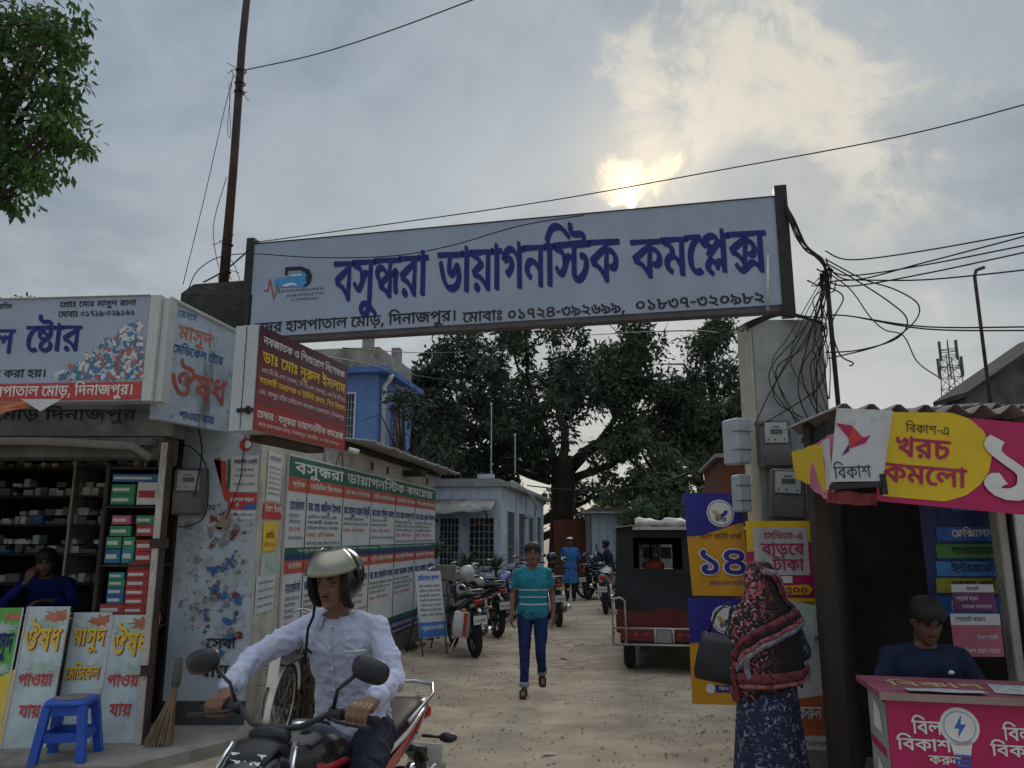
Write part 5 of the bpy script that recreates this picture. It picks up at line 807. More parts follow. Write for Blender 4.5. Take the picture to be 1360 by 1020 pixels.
# ================================================================== BOX SIGN (maroon and red) on the left pillar
A, B = at(345, 432, 5.6), at(462, 487, 7.03); A.z = B.z = 2.49
bs = empty('projecting_sign', label='maroon and red doctor sign box jutting out from the left pillar', cat='signboard', mat=between(A, B))
Lb = (B-A).length; Hb = .81
m = MB(); m.box(-.008, Lb, .004, .20, 0, Hb); m.out('box', M('sign_box_white', (.50, .53, .57), .5, .06, 4, .05, 20, stain=((.3, .3, .3), .3, 3, .5)), bs)
m = MB(); m.box(-.012, -.008, .10, .104, .01, Hb-.01)
for k in range(7): m.ball((-.009, .102, .06+k*.115), .006, 6, 4)
m.out('seam', blackmetal, bs)
m = MB(); m.box(-.03, -.008, .0, .13, .135, .165); m.box(-.03, -.01, .03, .05, .12, .18); m.out('bracket', blackmetal, bs)
m = MB(); m.box(.25, 1.15, .03, .19, -.05, -.002); m.out('hanger', rustmetal, bs)
def grad(name, c0, c1, z0, z1):
    mt, T, b = newmat(name); tc = T.n.new('ShaderNodeTexCoord').outputs['Object']; sx = T.n.new('ShaderNodeSeparateXYZ'); T.inp(sx, 0, tc)
    T.inp(b, 'Base Color', T.mix(T.ss(sx.outputs[2], z0, z1), c0, c1)); b.inputs['Roughness'].default_value = .5; return mt
m = MB(); m.box(0.004, Lb-.006, -.006, .003, .20, Hb-.004); m.out('print_panel', grad('maroon_print', (.20, .03, .035), (.075, .018, .03), .3, .8), bs)
m = MB(); m.box(0.004, Lb-.006, -.006, .003, .004, .199); m.out('print_panel', M('red_print', (.36, .035, .03), .5, .06), bs)
for st, t, z, h, mt, a, b in (("B", "নবজাতক ও শিশুরোগ বিশেষজ্ঞ", .675, .058, ink_white, .05, 1.40), ("B", "ডাঃ মোঃ নূরুল ইসলাম", .535, .080, ink_yellow, .05, 1.42), ("R", "এম.বি.বি.এস (ঢাকা), বি.সি.এস (স্বাস্থ্য), এম.ডি (শিশু)", .455, .032, ink_white, .05, 1.42), ("B", "সহকারী অধ্যাপক ও ইউনিট প্রধান, শিশু বিভাগ", .37, .042, ink_yellow, .03, 1.43), ("R", "এম. আব্দুর রহিম মেডিকেল কলেজ ও হাসপাতাল, দিনাজপুর", .285, .034, ink_white, .04, 1.42), ("B", "চেম্বার : বসুন্ধরা ডায়াগনস্টিক কমপ্লেক্স", .105, .052, ink_white, .03, 1.42), ("R", "সদর হাসপাতাল মোড়, দিনাজপুর। মোবাইল : ০১৭২৪-৩৯২৬৯৯", .04, .028, ink_white, .05, 1.35)):
    tx(st, t, bs, mt, a*Lb/1.47, z, b*Lb/1.47, h, -.009)
# ================================================================== DOCTOR LIST BOARD AND ITS BUILDING
hb = empty('clinic_building', label='low pale plastered clinic building behind the doctor list board', cat='building', mat=between(wallA, wallB))
LW = (wallB-wallA).length
m = MB(); m.prism([(-.02, .012), (LW, .012), (LW, 4.2), (2.2, 4.2), (1.85, .3), (-.02, .3)], 0, 2.88, 'xy'); m.out('wall', pale_wall, hb)
m = MB(); m.box(-.02, LW+.004, -.012, .011, .0, .30); m.out('plinth', M('dark_plinth', (.10, .105, .10), .9, .3, 3, .4, stain=((.05, .06, .04), .6, 3, .4)), hb)
m = MB(); m.box(-.05, 1.35, -.05, .9, 2.885, 3.02); m.box(-.02, 1.30, .012, .85, 3.02, 3.1); m.out('roof_slab', roofc, hb)
m = MB(); m.box(1.0, 1.32, -.02, .01, 2.35, 2.88); m.out('tarpaulin', M('grey_sheet', (.33, .34, .34), .6, .3, 4, .5, 9), hb)
def corrugated(name, parent, x0, x1, y0, y1, z0, z1, mat, pitch=.076, amp=.018, axis='x', thick=.0, jag=0, seed=1, kind=None, tz=None):
    m = SMB(); n = int(abs(x1-x0)/pitch*6); g = []; rnd = random.Random(seed)
    jg = [rnd.uniform(-jag, jag) for _ in range(n//12+2)]
    for j, f in enumerate((0, .5, 1)):
        g.append([(x0+(x1-x0)*i/n, y0+(y1-y0)*f+(jg[i//12] if j == 0 else 0), z0+(z1-z0)*f+amp*math.sin(2*math.pi*i/6)+(tz(i/n) if tz else 0)) for i in range(n+1)])
    m.sheet(g); o = m.out(name, mat, parent, fix=False)
    sd = o.modifiers.new('t', 'SOLIDIFY'); sd.thickness = .004
    return o
corrugated('tin_roof', hb, 1.5, LW+.35, -.42, 4.2, 2.86, 3.4, tin, seed=3, jag=.03)
m = MB(); m.box(1.4, LW+.2, -.05, .0, 2.80, 2.86); m.box(4.2, 4.5, -.30, .0, 2.66, 2.74); m.out('rafter', darkwood, hb)
for x in (2.7, 3.4, 5.7): MB().box(x, x+.06, -.004, .011, 2.62, 2.72).out('vent_hole', dark_in, hb)
cctv = empty('security_camera', label='small white security camera on bracket above the doctor list board', cat='camera'); cctv.matrix_world = hb.matrix_world @ Matrix.Translation((1.45, -.12, 2.76))
SMB().tube([(0, 0, 0), (.05, -.12, -.03)], .035, 10).out('body', ink_white, cctv); SMB().tube([(.05, -.12, -.03), (.053, -.128, -.032)], .026, 10).out('lens', blackmetal, cctv); MB().tube([(0, .02, 0), (0, .12, .02)], .012, 6).out('bracket', blackmetal, cctv)
m = MB(); m.tube([(1.5, -.03, 2.72), (1.52, -.03, 2.5), (1.48, -.02, 2.3), (1.6, -.02, 2.45)], .006, 4); m.tube([(1.45, -.03, 2.75), (1.3, -.03, 2.6), (1.28, -.03, 2.36)], .006, 4); m.out('cable', cable, hb)
db = empty('doctor_list_board', label='large white board of doctor names under a green header', cat='notice board'); db.matrix_world = hb.matrix_world @ Matrix.Translation((0, -.03, 0))
bpy.context.view_layer.update()
def UB(px, py, o=None):
    mt = (o or db).matrix_world.inverted(); q = mt @ Vector((0, 0, CAMZ)); d = (mt.to_3x3() @ ray(px, py)); p = q-d*(q.y/d.y); return p.x, p.z
xb = [.02]+[UB(px, 740)[0] for px in (403, 452, 490, 523, 550)]+[UB(577, 740)[0]]
LW2 = xb[-1]
z0b, z1b, z2b, z3b, zm0, zm1, z4b = .33, 2.56, 2.33, 2.18, 1.50, 1.60, 1.37
MB().box(0, LW2, 0, .025, z0b, z1b).out('panel', M('board_white', (.60, .62, .64), .5, .05, 2, .04, 15, stain=((.45, .47, .48), .35, 1.5, .2)), db)
def strip(z0, z1, mat, x0=.01, x1=None, name='header', y=-.004): return MB().box(x0, x1 or LW2-.01, y, 0, z0, z1).out(name, mat, db)
strip(z2b, z1b-.02, ink_green); strip(z3b, z2b-.002, M('red_band', (.50, .09, .06), .5, .08)); strip(1.535, 1.60, ink_green, name='band'); strip(1.47, 1.533, M('navy_band', (.02, .05, .14), .5), name='band'); strip(1.34, 1.468, M('red_band'), name='band'); strip(.50, .56, ink_green, name='band'); strip(.35, .498, M('navy2', (.02, .035, .2), .5), name='band')
hx = [UB(px, 640)[0] for px in (446, 577)]
tx("B", "বসুন্ধরা ডায়াগনস্টিক কমপ্লেক্স", db, ink_white, .12, 2.375, LW2-.25, .115, -.008)
tx("R", "সদর হাসপাতাল মোড়, দিনাজপুর। মোবাইল : ০১৭২৪-৩৯২৬৯৯, ০১৮৩৭-৩২০৯৮২", db, ink_white, .4, .40, LW2-.2, .06, -.008)
tx("R", "বসুন্ধরা ডায়াগনস্টিক কমপ্লেক্স, সিরিয়ালের জন্য যোগাযোগ করুন", db, ink_white, .3, 1.553, LW2-.3, .026, -.008)
names = ["ডাঃ মোঃ জহিরুল ইসলাম", "ডাঃ মোঃ জাহিদুল ইসলাম", "ডাঃ মাসুদুর রহমান চৌধুরী", "ডাঃ মোঃ শহিদুল আলম", "ডাঃ মোঃ আব্দুল হাই", "ডাঃ মোঃ নূরুল ইসলাম", "ডাঃ মোঃ রেজাউল করিম", "ডাঃ মোঃ রেজাউল হক", "ডাঃ বি. কে. বোস", "ডাঃ মোঃ রেজাউল আলম", "ডাঃ মারুফা বেগম", "ডাঃ মোছাঃ শামীমা"]
heads = ["চক্ষু বিশেষজ্ঞ", "মেডিসিন বিশেষজ্ঞ", "নাক, কান ও গলা বিশেষজ্ঞ", "মেডিসিন ও হৃদরোগ বিশেষজ্ঞ", "অর্থোপেডিক বিশেষজ্ঞ", "শিশু রোগ বিশেষজ্ঞ", "চর্ম ও যৌন বিশেষজ্ঞ", "সার্জারী বিশেষজ্ঞ", "গাইনী বিশেষজ্ঞ", "প্রসূতি ও স্ত্রীরোগ বিশেষজ্ঞ", "ডায়াবেটিস বিশেষজ্ঞ", "হরমোন বিশেষজ্ঞ"]
deg = ["এমবিবিএস, বিসিএস (স্বাস্থ্য)", "এফসিপিএস (মেডিসিন), এমডি", "সহকারী অধ্যাপক", "মেডিকেল কলেজ ও হাসপাতাল", "দিনাজপুর মেডিকেল কলেজ"]
rnd = random.Random(2); bb = MB(); br = MB(); bn = MB(); bw = MB()
for i in range(6):
    a, b = xb[i]+.05, xb[i+1]-.05
    if i: MB().box(xb[i]-.006, xb[i]+.006, -.006, 0, z0b, z2b).out('divider', blackmetal, db)
    for r, (zt, z_) in enumerate(((z3b, 1.60), (1.34, .56))):
        tx("B", heads[i+6*r], None, None, a+.03, zt+.05, b-.03, .05, -.008, mb=bw)
        tx("B", names[i+6*r], None, None, a, zt-.19, b, .085, -.005, mb=bn)
        z = zt-.27
        for k in range(rnd.randint(2, 4)):
            w = rnd.uniform(.6, 1.)*(b-a); tx("R", deg[(i+k+r) % 5], None, None, a, z, a+w, .032, -.005, mb=bb); z -= .06
        tx("R", "চেম্বার : প্রতি শুক্রবার", None, None, a, z-.02, a+.8*(b-a), .04, -.005, mb=br)
        if rnd.random() < .8: tx("R", "রোগী দেখার সময় : বিকাল ৩টা হইতে রাত", None, None, a, z-.11, b, .032, -.005, mb=bb)
for q_, c_ in ((bb, ink_black), (br, ink_red), (bn, ink_navy), (bw, ink_white)): tag(q_.out('lettering', c_, db, fix=False), kind='stuff')
m = MB(); m.box(-1.75, -1.02, 14.1, 14.35, -.02, 1.2); m.box(-1.22, -1.02, 14.35, 18.4, -.02, 1.05); tag(m.out('low_wall', conc), 'short grey concrete wall beyond the doctor list board', 'wall')
A, B = at(553, 850, 12.6), at(589, 832, 13.0)
sb = empty('standing_notice', label='white and blue notice leaning on a metal stand by the clinic wall', cat='notice board')
a3 = gnd(560, 872); sb.location = (a3.x, a3.y, 0); sb.rotation_euler = (R(-12), 0, R(38))
MB().box(0, .46, 0, .02, .25, 1.22).out('panel', flex_white, sb); MB().box(.0, .46, -.004, 0, .26, .47).out('print_band', M('stand_blue', (.06, .2, .5), .5), sb)
tx("B", "মেডিকেল ক্যাম্প", sb, ink_blue, .04, 1.08, .42, .07, -.005)
mb = MB(); [tx("R", t, None, None, .05, .98-.07*i, .42, .03, -.005, mb=mb) for i, t in enumerate(["প্রতি শুক্রবার সকাল", "এমবিবিএস, বিসিএস (স্বাস্থ্য)", "সহকারী অধ্যাপক", "রোগী দেখার সময়", "মেডিকেল কলেজ ও হাসপাতাল", "বিকাল ৩টা হইতে রাত", "চেম্বার : প্রতি শুক্রবার"])]; tag(mb.out('lettering', ink_black, sb, fix=False), kind='stuff')
tx("B", "বসুন্ধরা ডায়াগনস্টিক", sb, ink_white, .04, .36, .42, .05, -.008)
for x in (.02, .44):
    MB().tube([(x, .02, 1.1), (x, .0, .0)], .011, 6).out('leg', rustmetal, sb); MB().tube([(x, .02, .75), (x+.02, .48, .12)], .011, 6).out('leg', rustmetal, sb)

# ================================================================== BACKGROUND BUILDINGS
C0 = at(665, 740, 19.); C1 = at(722, 740, 28.); C0.z = C1.z = 0
wb = empty('whitewashed_house', label='bluish white single storey house with barred windows beyond the low wall', cat='building', mat=between(C0, C1))
LB2 = (C1-C0).length; Wd = 3.4
def UL(px, py, o=wb):
    bpy.context.view_layer.update(); return UB(px, py, o)
m = MB(); m.box(0, LB2, .0, Wd, .0, 2.92); m.out('wall', whiteblue, wb)
m = MB(); m.rings([[(-.10, -.25, z), (LB2+.1, -.25, z), (LB2+.1, Wd, z), (-.1, Wd, z)] for z in (2.925, 3.04)]); m.out('roof', roofc, wb)
m = MB(); m.box(.02, LB2, .04, .12, 3.045, 3.12); m.box(.0, .10, .1, Wd, 3.045, 3.13); m.out('parapet', roofc, wb)
m = SMB(); m.tube([(1.0, -.12, 3.1), (2.2, -.22, 3.02), (3.2, -.32, 2.9), (4.2, -.36, 2.62), (4.3, -.3, 2.3), (3.8, -.1, 2.25)], .05, 8); m.out('waste_pipe', M('grey_pvc', (.4, .42, .44), .5), wb)
m = MB(); m.box(.5, .78, .3, .7, 3.05, 3.28); m.out('roof_block', whiteblue, wb)
def grille(parent, x0, x1, z0, z1, y, nv, nh, frame_m=whiteblue, axis='x', bars=True):
    def P(m, a0, a1, d0, d1, b0, b1):
        (m.box(a0, a1, y+d0, y+d1, b0, b1) if axis == 'x' else m.box(y+d0, y+d1, a0, a1, b0, b1)); return m
    w = P(MB(), x0, x1, -.006, -.002, z0, z1).out('window', M('dark_glass', (.012, .014, .017), .2, .3, 4, 0), parent)
    t = .045; f = MB(); P(f, x0-t, x0, -.03, 0, z0-t, z1+t); P(f, x1, x1+t, -.03, 0, z0-t, z1+t); P(f, x0, x1, -.03, 0, z1, z1+t); P(f, x0, x1, -.045, 0, z0-t, z0); f.out('frame', frame_m, w)
    if bars:
        g = MB()
        for i in range(1, nv): a = x0+(x1-x0)*i/nv; P(g, a-.008, a+.008, -.022, -.008, z0, z1)
        for i in range(1, nh): b = z0+(z1-z0)*i/nh; P(g, x0, x1, -.028, -.02, b-.008, b+.008)
        g.out('bars', M('bar_paint', (.30, .32, .33), .6), w)
for a, b in ((.9, 2.1), (2.9, 4.1), (5.0, 6.2), (7.1, 8.2)):
    grille(wb, a, b, 1.0, 2.35, 0, 4, 3)
    MB().box(b+.30, b+.46, -.06, .0, 0, 2.92).out('buttress', whiteblue, wb)
def gx(px): # local y on the front face
    mt = wb.matrix_world.inverted(); o = mt @ Vector((0, 0, CAMZ)); d = mt.to_3x3() @ ray(px, 700); t = -o.x/d.x; return (o+d*t).y
ya, yb_, yc_, yd_ = gx(656), gx(624), gx(612), gx(585)
grille(wb, ya, yb_, 1.0, 2.15, -.0, 5, 7, axis='y'); grille(wb, yc_+.05, yd_, 1.0, 2.15, -.0, 5, 7, axis='y')
aw = corrugated('awning', wb, .1, Wd, 0, 1, 0, 1, roofc, amp=.01)
me = aw.data
for v in me.vertices:
    yy = v.co.x; f = v.co.y; v.co = Vector((-.02-.75*f, yy, 2.62-.30*f-.05*yy*f+.02*math.sin(yy*9)*f))
for y in (.3, 1.6, 3.): MB().tube([(-.02, y, 2.05), (-.6, y, 2.38)], .02, 5).out('bracket', rustmetal, wb)
m = MB(); m.box(-.012, -.006, ya-.0+.3, ya+.45, 2.02, 2.06); m.out('red_tag', ink_red, wb)
for nm, px, py, Y, ptop in (('roof_mast', 652, 632, 20.5, 537), ('roof_mast', 684, 628, 21, 578)):
    b = at(px, py, Y); t = at(px, ptop, Y); m = MB(); m.tube([(0, 0, 0), (0, 0, t.z-b.z)], .022, 6); m.ball((0, 0, t.z-b.z), .04, 8, 6)
    tag(m.out(nm, steel, loc=b), 'taller thin mast rising from the whitewashed house roof' if px == 652 else 'shorter white pipe on the whitewashed house roof corner', 'mast')
P0 = at(395, 740, 15.5); P1 = at(551, 740, 24.); 
b0 = Vector((-3.75, 15.5, 0)); b1 = Vector((-3.0, 24, 0))
bh = empty('blue_house', label='bright blue house with grey concrete parapet behind the clinic roof', cat='building', mat=between(Vector((-3.05, 17.0, 0)), Vector((-2.62, 19.6, 0))))
m = MB(); m.box(0, 2.6, 0, 4.5, 0, 5.35); m.out('wall', bluewall, bh)
m = MB(); m.box(-.25, 2.75, -.28, 4.5, 5.355, 5.48); m.out('sunshade', M('blue_trim', (.09, .18, .46), .8), bh)
m = MB(); m.box(-.15, 2.4, -.05, 4.5, 5.485, 5.95); m.out('parapet', roofc, bh)
for x, h in ((.0, 6.35), (2.1, 6.5)): MB().box(x, x+.22, .2, .42, 5.95, h).out('roof_column', roofc, bh)
m = SMB(); m.tube([(.1, -.27, 5.33), (.2, -.2, 5.25), (.2, -.08, 5.1), (.2, -.08, 3.2)], .06, 8); m.out('drain_pipe', ink_white, bh)
def gyb(px):
    mt = bh.matrix_world.inverted(); o = mt @ Vector((0, 0, CAMZ)); d = mt.to_3x3() @ ray(px, 530); t = -o.x/d.x; return (o+d*t).y
bpy.context.view_layer.update()
grille(bh, 1.0, 1.9, 3.7, 4.7, 0, 4, 3, frame_m=M('blue_trim'))
grille(bh, gyb(471), gyb(452), 3.8, 4.9, 0, 5, 6, axis='y')
MB().box(-.6, 0, -.1, 4.5, 3.15, 3.32).out('balcony_slab', whiteblue, bh)
m = MB(); m.box(-.02, 2.5, -.5, -.1, 3.0, 3.12); m.out('lower_slab', roofc, bh)
gb = empty('grey_building', label='pale grey unfinished building between the blue house and the big tree', cat='building', mat=between(Vector((-4.6, 30, 0)), Vector((-1.2, 33, 0))))
MB().box(0, 4.5, 0, 5, 0, 4.9).out('wall', whiteblue, gb); MB().box(-.1, 4.6, -.1, 5, 4.9, 5.05).out('roof', roofc, gb); grille(gb, 2.2, 3.2, 3.2, 4.2, 0, 4, 3)
rg = empty('compound_gate', (2.63, 30.2, 0), R(-3), 'rust red sheet metal gate at the end of the lane', 'gate')
MB().box(-1.0, .25, 0, .05, .05, 2.35).out('gate_leaf', rust, rg); 
for x in (-1.0, -.38, .2): MB().box(x, x+.05, -.03, -.002, .05, 2.35).out('gate_rail', rust, rg)
cw = empty('compound_wall', (2.95, 30.3, 0), R(-3), 'pale wall section between the rust red gate and the tin shed', 'wall'); MB().box(0, .75, 0, .15, 0, 2.25).out('panel', whiteblue, cw); MB().ball((.4, -.05, 1.35), (.13, .06, .12), 10, 7).out('wall_lamp', blackmetal, cw)
X0, X1 = at(786, 740, 28).x, at(872, 740, 28).x
sh = empty('tin_shed', (X0, 28, 0), 0, 'pale blue tin shed with leaf littered roof at lane end', 'shed')
shw = M('shed_tin', (.42, .50, .58), .6, .08, 3, .1, stain=((.25, .28, .3), .4, 2, .3))
wsh = X1-X0
for k in range(8): MB().box(.002+wsh*k/8, wsh*(k+1)/8-.012, .0, .03, 0, 2.5).out('panel', shw, sh)
MB().box(0, wsh, .032, 3, 0, 2.5).out('wall', shw, sh); MB().box(-.03, .0, -.03, .05, 0, 2.52).out('corner_strip', blackmetal, sh); MB().box(.8, 1.55, -.012, -.002, 0, 1.9).out('door', M('shed_door', (.36, .43, .5), .6), sh)
MB().box(-.35, wsh+.3, -.35, 3.2, 2.52, 2.58).out('roof', tin, sh)
rnd = random.Random(5); m = MB()
for _ in range(900):
    x = rnd.uniform(-.35, wsh+.2); y = rnd.uniform(-.35, .8); z = 2.6+.18*rnd.random()*max(0, mnoise.noise(Vector((x*3, y, 0)))+.6); a = rnd.random()*6; r = .07
    m.add([(x-r*math.cos(a), y, z), (x, y-.03, z+.02), (x+r*math.cos(a), y, z+r*math.sin(a)), (x, y+.02, z-.02)], [(0, 1, 2, 3)])
tag(m.out('leaf_litter', M('pale_dry_leaf', (.34, .32, .26), .9, .4, 3), sh, fix=False), kind='stuff')
rw = empty('brown_shop', (3.42, 12.5, 0), R(-9), 'rust brown tin shop standing behind the van and blue banners', 'shop')
MB().box(0, 4.5, 0, 3, 0, 2.95).out('wall', rust, rw); MB().box(-.1, 4.6, -.2, 3, 2.97, 3.03).out('roof', tin_rust, rw); MB().box(.15, .7, -.03, -.002, 1.2, 2.3).out('shutter', dark_in, rw)
rgw = empty('boundary_wall', label='grey boundary wall along the right side of the lane', cat='wall', mat=between(Vector((3.7, 15.6, 0)), Vector((5.2, 27.8, 0))))
MB().box(0, 12.2, -.2, 0, 0, 2.1).out('panel', conc, rgw)
og = empty('old_roofed_house', (0, 0, 0), 0, 'old dark gabled house above the tin stall roof on the right', 'house')
a = at(1275, 523, 10.5); b = at(1395, 440, 10.5); c = at(1640, 523, 10.5)
m = MB(); m.prism([(a.x+.1, a.z-.05), (b.x, b.z-.1), (c.x, c.z-.05), (c.x, .0), (a.x+.1, .0)], 10.55, 11.2, 'xz'); m.out('wall', M('dark_gable', (.12, .115, .115), .9, .3, 4, .3, stain=((.05, .05, .05), .8, 2, .3)), og)
m = MB(); e = .07
m.add([(a.x, 10.3, a.z), (b.x, 10.3, b.z), (b.x, 11.2, b.z), (a.x, 11.2, a.z), (a.x, 10.3, a.z-e), (b.x, 10.3, b.z-e), (b.x, 11.2, b.z-e), (a.x, 11.2, a.z-e), (c.x, 10.3, c.z), (c.x, 11.2, c.z), (c.x, 10.3, c.z-e), (c.x, 11.2, c.z-e)], [(0, 1, 2, 3), (4, 5, 6, 7), (0, 1, 5, 4), (1, 8, 9, 2), (5, 10, 11, 6), (1, 8, 10, 5), (0, 3, 7, 4)]); m.out('roof', black_mould, og)
tw = empty('telecom_tower', at(1261, 480, 80), 0, 'distant lattice telecom tower above the tin roof', 'tower'); tw.location.z = 0
topz = at(1261, 462, 80).z; m = MB()
def strut(m, p, q, r=.06): m.tube([p, q], r, 4)
z = 10.; prev = None
while z < topz:
    hw = .55+.05*(topz-z); pts = [(-hw, -hw, z), (hw, -hw, z), (hw, hw, z), (-hw, hw, z)]
    if prev:
        for i in range(4): strut(m, prev[i], pts[i]); strut(m, prev[i], pts[(i+1) % 4], .035); strut(m, pts[i], pts[(i+1) % 4], .035)
    prev = pts; z += 1.2
m.out('lattice', M('tower_grey', (.10, .10, .11), .7), tw)
for zz, r in ((topz-.3, .9), (topz-2.2, 1.25)):
    for k in range(6):
        a = k*1.05; MB().box(-.13, .13, -.06, .06, -1.0, 1.0, mat=Matrix.Translation((r*math.cos(a), r*math.sin(a), zz)) @ Matrix.Rotation(a, 4, 'Z')).out('antenna', M('tower_grey'), tw)
    m = MB(); m.torus((0, 0, zz), r, .04, 'z', 12, 4); m.tube([(-r, 0, zz), (r, 0, zz)], .04, 4); m.out('ring', M('tower_grey'), tw)
p = at(1310, 492, 9.5); q = at(1314, 357, 9.5)
m = SMB(); m.tube([(0, 0, -1.2), (0, 0, q.z-p.z-.1), (.03, 0, q.z-p.z-.02), (.14, 0, q.z-p.z+.02)], .022, 8); tag(m.out('service_mast', rustmetal, loc=p), 'thin bent top service mast rising by the dark gabled house', 'pole')
# ================================================================== TREES
def leaf_mesh(name, mat, parent, centres, n_per, size, spread, seed, droop=.3):
    rg = np.random.default_rng(seed); C_ = np.array([c[:3] for c in centres]); Rr = np.array([c[3] if len(c) > 3 else spread for c in centres])
    N = len(C_)*n_per; idx = np.repeat(np.arange(len(C_)), n_per)
    d = rg.normal(size=(N, 3)); d /= np.linalg.norm(d, axis=1)[:, None]; rad = rg.random(N)**.45
    P = C_[idx]+d*(rad*Rr[idx])[:, None]*np.array([1, 1, .75])
    ax = rg.normal(size=(N, 3)); ax[:, 2] -= droop*2; ax += d*.8; ax /= np.linalg.norm(ax, axis=1)[:, None]
    sd = np.cross(ax, rg.normal(size=(N, 3))); sd /= np.linalg.norm(sd, axis=1)[:, None]
    L_ = (size*rg.uniform(.6, 1.35, N))[:, None]; Wd_ = L_*.2
    V = np.stack([P, P+ax*L_*.5+sd*Wd_, P+ax*L_, P+ax*L_*.5-sd*Wd_], 1).reshape(-1, 3)
    me = bpy.data.meshes.new(name); me.vertices.add(4*N); me.vertices.foreach_set('co', V.ravel().astype(np.float32))
    me.loops.add(4*N); me.loops.foreach_set('vertex_index', np.arange(4*N, dtype=np.int32))
    me.polygons.add(N); me.polygons.foreach_set('loop_start', np.arange(0, 4*N, 4, dtype=np.int32)); me.polygons.foreach_set('loop_total', np.full(N, 4, dtype=np.int32))
    me.materials.append(mat); me.update(); me.validate()
    o = bpy.data.objects.new(name, me); COL.objects.link(o); o.parent = parent; return o
def leafmat(name, c1, c2, tr=.25):
    m, T, b = newmat(name); tc = T.n.new('ShaderNodeTexCoord').outputs['Object']
    f = T.noise(tc, 1.1, 3, .6); g = T.noise(tc, 14., 2, .5)
    col = T.mix(T.ss(f, .35, .65), c1, c2); col = T.mix(T.m('MULTIPLY', T.ss(g, .45, .7), .5), col, tuple(x*1.7 for x in c2))
    T.inp(b, 'Base Color', col); b.inputs['Roughness'].default_value = .5; b.inputs['Specular IOR Level'].default_value = .35
    t = T.n.new('ShaderNodeBsdfTranslucent'); T.inp(t, 'Color', col); mx = T.n.new('ShaderNodeMixShader'); mx.inputs[0].default_value = tr
    T.l.new(b.outputs[0], mx.inputs[1]); T.l.new(t.outputs[0], mx.inputs[2]); T.l.new(mx.outputs[0], m.node_tree.nodes['Material Output'].inputs[0]); return m
bark = M('bark', (.045, .036, .03), .95, .35, 4, .6, 12, stretch=(1, 1, .3))
def branchy(m, p, d, L_, r, lev, rnd, tips, up=.12, spread=.75, segs=5):
    pts = [p.copy()]; rr = [r]; q = p.copy(); dd = d.normalized()
    for i in range(segs):
        dd = (dd+Vector((rnd.gauss(0, .16), rnd.gauss(0, .16), rnd.gauss(0, .1)+up*.3))).normalized(); q = q+dd*L_/segs; pts.append(q.copy()); rr.append(r*(1-.62*(i+1)/segs))
        if lev <= 1 and i >= 1: tips.append((*q, .0))
    m.tube(pts, rr, 7 if lev > 1 else 5)
    if lev == 0: tips.append((*q, .0)); return
    k = rnd.randint(3, 4) if lev > 1 else rnd.randint(3, 5)
    for j in range(k):
        i = segs if j == 0 else rnd.randint(2, segs); a = rnd.random()*2*math.pi; o = dd.orthogonal().normalized(); o.rotate(Matrix.Rotation(a, 3, dd))
        nd = (dd+o*rnd.uniform(.5, 1.)*spread*1.4+Vector((0, 0, up))).normalized()
        branchy(m, pts[i], nd, L_*rnd.uniform(.55, .8), rr[i]*.7, lev-1, rnd, tips, up, spread)
mg = leafmat('mango_leaf', (.032, .05, .032), (.05, .078, .045), .25)
lg_ = leafmat('pale_leaf', (.075, .115, .065), (.12, .17, .095), .35)
bt = empty('big_tree', (1.95, 31, 0), 0, 'large spreading dark mango tree with forked trunk in the centre', 'tree')
m = SMB(); m.tube([(0, 0, -.1), (.0, 0, .9), (.08, 0, 2.8), (.15, 0, 4.0), (.1, 0, 4.9)], [.62, .50, .46, .52, .42], 12)
tips = []; rnd = random.Random(11)
for d, L_, r, base in (((-1., -.2, .62), 4.9, .42, (-.3, 0, 4.3)), ((.8, .1, .75), 4.6, .40, (.4, 0, 4.4)), ((.15, .3, 1.2), 4.0, .3, (.1, .1, 4.7)), ((1.5, -.3, .42), 4.2, .26, (.5, 0, 4.0)), ((-.9, .5, .15), 4.6, .26, (-.4, 0, 3.9)), ((-.35, -.4, 1.0), 4.4, .3, (-.2, -.1, 4.5)), ((-1.3, -.1, .9), 4.6, .22, (-.4, 0, 4.4)), ((-1.8, -.3, .5), 5.4, .24, (-.4, 0, 4.2)), ((1.3, -.5, .9), 4.6, .24, (.4, 0, 4.4))):
    branchy(m, Vector(base), Vector(d), L_, r*.72, 2, rnd, tips, .06, .8)
m.out('trunk', bark, bt, fix=False)
tp = [(t[0], t[1], t[2], rnd.uniform(.3, .85)) for t in tips if t[2] > 2.9]
tp += [(x+rnd.gauss(0, 1.), -1.2+rnd.gauss(0, .6), z+rnd.gauss(0, .6), rnd.uniform(.4, .8)) for x, z, n_ in ((-5.2, 5.8, 10), (-4.2, 4.3, 8), (-6, 7.2, 8), (-3, 7.6, 9), (0, 8., 10), (2.6, 7.8, 10), (4.2, 6.2, 9), (3.6, 4.6, 8), (-1.8, 6.0, 8), (-3.2, 4.2, 8), (-2.0, 4.6, 7), (2.2, 4.2, 8), (1.3, 5.6, 7), (-.6, 5.9, 7), (.6, 6.9, 7), (3.2, 3.6, 7)) for _ in range(n_)]
leaf_mesh('crown', mg, bt, [t for t in tp if mnoise.noise(Vector(t[:3])*.55+Vector((4, 0, 0))) > -.24], 84, .27, .6, 5)
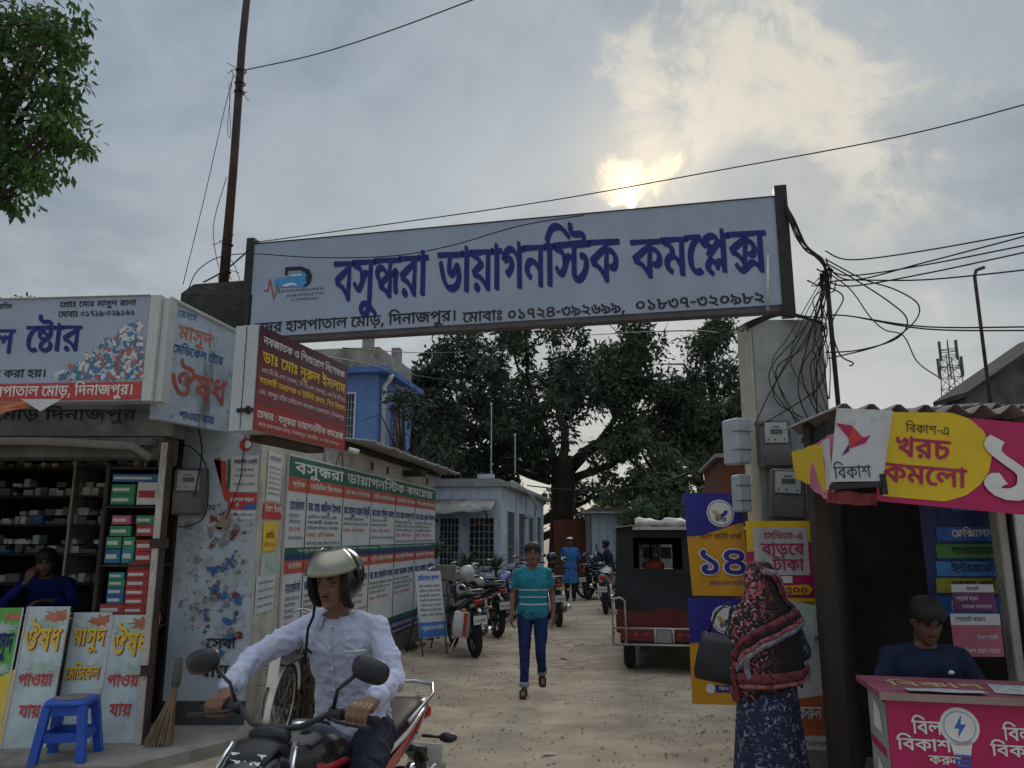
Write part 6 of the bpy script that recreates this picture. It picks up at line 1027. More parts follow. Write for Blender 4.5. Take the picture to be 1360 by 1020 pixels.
def tree(name, loc, blobs, mat, nleaf, size, label, seed, trunk=True, r0=.3, gap=.0, cl=.6):
    e = empty(name, loc, 0, label, 'tree'); rnd = random.Random(seed); cs = []
    for x, y, z, rx, ry, rz, n in blobs:
        k = 0
        while k < n:
            u = Vector((rnd.gauss(0, 1), rnd.gauss(0, 1), rnd.gauss(0, 1))).normalized()*rnd.random()**.4
            q = (x+u.x*rx, y+u.y*ry, z+u.z*rz)
            k += 1
            if mnoise.noise(Vector(q)*.9+Vector((seed, 0, 0))) < gap: continue
            cs.append((*q, rnd.uniform(.55, 1.25)*cl))
    leaf_mesh('crown', mat, e, cs, nleaf, size, .6, seed)
    m = SMB(); 
    for x, y, z, rx, ry, rz, n in blobs:
        m.tube([(x*.2, y*.2, 0), (x*.3+.1, y*.3, z*.5), (x*.8, y*.8, z), (x, y, z+rz*.5)], [r0, r0*.7, r0*.4, r0*.12], 7)
        for _ in range(5): u = Vector((rnd.gauss(0, 1), rnd.gauss(0, 1), rnd.gauss(0, .7))); m.tube([(x*.6, y*.6, z*.75), (x+u.x*rx*.35, y, z+u.z*rz*.3), (x+u.x*rx*.75, y+u.y*ry*.5, z+u.z*rz*.75)], [r0*.35, r0*.2, r0*.06], 5)
    m.out('trunk', bark, e, fix=False); return e
tree('mango_tree', (-5.0, 27., 0), [(1.2, 0, 6.0, 1.9, 1.3, 1.6, 46), (.2, 0, 4.9, 1.3, 1.2, 1.0, 26), (2.0, 0, 7.3, 1.5, 1.0, 1.0, 22)], mg, 120, .26, 'dark mango tree before the blue house left of the big tree', 3, gap=-.12)
tree('young_tree', (-2.30, 15.9, 0), [(0, 0, 4.35, .55, .4, .62, 20), (.3, .1, 3.7, .35, .3, .3, 7)], mg, 70, .16, 'small dark leafy tree in front of the blue house corner', 4, r0=.07, cl=.32)
tree('broadleaf_tree', (7.3, 29.9, 0), [(0, 0, 4.9, 3.0, 2, 2.3, 90), (-2.4, -1, 4.6, 1.8, 1.5, 2.3, 50), (2.4, 0, 5.6, 2.2, 1.5, 2.0, 50), (-1.6, -3, 2.2, 1.8, 1, 1.5, 34)], lg_, 150, .21, 'paler green bushy tree right of the big tree', 8, gap=-.18)
tree('feathery_tree', (9.3, 34, 0), [(-.3, 0, 9.3, 1.6, 1.2, 1.5, 42), (1.6, 0, 8.8, 1.4, 1, 1.8, 30), (.4, 0, 7.3, 1.5, 1, .8, 20)], mg, 60, .24, 'feathery dark treetop showing left of the right gate pillar', 12, gap=-.02)
tree('background_tree', (15.4, 36, 0), [(0, 0, 6.3, 1.6, 1.2, 1.4, 40), (-1.2, 0, 5.2, 1.6, 1.2, 1.2, 30)], mg, 80, .25, 'dark treetop peeking out right of the right gate pillar', 15)
tree('small_tree', (-1.2, 37, 0), [(0, 0, 3.2, 2.2, 1, 1.8, 50), (4.2, 0, 3.0, 2.0, 1, 1.7, 44), (8.0, 0, 3.2, 2.2, 1, 1.9, 44)], mg, 90, .3, 'dark undergrowth trees behind the whitewashed house and tin shed', 19)
tree('distant_tree', (-27.5, 40, 0), [(0, 0, 14.0, 1.3, 1, .9, 26)], mg, 80, .22, 'tiny distant treetop above the pharmacy fascia at the far left', 23, r0=.15)
nl = leafmat('near_leaf', (.035, .075, .022), (.07, .14, .035), .45)
nt = empty('roadside_tree', (-8.6, 10.6, 0), 0, 'leafy green roadside tree overhanging the top left corner', 'tree')
m = SMB(); m.tube([(0, 0, -.1), (.1, 0, 2), (.3, 0, 4.5), (.7, 0, 7.5)], [.28, .24, .2, .1], 10); rnd = random.Random(2); cs = []
cen = nt.location
def cl_(px, py, Y, r): p = at(px, py, Y)-cen; return (p.x, p.y, p.z, r)
for px, py, r, n in ((20, 60, 60, 26), (70, 60, 42, 16), (85, 25, 35, 10), (40, 150, 60, 26), (90, 180, 30, 11), (20, 220, 40, 14), (60, 210, 34, 10), (88, 120, 26, 7), (-40, 100, 90, 40), (-120, 60, 110, 30), (20, 262, 16, 5)):
    for _ in range(n):
        a, q = rnd.random()*6.28, rnd.random()**.5*r; cs.append(cl_(px+q*math.cos(a), py+q*math.sin(a), 10.2+rnd.uniform(-.7, .9), rnd.uniform(.13, .3)))
for c in cs[::5]: m.tube([(.3, 0, 5.6), ((c[0]+.3)/2, c[1]/2, (c[2]+5.9)/2+.2), c[:3]], [.07, .035, .01], 5)
for c in cs[::2]: m.tube([(c[0]-.5, c[1]+.1, c[2]+.1), (c[0]-.2, c[1], c[2]+.08), c[:3]], [.02, .012, .004], 4)
m.out('trunk', bark, nt, fix=False); leaf_mesh('crown', nl, nt, cs, 34, .15, .3, 31, droop=.7)
def leafy_plant(x, y, z, n, L_, label, seed):
    rnd = random.Random(seed); e = empty('garden_plant', (x, y, z), 0, label, 'plant', 'plants behind the low wall'); m = MB()
    for _ in range(n):
        a = rnd.random()*6.28; t = rnd.uniform(.3, 1.2); l = L_*rnd.uniform(.6, 1.1); c, s_ = math.cos(a), math.sin(a); pts = []
        for k in range(5): u = k/4; pts.append((c*l*math.sin(t)*u, s_*l*math.sin(t)*u, l*math.cos(t)*u*(1.25-.6*u*u)))
        w = .035*L_
        for k in range(4):
            p, q = pts[k], pts[k+1]; w0, w1 = w*math.sin(.3+k*.65), w*math.sin(.3+(k+1)*.65) if k < 3 else 0
            m.add([(p[0]-s_*w0, p[1]+c*w0, p[2]), (p[0]+s_*w0, p[1]-c*w0, p[2]), (q[0]+s_*w1, q[1]-c*w1, q[2]), (q[0]-s_*w1, q[1]+c*w1, q[2])], [(0, 1, 2, 3)])
    m.out('foliage', mg, e, fix=False); m = MB(); m.tube([(0, 0, -1.0), (0, 0, .05)], .03, 5); m.out('stem', bark, e)
leafy_plant(-1.55, 15.2, 1.25, 50, .75, 'tallest spiky plant just behind the low wall', 1); leafy_plant(-.95, 16.2, 1.0, 46, .7, 'bushy dark plant left of the barred window', 2); leafy_plant(-.35, 17.2, .95, 40, .6, 'small dark plant at the whitewashed house corner', 3)

# ================================================================== PHARMACY (left)
ph = empty('pharmacy', (-2.93, 6.5, 0), 0, 'open fronted dark pharmacy shop left of the gate pillar', 'shop')
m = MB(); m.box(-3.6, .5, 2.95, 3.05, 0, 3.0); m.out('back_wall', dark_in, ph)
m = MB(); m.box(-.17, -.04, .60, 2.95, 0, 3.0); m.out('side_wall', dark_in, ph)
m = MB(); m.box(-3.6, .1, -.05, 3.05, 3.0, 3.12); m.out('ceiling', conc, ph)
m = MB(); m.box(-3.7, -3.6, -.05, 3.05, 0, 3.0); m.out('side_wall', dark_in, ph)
m = MB(); m.box(-3.6, .02, -.03, .22, 2.56, 2.98); m.out('beam', M('grimy_beam', (.20, .20, .19), .9, .25, 3, .3, stain=((.06, .06, .055), .8, 2, .4)), ph)
m = MB(); m.box(-3.6, -.06, -.02, .3, 2.38, 2.555); m.box(-3.6, -.10, -.14, -.03, 2.47, 2.53); m.out('shutter_box', M('grimy_box', (.13, .125, .115), .9, .3, 3, .3, stain=((.05, .045, .04), .7, 2, .3)), ph)
m = SMB(); m.tube([(-3.6, -.14, 2.50), (-1., -.14, 2.50), (-.25, -.14, 2.46), (-.1, -.13, 2.36)], .035, 8); m.out('conduit', M('old_pipe', (.22, .21, .19), .8), ph)
tx("B", "হাসপাতাল মোড় দিনাজপুর", ph, ink_black, -2.4, 2.70, -.30, .085, -.036)
for x, w in ((-.055, .055),): MB().box(x, x+w, -.06, .02, .1, 2.5, bev=.006).out('post', whitewood, ph)
MB().box(.005, .035, -.045, .0, .1, 2.5).out('shutter_rail', rustmetal, ph)
MB().box(-.07, .045, -.07, .03, 1.62, 1.70).out('latch', rustmetal, ph)
tag(MB().box(-.05, .04, -.075, -.06, .62, .70).out('latch', rustmetal, ph))
rnd = random.Random(12)
packm = [M('pack_white', (.62, .62, .62), .7, .1, 9), M('pack_grey', (.45, .48, .50), .7, .2, 9), M('pack_dim', (.16, .15, .15), .7, .2, 9), M('pack_blue', (.04, .16, .34), .7, .1, 9), M('pack_red', (.42, .06, .05), .7, .1, 9), M('pack_green', (.05, .26, .12), .7, .1, 9), M('pack_pink', (.46, .12, .20), .7, .1, 9), M('pack_teal', (.04, .26, .28), .7, .1, 9)]
sf_ = empty('medicine_shelf', (-4.92, 8.15, 0), 0, 'dark wall shelf crammed with pale medicine boxes inside the pharmacy', 'shelf')
W2 = 2.15
for i in range(8): MB().box(-1.6, W2-.4, 0, .5, .62+.30*i, .64+.30*i).out('shelf_board', darkwood, sf_)
for x in (-1.6, -.7, .25, 1.0, 1.78): MB().box(x-.012, x+.012, -.005, .5, .1, 2.75).out('upright', whitewood if x in (.25, 1.0) else darkwood, sf_)
cubes = {}
np_ = 0
for i in (5, 4, 3, 6, 2, 7):
    for lay in range(2):
        x = -1.58
        while x < W2-.48:
            w = rnd.uniform(.04, .12); h = rnd.uniform(.03, .10)
            if rnd.random() < (.92 if lay == 0 else .55):
                k = rnd.choice([0, 0, 1, 1, 2, 2, 2, 3 if rnd.random() < .2 else 0])
                if np_ < 280:
                    if k not in cubes: me = MB().box(-.5, .5, -.5, .5, -.5, .5).out('medicine_box', packm[k], sf_); cubes[k] = me; q = me
                    else: q = cubes[k].copy(); COL.objects.link(q)
                    np_ += 1
                    q.scale = (w-.004, rnd.uniform(.1, .2), h); q.location = (x+w/2, rnd.uniform(.12, .2), .645+.30*i+h/2+(lay*.092)); q.rotation_euler = (0, 0, rnd.gauss(0, .06))
            x += w
ss = empty('side_shelf', (-3.52, 6.72, 0), R(6), 'side shelf of bright stacked packs beside the white shutter post', 'shelf')
for z in (.95, 1.48, 1.98, 2.32): MB().box(-.02, .46, 0, .45, z-.02, z).out('shelf_board', darkwood, ss)
MB().box(-.05, -.02, -.01, .45, .1, 2.35).out('upright', darkwood, ss); MB().box(.0, .46, .45, .47, .1, 2.35).out('back_panel', M('shelf_back', (.06, .055, .05), .8), ss)
def packs(z0, rows):
    for j, (x0, w, h, d, k, n) in enumerate(rows):
        for i in range(n):
            b = MB(); b.box(x0, x0+w-.004, .02, d, z0+i*h, z0+(i+1)*h-.004); o = b.out('pack', packm[k], ss)
            b = MB(); b.box(x0+.01, x0+w*.75, .018, .02, z0+i*h+h*.3, z0+i*h+h*.62); b.out('pack_label', packm[0 if k != 0 else 4], o)
packs(.95, [(-.01, .20, .11, .3, 0, 1), (.22, .20, .10, .3, 1, 1)]); packs(1.06, [(.0, .20, .09, .3, 4, 1), (.20, .18, .075, .3, 4, 6)]); packs(1.15, [(.05, .14, .07, .3, 3, 2), (.06, .13, .07, .3, 5, 2), (.05, .13, .06, .3, 7, 2)][:1])
packs(1.29, [(.05, .14, .065, .3, 5, 1)]); packs(1.355, [(.05, .13, .06, .3, 7, 1)])
packs(1.49, [(.0, .13, .12, .3, 3, 1), (.14, .10, .13, .3, 7, 1), (.25, .16, .10, .3, 4, 2)]); packs(1.615, [(.0, .13, .10, .3, 5, 1), (.14, .1, .1, .3, 5, 1)]); packs(1.72, [(.02, .18, .09, .3, 5, 1), (.24, .16, .1, .3, 4, 1)]); packs(1.82, [(.03, .16, .08, .3, 6, 1), (.23, .16, .08, .3, 5, 1)])
packs(1.99, [(.0, .2, .09, .3, 5, 2), (.22, .2, .2, .3, 0, 1)]); packs(2.19, [(.0, .44, .07, .3, 3, 1)])
ct = empty('shop_counter', (-4.9, 6.78, 0), 0, 'dark wooden pharmacy counter behind the painted ad boards', 'counter')
m = MB(); m.box(-1., 1.72, .0, .5, .0, .97); m.out('body', darkwood, ct); m = MB(); m.box(-1., 1.76, -.04, .52, .972, 1.0); m.out('top', M('counter_top', (.09, .085, .08), .4), ct)
def splash(mb_, cx, cz, r, seed, n=9):
    rnd = random.Random(seed); pts = []
    for i in range(n*2): a = math.pi*i/n; q = r*(rnd.uniform(.75, 1.15) if i % 2 else rnd.uniform(.4, .7)); pts.append((cx+q*math.cos(a)*1.3, cz+q*math.sin(a)*.6))
    flat(pts, mb_[1], mb=mb_[0])
adbg = M('ad_bluewhite', (.50, .60, .64), .5, .25, 3, .05, 10)
def adboard(pxl, pxr, lines, label, top=1.06, w=None, seed=1, bg=adbg, y=6.35):
    a = gnd(pxl, 1001); b = gnd(pxr, 997)
    sc_ = y/a.y; A_ = Vector((a.x*sc_, y, .1)); B_ = Vector((b.x*sc_, y+.02, .1))
    e = empty('ad_board', label=label, cat='signboard', group='painted ad boards against the pharmacy counter'); mt = between(A_, B_) @ Matrix.Rotation(R(-8), 4, 'X'); e.matrix_world = mt
    w = (B_-A_).length
    MB().box(0, w, 0, .015, 0, top).out('panel', bg, e)
    m = MB(); [m.box(*q) for q in ((-.006, .008, -.006, .018, 0, top), (w-.008, w+.006, -.006, .018, 0, top))]; m.out('frame', steel, e)
    m = MB(); splash((m, -.003), w*.5, top*.85, w*.42, seed); splash((m, -.0032), w*.6, top*.55, w*.35, seed+5); m.out('print_splash', M('ad_splash', (.42, .55, .50), .5, .2, 8), e)['kind'] = 'stuff'
    m = MB(); splash((m, -.0036), w*.75, top*.93, w*.3, seed+2); m.out('print_splash', M('ad_splash_red', (.55, .18, .10), .5, .2, 8), e)
    for st, t, z, h, mt_, f0, f1 in lines:
        if mt_ is ink_yellow:
            tx("B", t, e, M('ink_darkred', (.38, .05, .02), .5), f0*w+.008, z-.008, f1*w+.008, h, -.006)
        tx(st, t, e, mt_, f0*w, z, f1*w, h, -.009)
    return e
adboard(0, 66, [("B", "ঔষধ", .72, .17, ink_yellow, .08, .92), ("B", "পাওয়া", .45, .09, ink_red, .1, .9), ("B", "যায়", .22, .09, ink_red, .25, .75)], 'ad board with yellow lettering over red words left of the blue stool')
adboard(66, 126, [("B", "মাসুদ", .74, .13, ink_yellow, .1, .95), ("B", "মেডিকেল", .48, .09, ink_yellow, .08, .92), ("B", "ষ্টোর", .24, .09, ink_yellow, .2, .8)], 'ad board with three yellow words standing right behind the blue stool', 1.0, seed=3, y=6.5)
adboard(122, 188, [("B", "ঔষধ", .66, .18, ink_yellow, .08, .92), ("B", "পাওয়া", .42, .09, ink_red, .1, .9), ("B", "যায়", .2, .09, ink_red, .25, .75)], 'ad board with large yellow word beside the white shutter post', .98, seed=4, y=6.5)
e = adboard(-50, 2, [("B", "মাসুদ", .7, .15, ink_navy, .1, .9)], 'green and yellow ad board cut off at the left photo edge', 1.05, bg=M('ad_green', (.12, .42, .08), .5), seed=6)
m = MB(); flat([(0.0, 0.0), (.35, 0), (.35, .62), (.15, .5), (0, .38)], -.004, mb=m); m.out('print_wave', ink_yellow, e)
so = gnd(127, 1004)
st = empty('plastic_stool', (so.x, 6.1, gz(so.x, 6.1)+.0), R(8), 'blue plastic stool with worn grey speckled seat on the shop step', 'stool'); st.location.z = .10
bp = M('blue_plastic', (.02, .09, .48), .35, .08, 5, .03, 30)
m = SMB(); m.sell([(.385, 0, 0, .155, .155, 6), (.40, 0, 0, .158, .158, 6), (.42, 0, 0, .150, .150, 5), (.425, 0, 0, .135, .135, 4)], 32, 'z'); m.out('seat', bp, st)
m = SMB(); m.sell([(.424, 0, 0, .118, .118, 2), (.431, 0, 0, .116, .116, 2), (.433, 0, 0, .10, .10, 2)], 32, 'z'); m.out('seat_top', M('speckled', (.20, .18, .16), .8, .8, 90), st)
for sx in (-1, 1):
    for sy in (-1, 1):
        m = MB(); m.rings([[(sx*(a+dx*sx*0)+dx, sy*a+dy, z) for dx, dy in ((-.028, -.028), (.028, -.028), (.028, .028), (-.028, .028))] for a, z in ((.165, 0), (.12, .39))]); m.out('leg', bp, st)
for sgn in (-1, 1):
    MB().box(-.13, .13, sgn*.145-.012, sgn*.145+.012, .14, .20).out('stretcher', bp, st); MB().box(sgn*.145-.012, sgn*.145+.012, -.13, .13, .14, .20).out('stretcher', bp, st)
    MB().box(-.13, .13, sgn*.125-.012, sgn*.125+.012, .32, .39).out('apron', bp, st)
br_ = empty('broom', (-2.78, 6.42, .1), 0, 'straw broom standing on its bristles against the white shutter post', 'broom'); rnd = random.Random(9)
m = MB()
for _ in range(150):
    a = rnd.random()*6.28; r = rnd.random()**.5*.12; m.tube([(.06+r*math.cos(a)*1.0-.06, r*math.sin(a)*.6, rnd.uniform(0, .05)), (.085+r*math.cos(a)*.35-.02, r*math.sin(a)*.3, .3), (.10+.02*math.cos(a), .02*math.sin(a), .50)], .0028, 3)
tag(m.out('bristles', M('straw', (.26, .19, .12), .9, .3, 8), br_, fix=False), kind='stuff')
m = SMB(); m.tube([(.095, 0, .45), (.10, 0, .52), (.105, 0, .60), (.108, 0, .66)], [.034, .036, .032, .026], 10); m.out('grip', M('broom_wrap', (.10, .10, .10), .7), br_)
A, B = at(-150, 543, 6.16), at(186, 533, 5.98); A.z = B.z = 2.78
fs = empty('pharmacy_fascia_sign', label='long pale pharmacy fascia sign with pill picture and red strip', cat='signboard', mat=between(A, B))
LF = (B-A).length; HF = .88
m = MB(); m.box(0, LF, .0, .16, 0, HF); m.out('box', flexwhite, fs)
MB().box(LF+.004, LF+.09, .0, .14, -.0, HF+.0).out('side_panel', M('white_metal', (.55, .56, .56), .5, .06), fs)
MB().box(LF+.095, LF+.15, .04, .16, .0, HF-.02).out('side_panel', M('white_metal'), fs)
MB().box(0, LF, -.006, -.001, .012, .155).out('red_strip', M('strip_red', (.48, .06, .06), .5, .06), fs)
m = MB(); m.tube([(0, -.006, HF), (LF, -.006, HF)], .008, 4); m.tube([(0, -.006, 0), (LF, -.006, 0)], .008, 4); m.out('trim', steel, fs)
bpy.context.view_layer.update()
def UF(px, py): return UB(px, py, fs)
def on(fr, st, t, pa, pb, htop, mt, y=-.004):
    a = UB(pa[0], pa[1], fr); b = UB(pb[0], pb[1], fr); c = UB(pa[0], htop, fr)
    return tx(st, t, fr, mt, a[0], (a[1]+b[1])/2, b[0], c[1]-a[1], y)
on(fs, "N", "মেডিকেল", (-130, 472), (18, 469), 440, ink_navy); on(fs, "N", "ষ্টোর", (31, 468), (107, 465), 434, ink_navy)
on(fs, "B", "প্রোঃ মোঃ মাসুদ রানা", (79, 409), (181, 404.5), 402, ink_black); on(fs, "B", "মোবাঃ ০১৭১৯-০২৯১৬২", (77, 423), (179, 417), 415.5, ink_black)
on(fs, "B", "বিসমিল্লাহির রাহমানির রহিম", (-80, 412), (16, 410), 406, ink_black); on(fs, "B", "বিক্রয় করা হয়।", (-40, 503), (60, 500), 493, ink_black)
on(fs, "B", "সদর হাসপাতাল মোড়, দিনাজপুর।", (-60, 529), (176, 523), 516, ink_white, -.009)
rnd = random.Random(3); G = {}
cols = [M('pill_red', (.38, .14, .15), .5), M('pill_blue', (.05, .22, .42), .5), M('pill_white', (.58, .60, .62), .5), M('pill_pale', (.40, .44, .50), .5), M('pill_dark', (.12, .16, .20), .5)]
pts = [(x, y) for x in range(76, 190, 5) for y in range(428, 506, 4) if y > 506-.72*(x-70)+4*math.sin(x*.3) and y > 430]
rnd.shuffle(pts)
for i, (x, y) in enumerate(pts):
    c = UF(x+rnd.uniform(-2, 2), min(501, y+rnd.uniform(-2, 2))); k = rnd.choice([0, 0, 1, 1, 2, 2, 3, 4]); mb = G.setdefault(k, MB()); a = rnd.random()*3.1; l, w = rnd.uniform(.022, .04), rnd.uniform(.011, .018)
    pl_ = []
    for t in range(14):
        q = 2*math.pi*t/14; u = (l if math.cos(q) > 0 else -l)*.55+w*math.cos(q); v = w*math.sin(q); pl_.append((c[0]+u*math.cos(a)-v*math.sin(a), c[1]+u*math.sin(a)+v*math.cos(a)))
    flat(pl_, -.003-.00001*i, mb=mb)
    if rnd.random() < .5: mb2 = G.setdefault(2 if k != 2 else 0, MB()); flat([p for p in pl_ if (p[0]-c[0])*math.cos(a)+(p[1]-c[1])*math.sin(a) > -.002], -.0031-.00001*i, mb=mb2)
for k, q in G.items(): tag(q.out('pill_print', cols[k], fs, fix=False), kind='stuff')
A, B = at(207, 556, 6.22), at(303, 573, 6.96)
A.z, B.z = 2.74, 2.62
ap = empty('painted_side_sign', label='hand painted blue white side panel angled between fascia and pillar', cat='signboard'); ap.matrix_world = between(Vector((A.x, A.y, 2.68)), Vector((B.x, B.y, 2.68)))
LA = (Vector((B.x, B.y, 0))-Vector((A.x, A.y, 0))).length
handp = M('hand_paint_panel', (.44, .52, .60), .8, .12, 3, .15, stain=((.12, .13, .13), .85, 3.2, .35))
bpy.context.view_layer.update()
c0, c1, c2, c3 = UB(207, 556, ap), UB(302, 574, ap), UB(313, 440, ap), UB(226, 396, ap)
m = MB(); m.prism([c0, c1, c2, c3], 0, .08, 'xz'); m.out('panel', handp, ap)
m = MB(); m.tube([(c3[0], -.01, c3[1]), (c2[0], -.01, c2[1])], .018, 6); m.out('capping', M('white_metal'), ap)
fo = M('faded_orange', (.55, .20, .10), .7, .2, 20); fr_ = M('faded_red', (.42, .11, .09), .7, .25, 20); fb = M('faded_blue', (.04, .10, .28), .7, .2, 20)
on(ap, "R", "মেসার্স", (236, 421), (262, 427), 412, fb); on(ap, "B", "মাসুদ", (236, 452), (282, 458), 434, fo); on(ap, "B", "মেডিকেল ষ্টোর", (228, 472), (296, 480), 461, fb)
on(ap, "B", "ঔষধ", (225, 528), (300, 536), 492, fr_); on(ap, "B", "পাওয়া যায়", (237, 555), (284, 564), 545, fb)
m = MB(); rnd = random.Random(5); g = [[(-5.6+.14*i, 6.05+.02*math.sin(i*1.3+j), 2.79-.018*j-.02*math.sin(i*.8)*j-(.03*rnd.random() if j == 3 else 0)) for i in range(14)] for j in range(4)]
m.sheet(g); tag(m.out('torn_banner', M('orange_cloth', (.48, .16, .07), .7, .15), fix=False), 'ragged orange banner strip hanging under the pharmacy fascia sign', 'banner')
MB().add([(-3.95, 6.02, 2.80), (-3.62, 6.02, 2.80), (-3.78, 6.02, 2.70)], [(0, 1, 2)]).out('white_patch', flex_white, bpy.data.objects['torn_banner'])
def meter(name, loc, rz, w, h, d, label, body=None, face=True, group=None):
    e = empty(name, loc, R(rz), label, 'meter box', group)
    m = MB(); m.box(-w/2, w/2, 0, d, 0, h, bev=.012); m.out('case', body or M('meter_case', (.10, .105, .11), .35, .2, 6), e)
    if face:
        f = MB().box(-w*.36, w*.36, -.012, -.001, h*.52, h*.94).out('face_plate', M('meter_face', (.40, .42, .42), .5, .06), e)
        MB().box(-w*.18, w*.20, -.015, -.0125, h*.70, h*.80).out('display', M('meter_display', (.09, .11, .09), .3), f)
        MB().box(-w*.12, w*.10, -.0145, -.0125, h*.84, h*.86).out('print', ink_black, f)
        for x in (-.28, -.05, .25): MB().tube([(x*w, -.018, h*.58), (x*w, -.0125, h*.58)], .006, 8).out('button', blackmetal, f)
        MB().box(-w*.46, w*.46, -.008, -.001, .02, h*.46).out('cover', M('meter_cover', (.13, .12, .125), .25, .3, 5, .02), e)
    else: 
        MB().box(-w*.5-.004, w*.5+.004, -.008, d*.3, h*.3, h*.31).out('clasp', blackmetal, e)
        MB().box(-w*.5-.004, w*.5+.004, -.008, d*.3, h*.7, h*.71).out('clasp', blackmetal, e)
    return e
mtl = at(251, 684, 7.0); meter('electric_meter', (mtl.x, 6.93, mtl.z), 4, .27, .42, .14, 'dark electric meter hanging on the painted left gate pillar')
p = at(1030, 622, 5.9); meter('electric_meter', (p.x, 5.84, p.z), -3, .235, .37, .14, 'upper electric meter with pale face plate on the right gate pillar', group='electric meters on the right gate pillar')
p = at(1043, 690, 5.85); meter('electric_meter', (p.x, 5.80, p.z), -7, .255, .38, .14, 'lower tilted electric meter above the savings banner on the right gate pillar', group='electric meters on the right gate pillar').rotation_euler = (0, R(4), R(-8))
grm = M('grey_case', (.38, .42, .46), .4, .08, 5, .04)
p = at(989, 616, 5.95); meter('junction_box', (p.x, 5.92, p.z), 20, .13, .36, .2, 'upper grey white junction box on the left edge of the right pillar', grm, False)
p = at(990, 680, 5.95); meter('junction_box', (p.x, 5.92, p.z), 10, .10, .29, .14, 'lower smaller junction box under the grey box on the right pillar', grm, False)
# ================================================================== BANNERS by the right pillar
def banner(name, p0, p1, ztop, zbot, label, bg, wave=.012, cat='banner', seed=1, lean=0.):
    e = empty(name, label=label, cat=cat, mat=between(Vector((p0.x, p0.y, zbot)), Vector((p1.x, p1.y, zbot)))); w = (Vector((p0.x, p0.y))-Vector((p1.x, p1.y))).length; h = ztop-zbot
    return e, w, h
class Cloth:
    def __init__(s, e, w, h, amp=.012, fx=5, ph=0., skew=0., sag=0.): s.e, s.w, s.h, s.amp, s.fx, s.ph, s.skew, s.sag = e, w, h, amp, fx, ph, skew, sag
    def y(s, x, z): return s.amp*math.sin(s.fx*x+s.ph+z*1.3)+s.amp*.5*math.sin(s.fx*2.3*x-z*3)
    def warp(s, mb, off=0.):
        mb.v = [(v[0]+s.skew*(1-v[2]/s.h), s.y(v[0], v[2])+off+v[1], v[2]-s.sag*4*(v[0]/s.w)*(1-v[0]/s.w)) for v in mb.v]; return mb
    def area(s, poly, mat, off=-.002, name='print_area', n=14):
        m = MB()
        xs = [p[0] for p in poly]; x0, x1 = min(xs), max(xs)
        cols_ = [x0+(x1-x0)*i/n for i in range(n+1)]
        def span(x):
            zs = []
            for (a, b), (c, d) in zip(poly, poly[1:]+poly[:1]):
                if (a <= x < c) or (c <= x < a): zs.append(b+(d-b)*(x-a)/(c-a))
            return (min(zs), max(zs)) if len(zs) > 1 else None
        for a, b in zip(cols_[:-1], cols_[1:]):
            sa, sb_ = span(a+1e-6), span(b-1e-6)
            if sa and sb_:
                g = [[(a, 0, sa[0]+(sa[1]-sa[0])*t/4), (b, 0, sb_[0]+(sb_[1]-sb_[0])*t/4)] for t in range(5)]; m.sheet(g)
        return s.warp(m, off).out(name, mat, s.e, fix=False)
    def sheet(s, mat, name='sheet', n=16, k=12):
        m = SMB(); m.sheet([[(s.w*i/n, 0, s.h*j/k) for i in range(n+1)] for j in range(k+1)]); o = s.warp(m).out(name, mat, s.e, fix=False)
        return o
    def text(s, st, t, mat, x0, z0, x1, h, off=-.006):
        mb = MB(); tx(st, t, None, None, x0, z0, x1, h, 0, mb=mb); o = s.warp(mb, off).out('lettering', mat, s.e, fix=False); o['kind'] = 'stuff'; return o
def flatY(px, py, Y): return at(px, py, Y)
def upay(zt, zb, label, num, seed):
    a, b = at(909, 700, 6.12), at(985, 700, 6.08); e, w, h = banner('hanging_banner', a, b, zt, zb, label, None); e['group'] = 'blue and amber banners left of the right pillar'
    c = Cloth(e, w, h, .008, 6, seed, skew=.04 if seed == 1 else .0); c.sheet(flex_amber)
    q = [(0, h), (w, h)]+[(w-w*i/10, h*.62+.05*h*math.cos(i/10*3.1+.3)+.03*(1-i/10)) for i in range(11)]; c.area(q, flex_blue)
    cx, cz, r = w*.62, h*.80, h*.135
    c.area(circ(cx, cz, r), ink_white, -.004); c.area(circ(cx, cz, r*.9), flex_blue, -.0055); c.area(circ(cx, cz, r*.85), ink_white, -.007)
    m = MB(); flat([(cx+.55*r*math.cos(R(180+i*15)), cz+.2*r+.5*r*math.sin(R(180+i*15))) for i in range(7)]+[(cx+.28*r*math.cos(R(270-i*15)), cz+.2*r+.25*r*math.sin(R(270-i*15))) for i in range(7)], 0, mb=m); c.warp(m, -.009).out('logo_print', M('logo_gold', (.45, .34, .12), .5), e)
    m = MB(); flat([(cx+.55*r*math.cos(R(270+i*15)), cz+.2*r+.5*r*math.sin(R(270+i*15))) for i in range(7)]+[(cx+.28*r*math.cos(R(360-i*15)), cz+.2*r+.25*r*math.sin(R(360-i*15))) for i in range(7)], 0, mb=m); c.warp(m, -.009).out('logo_print', flex_blue, e)
    c.text("B", "উপায়", ink_black, cx-.4*r, cz-.62*r, cx+.4*r, .3*r, -.009)
    return e, c, w, h
zt, zm, zb = at(940, 655, 6.1).z, at(940, 793, 6.1).z, at(940, 936, 6.1).z
e, c, w, h = upay(zt, zm+.01, 'upper blue and amber banner with white figures left of the right pillar', 1, 1)
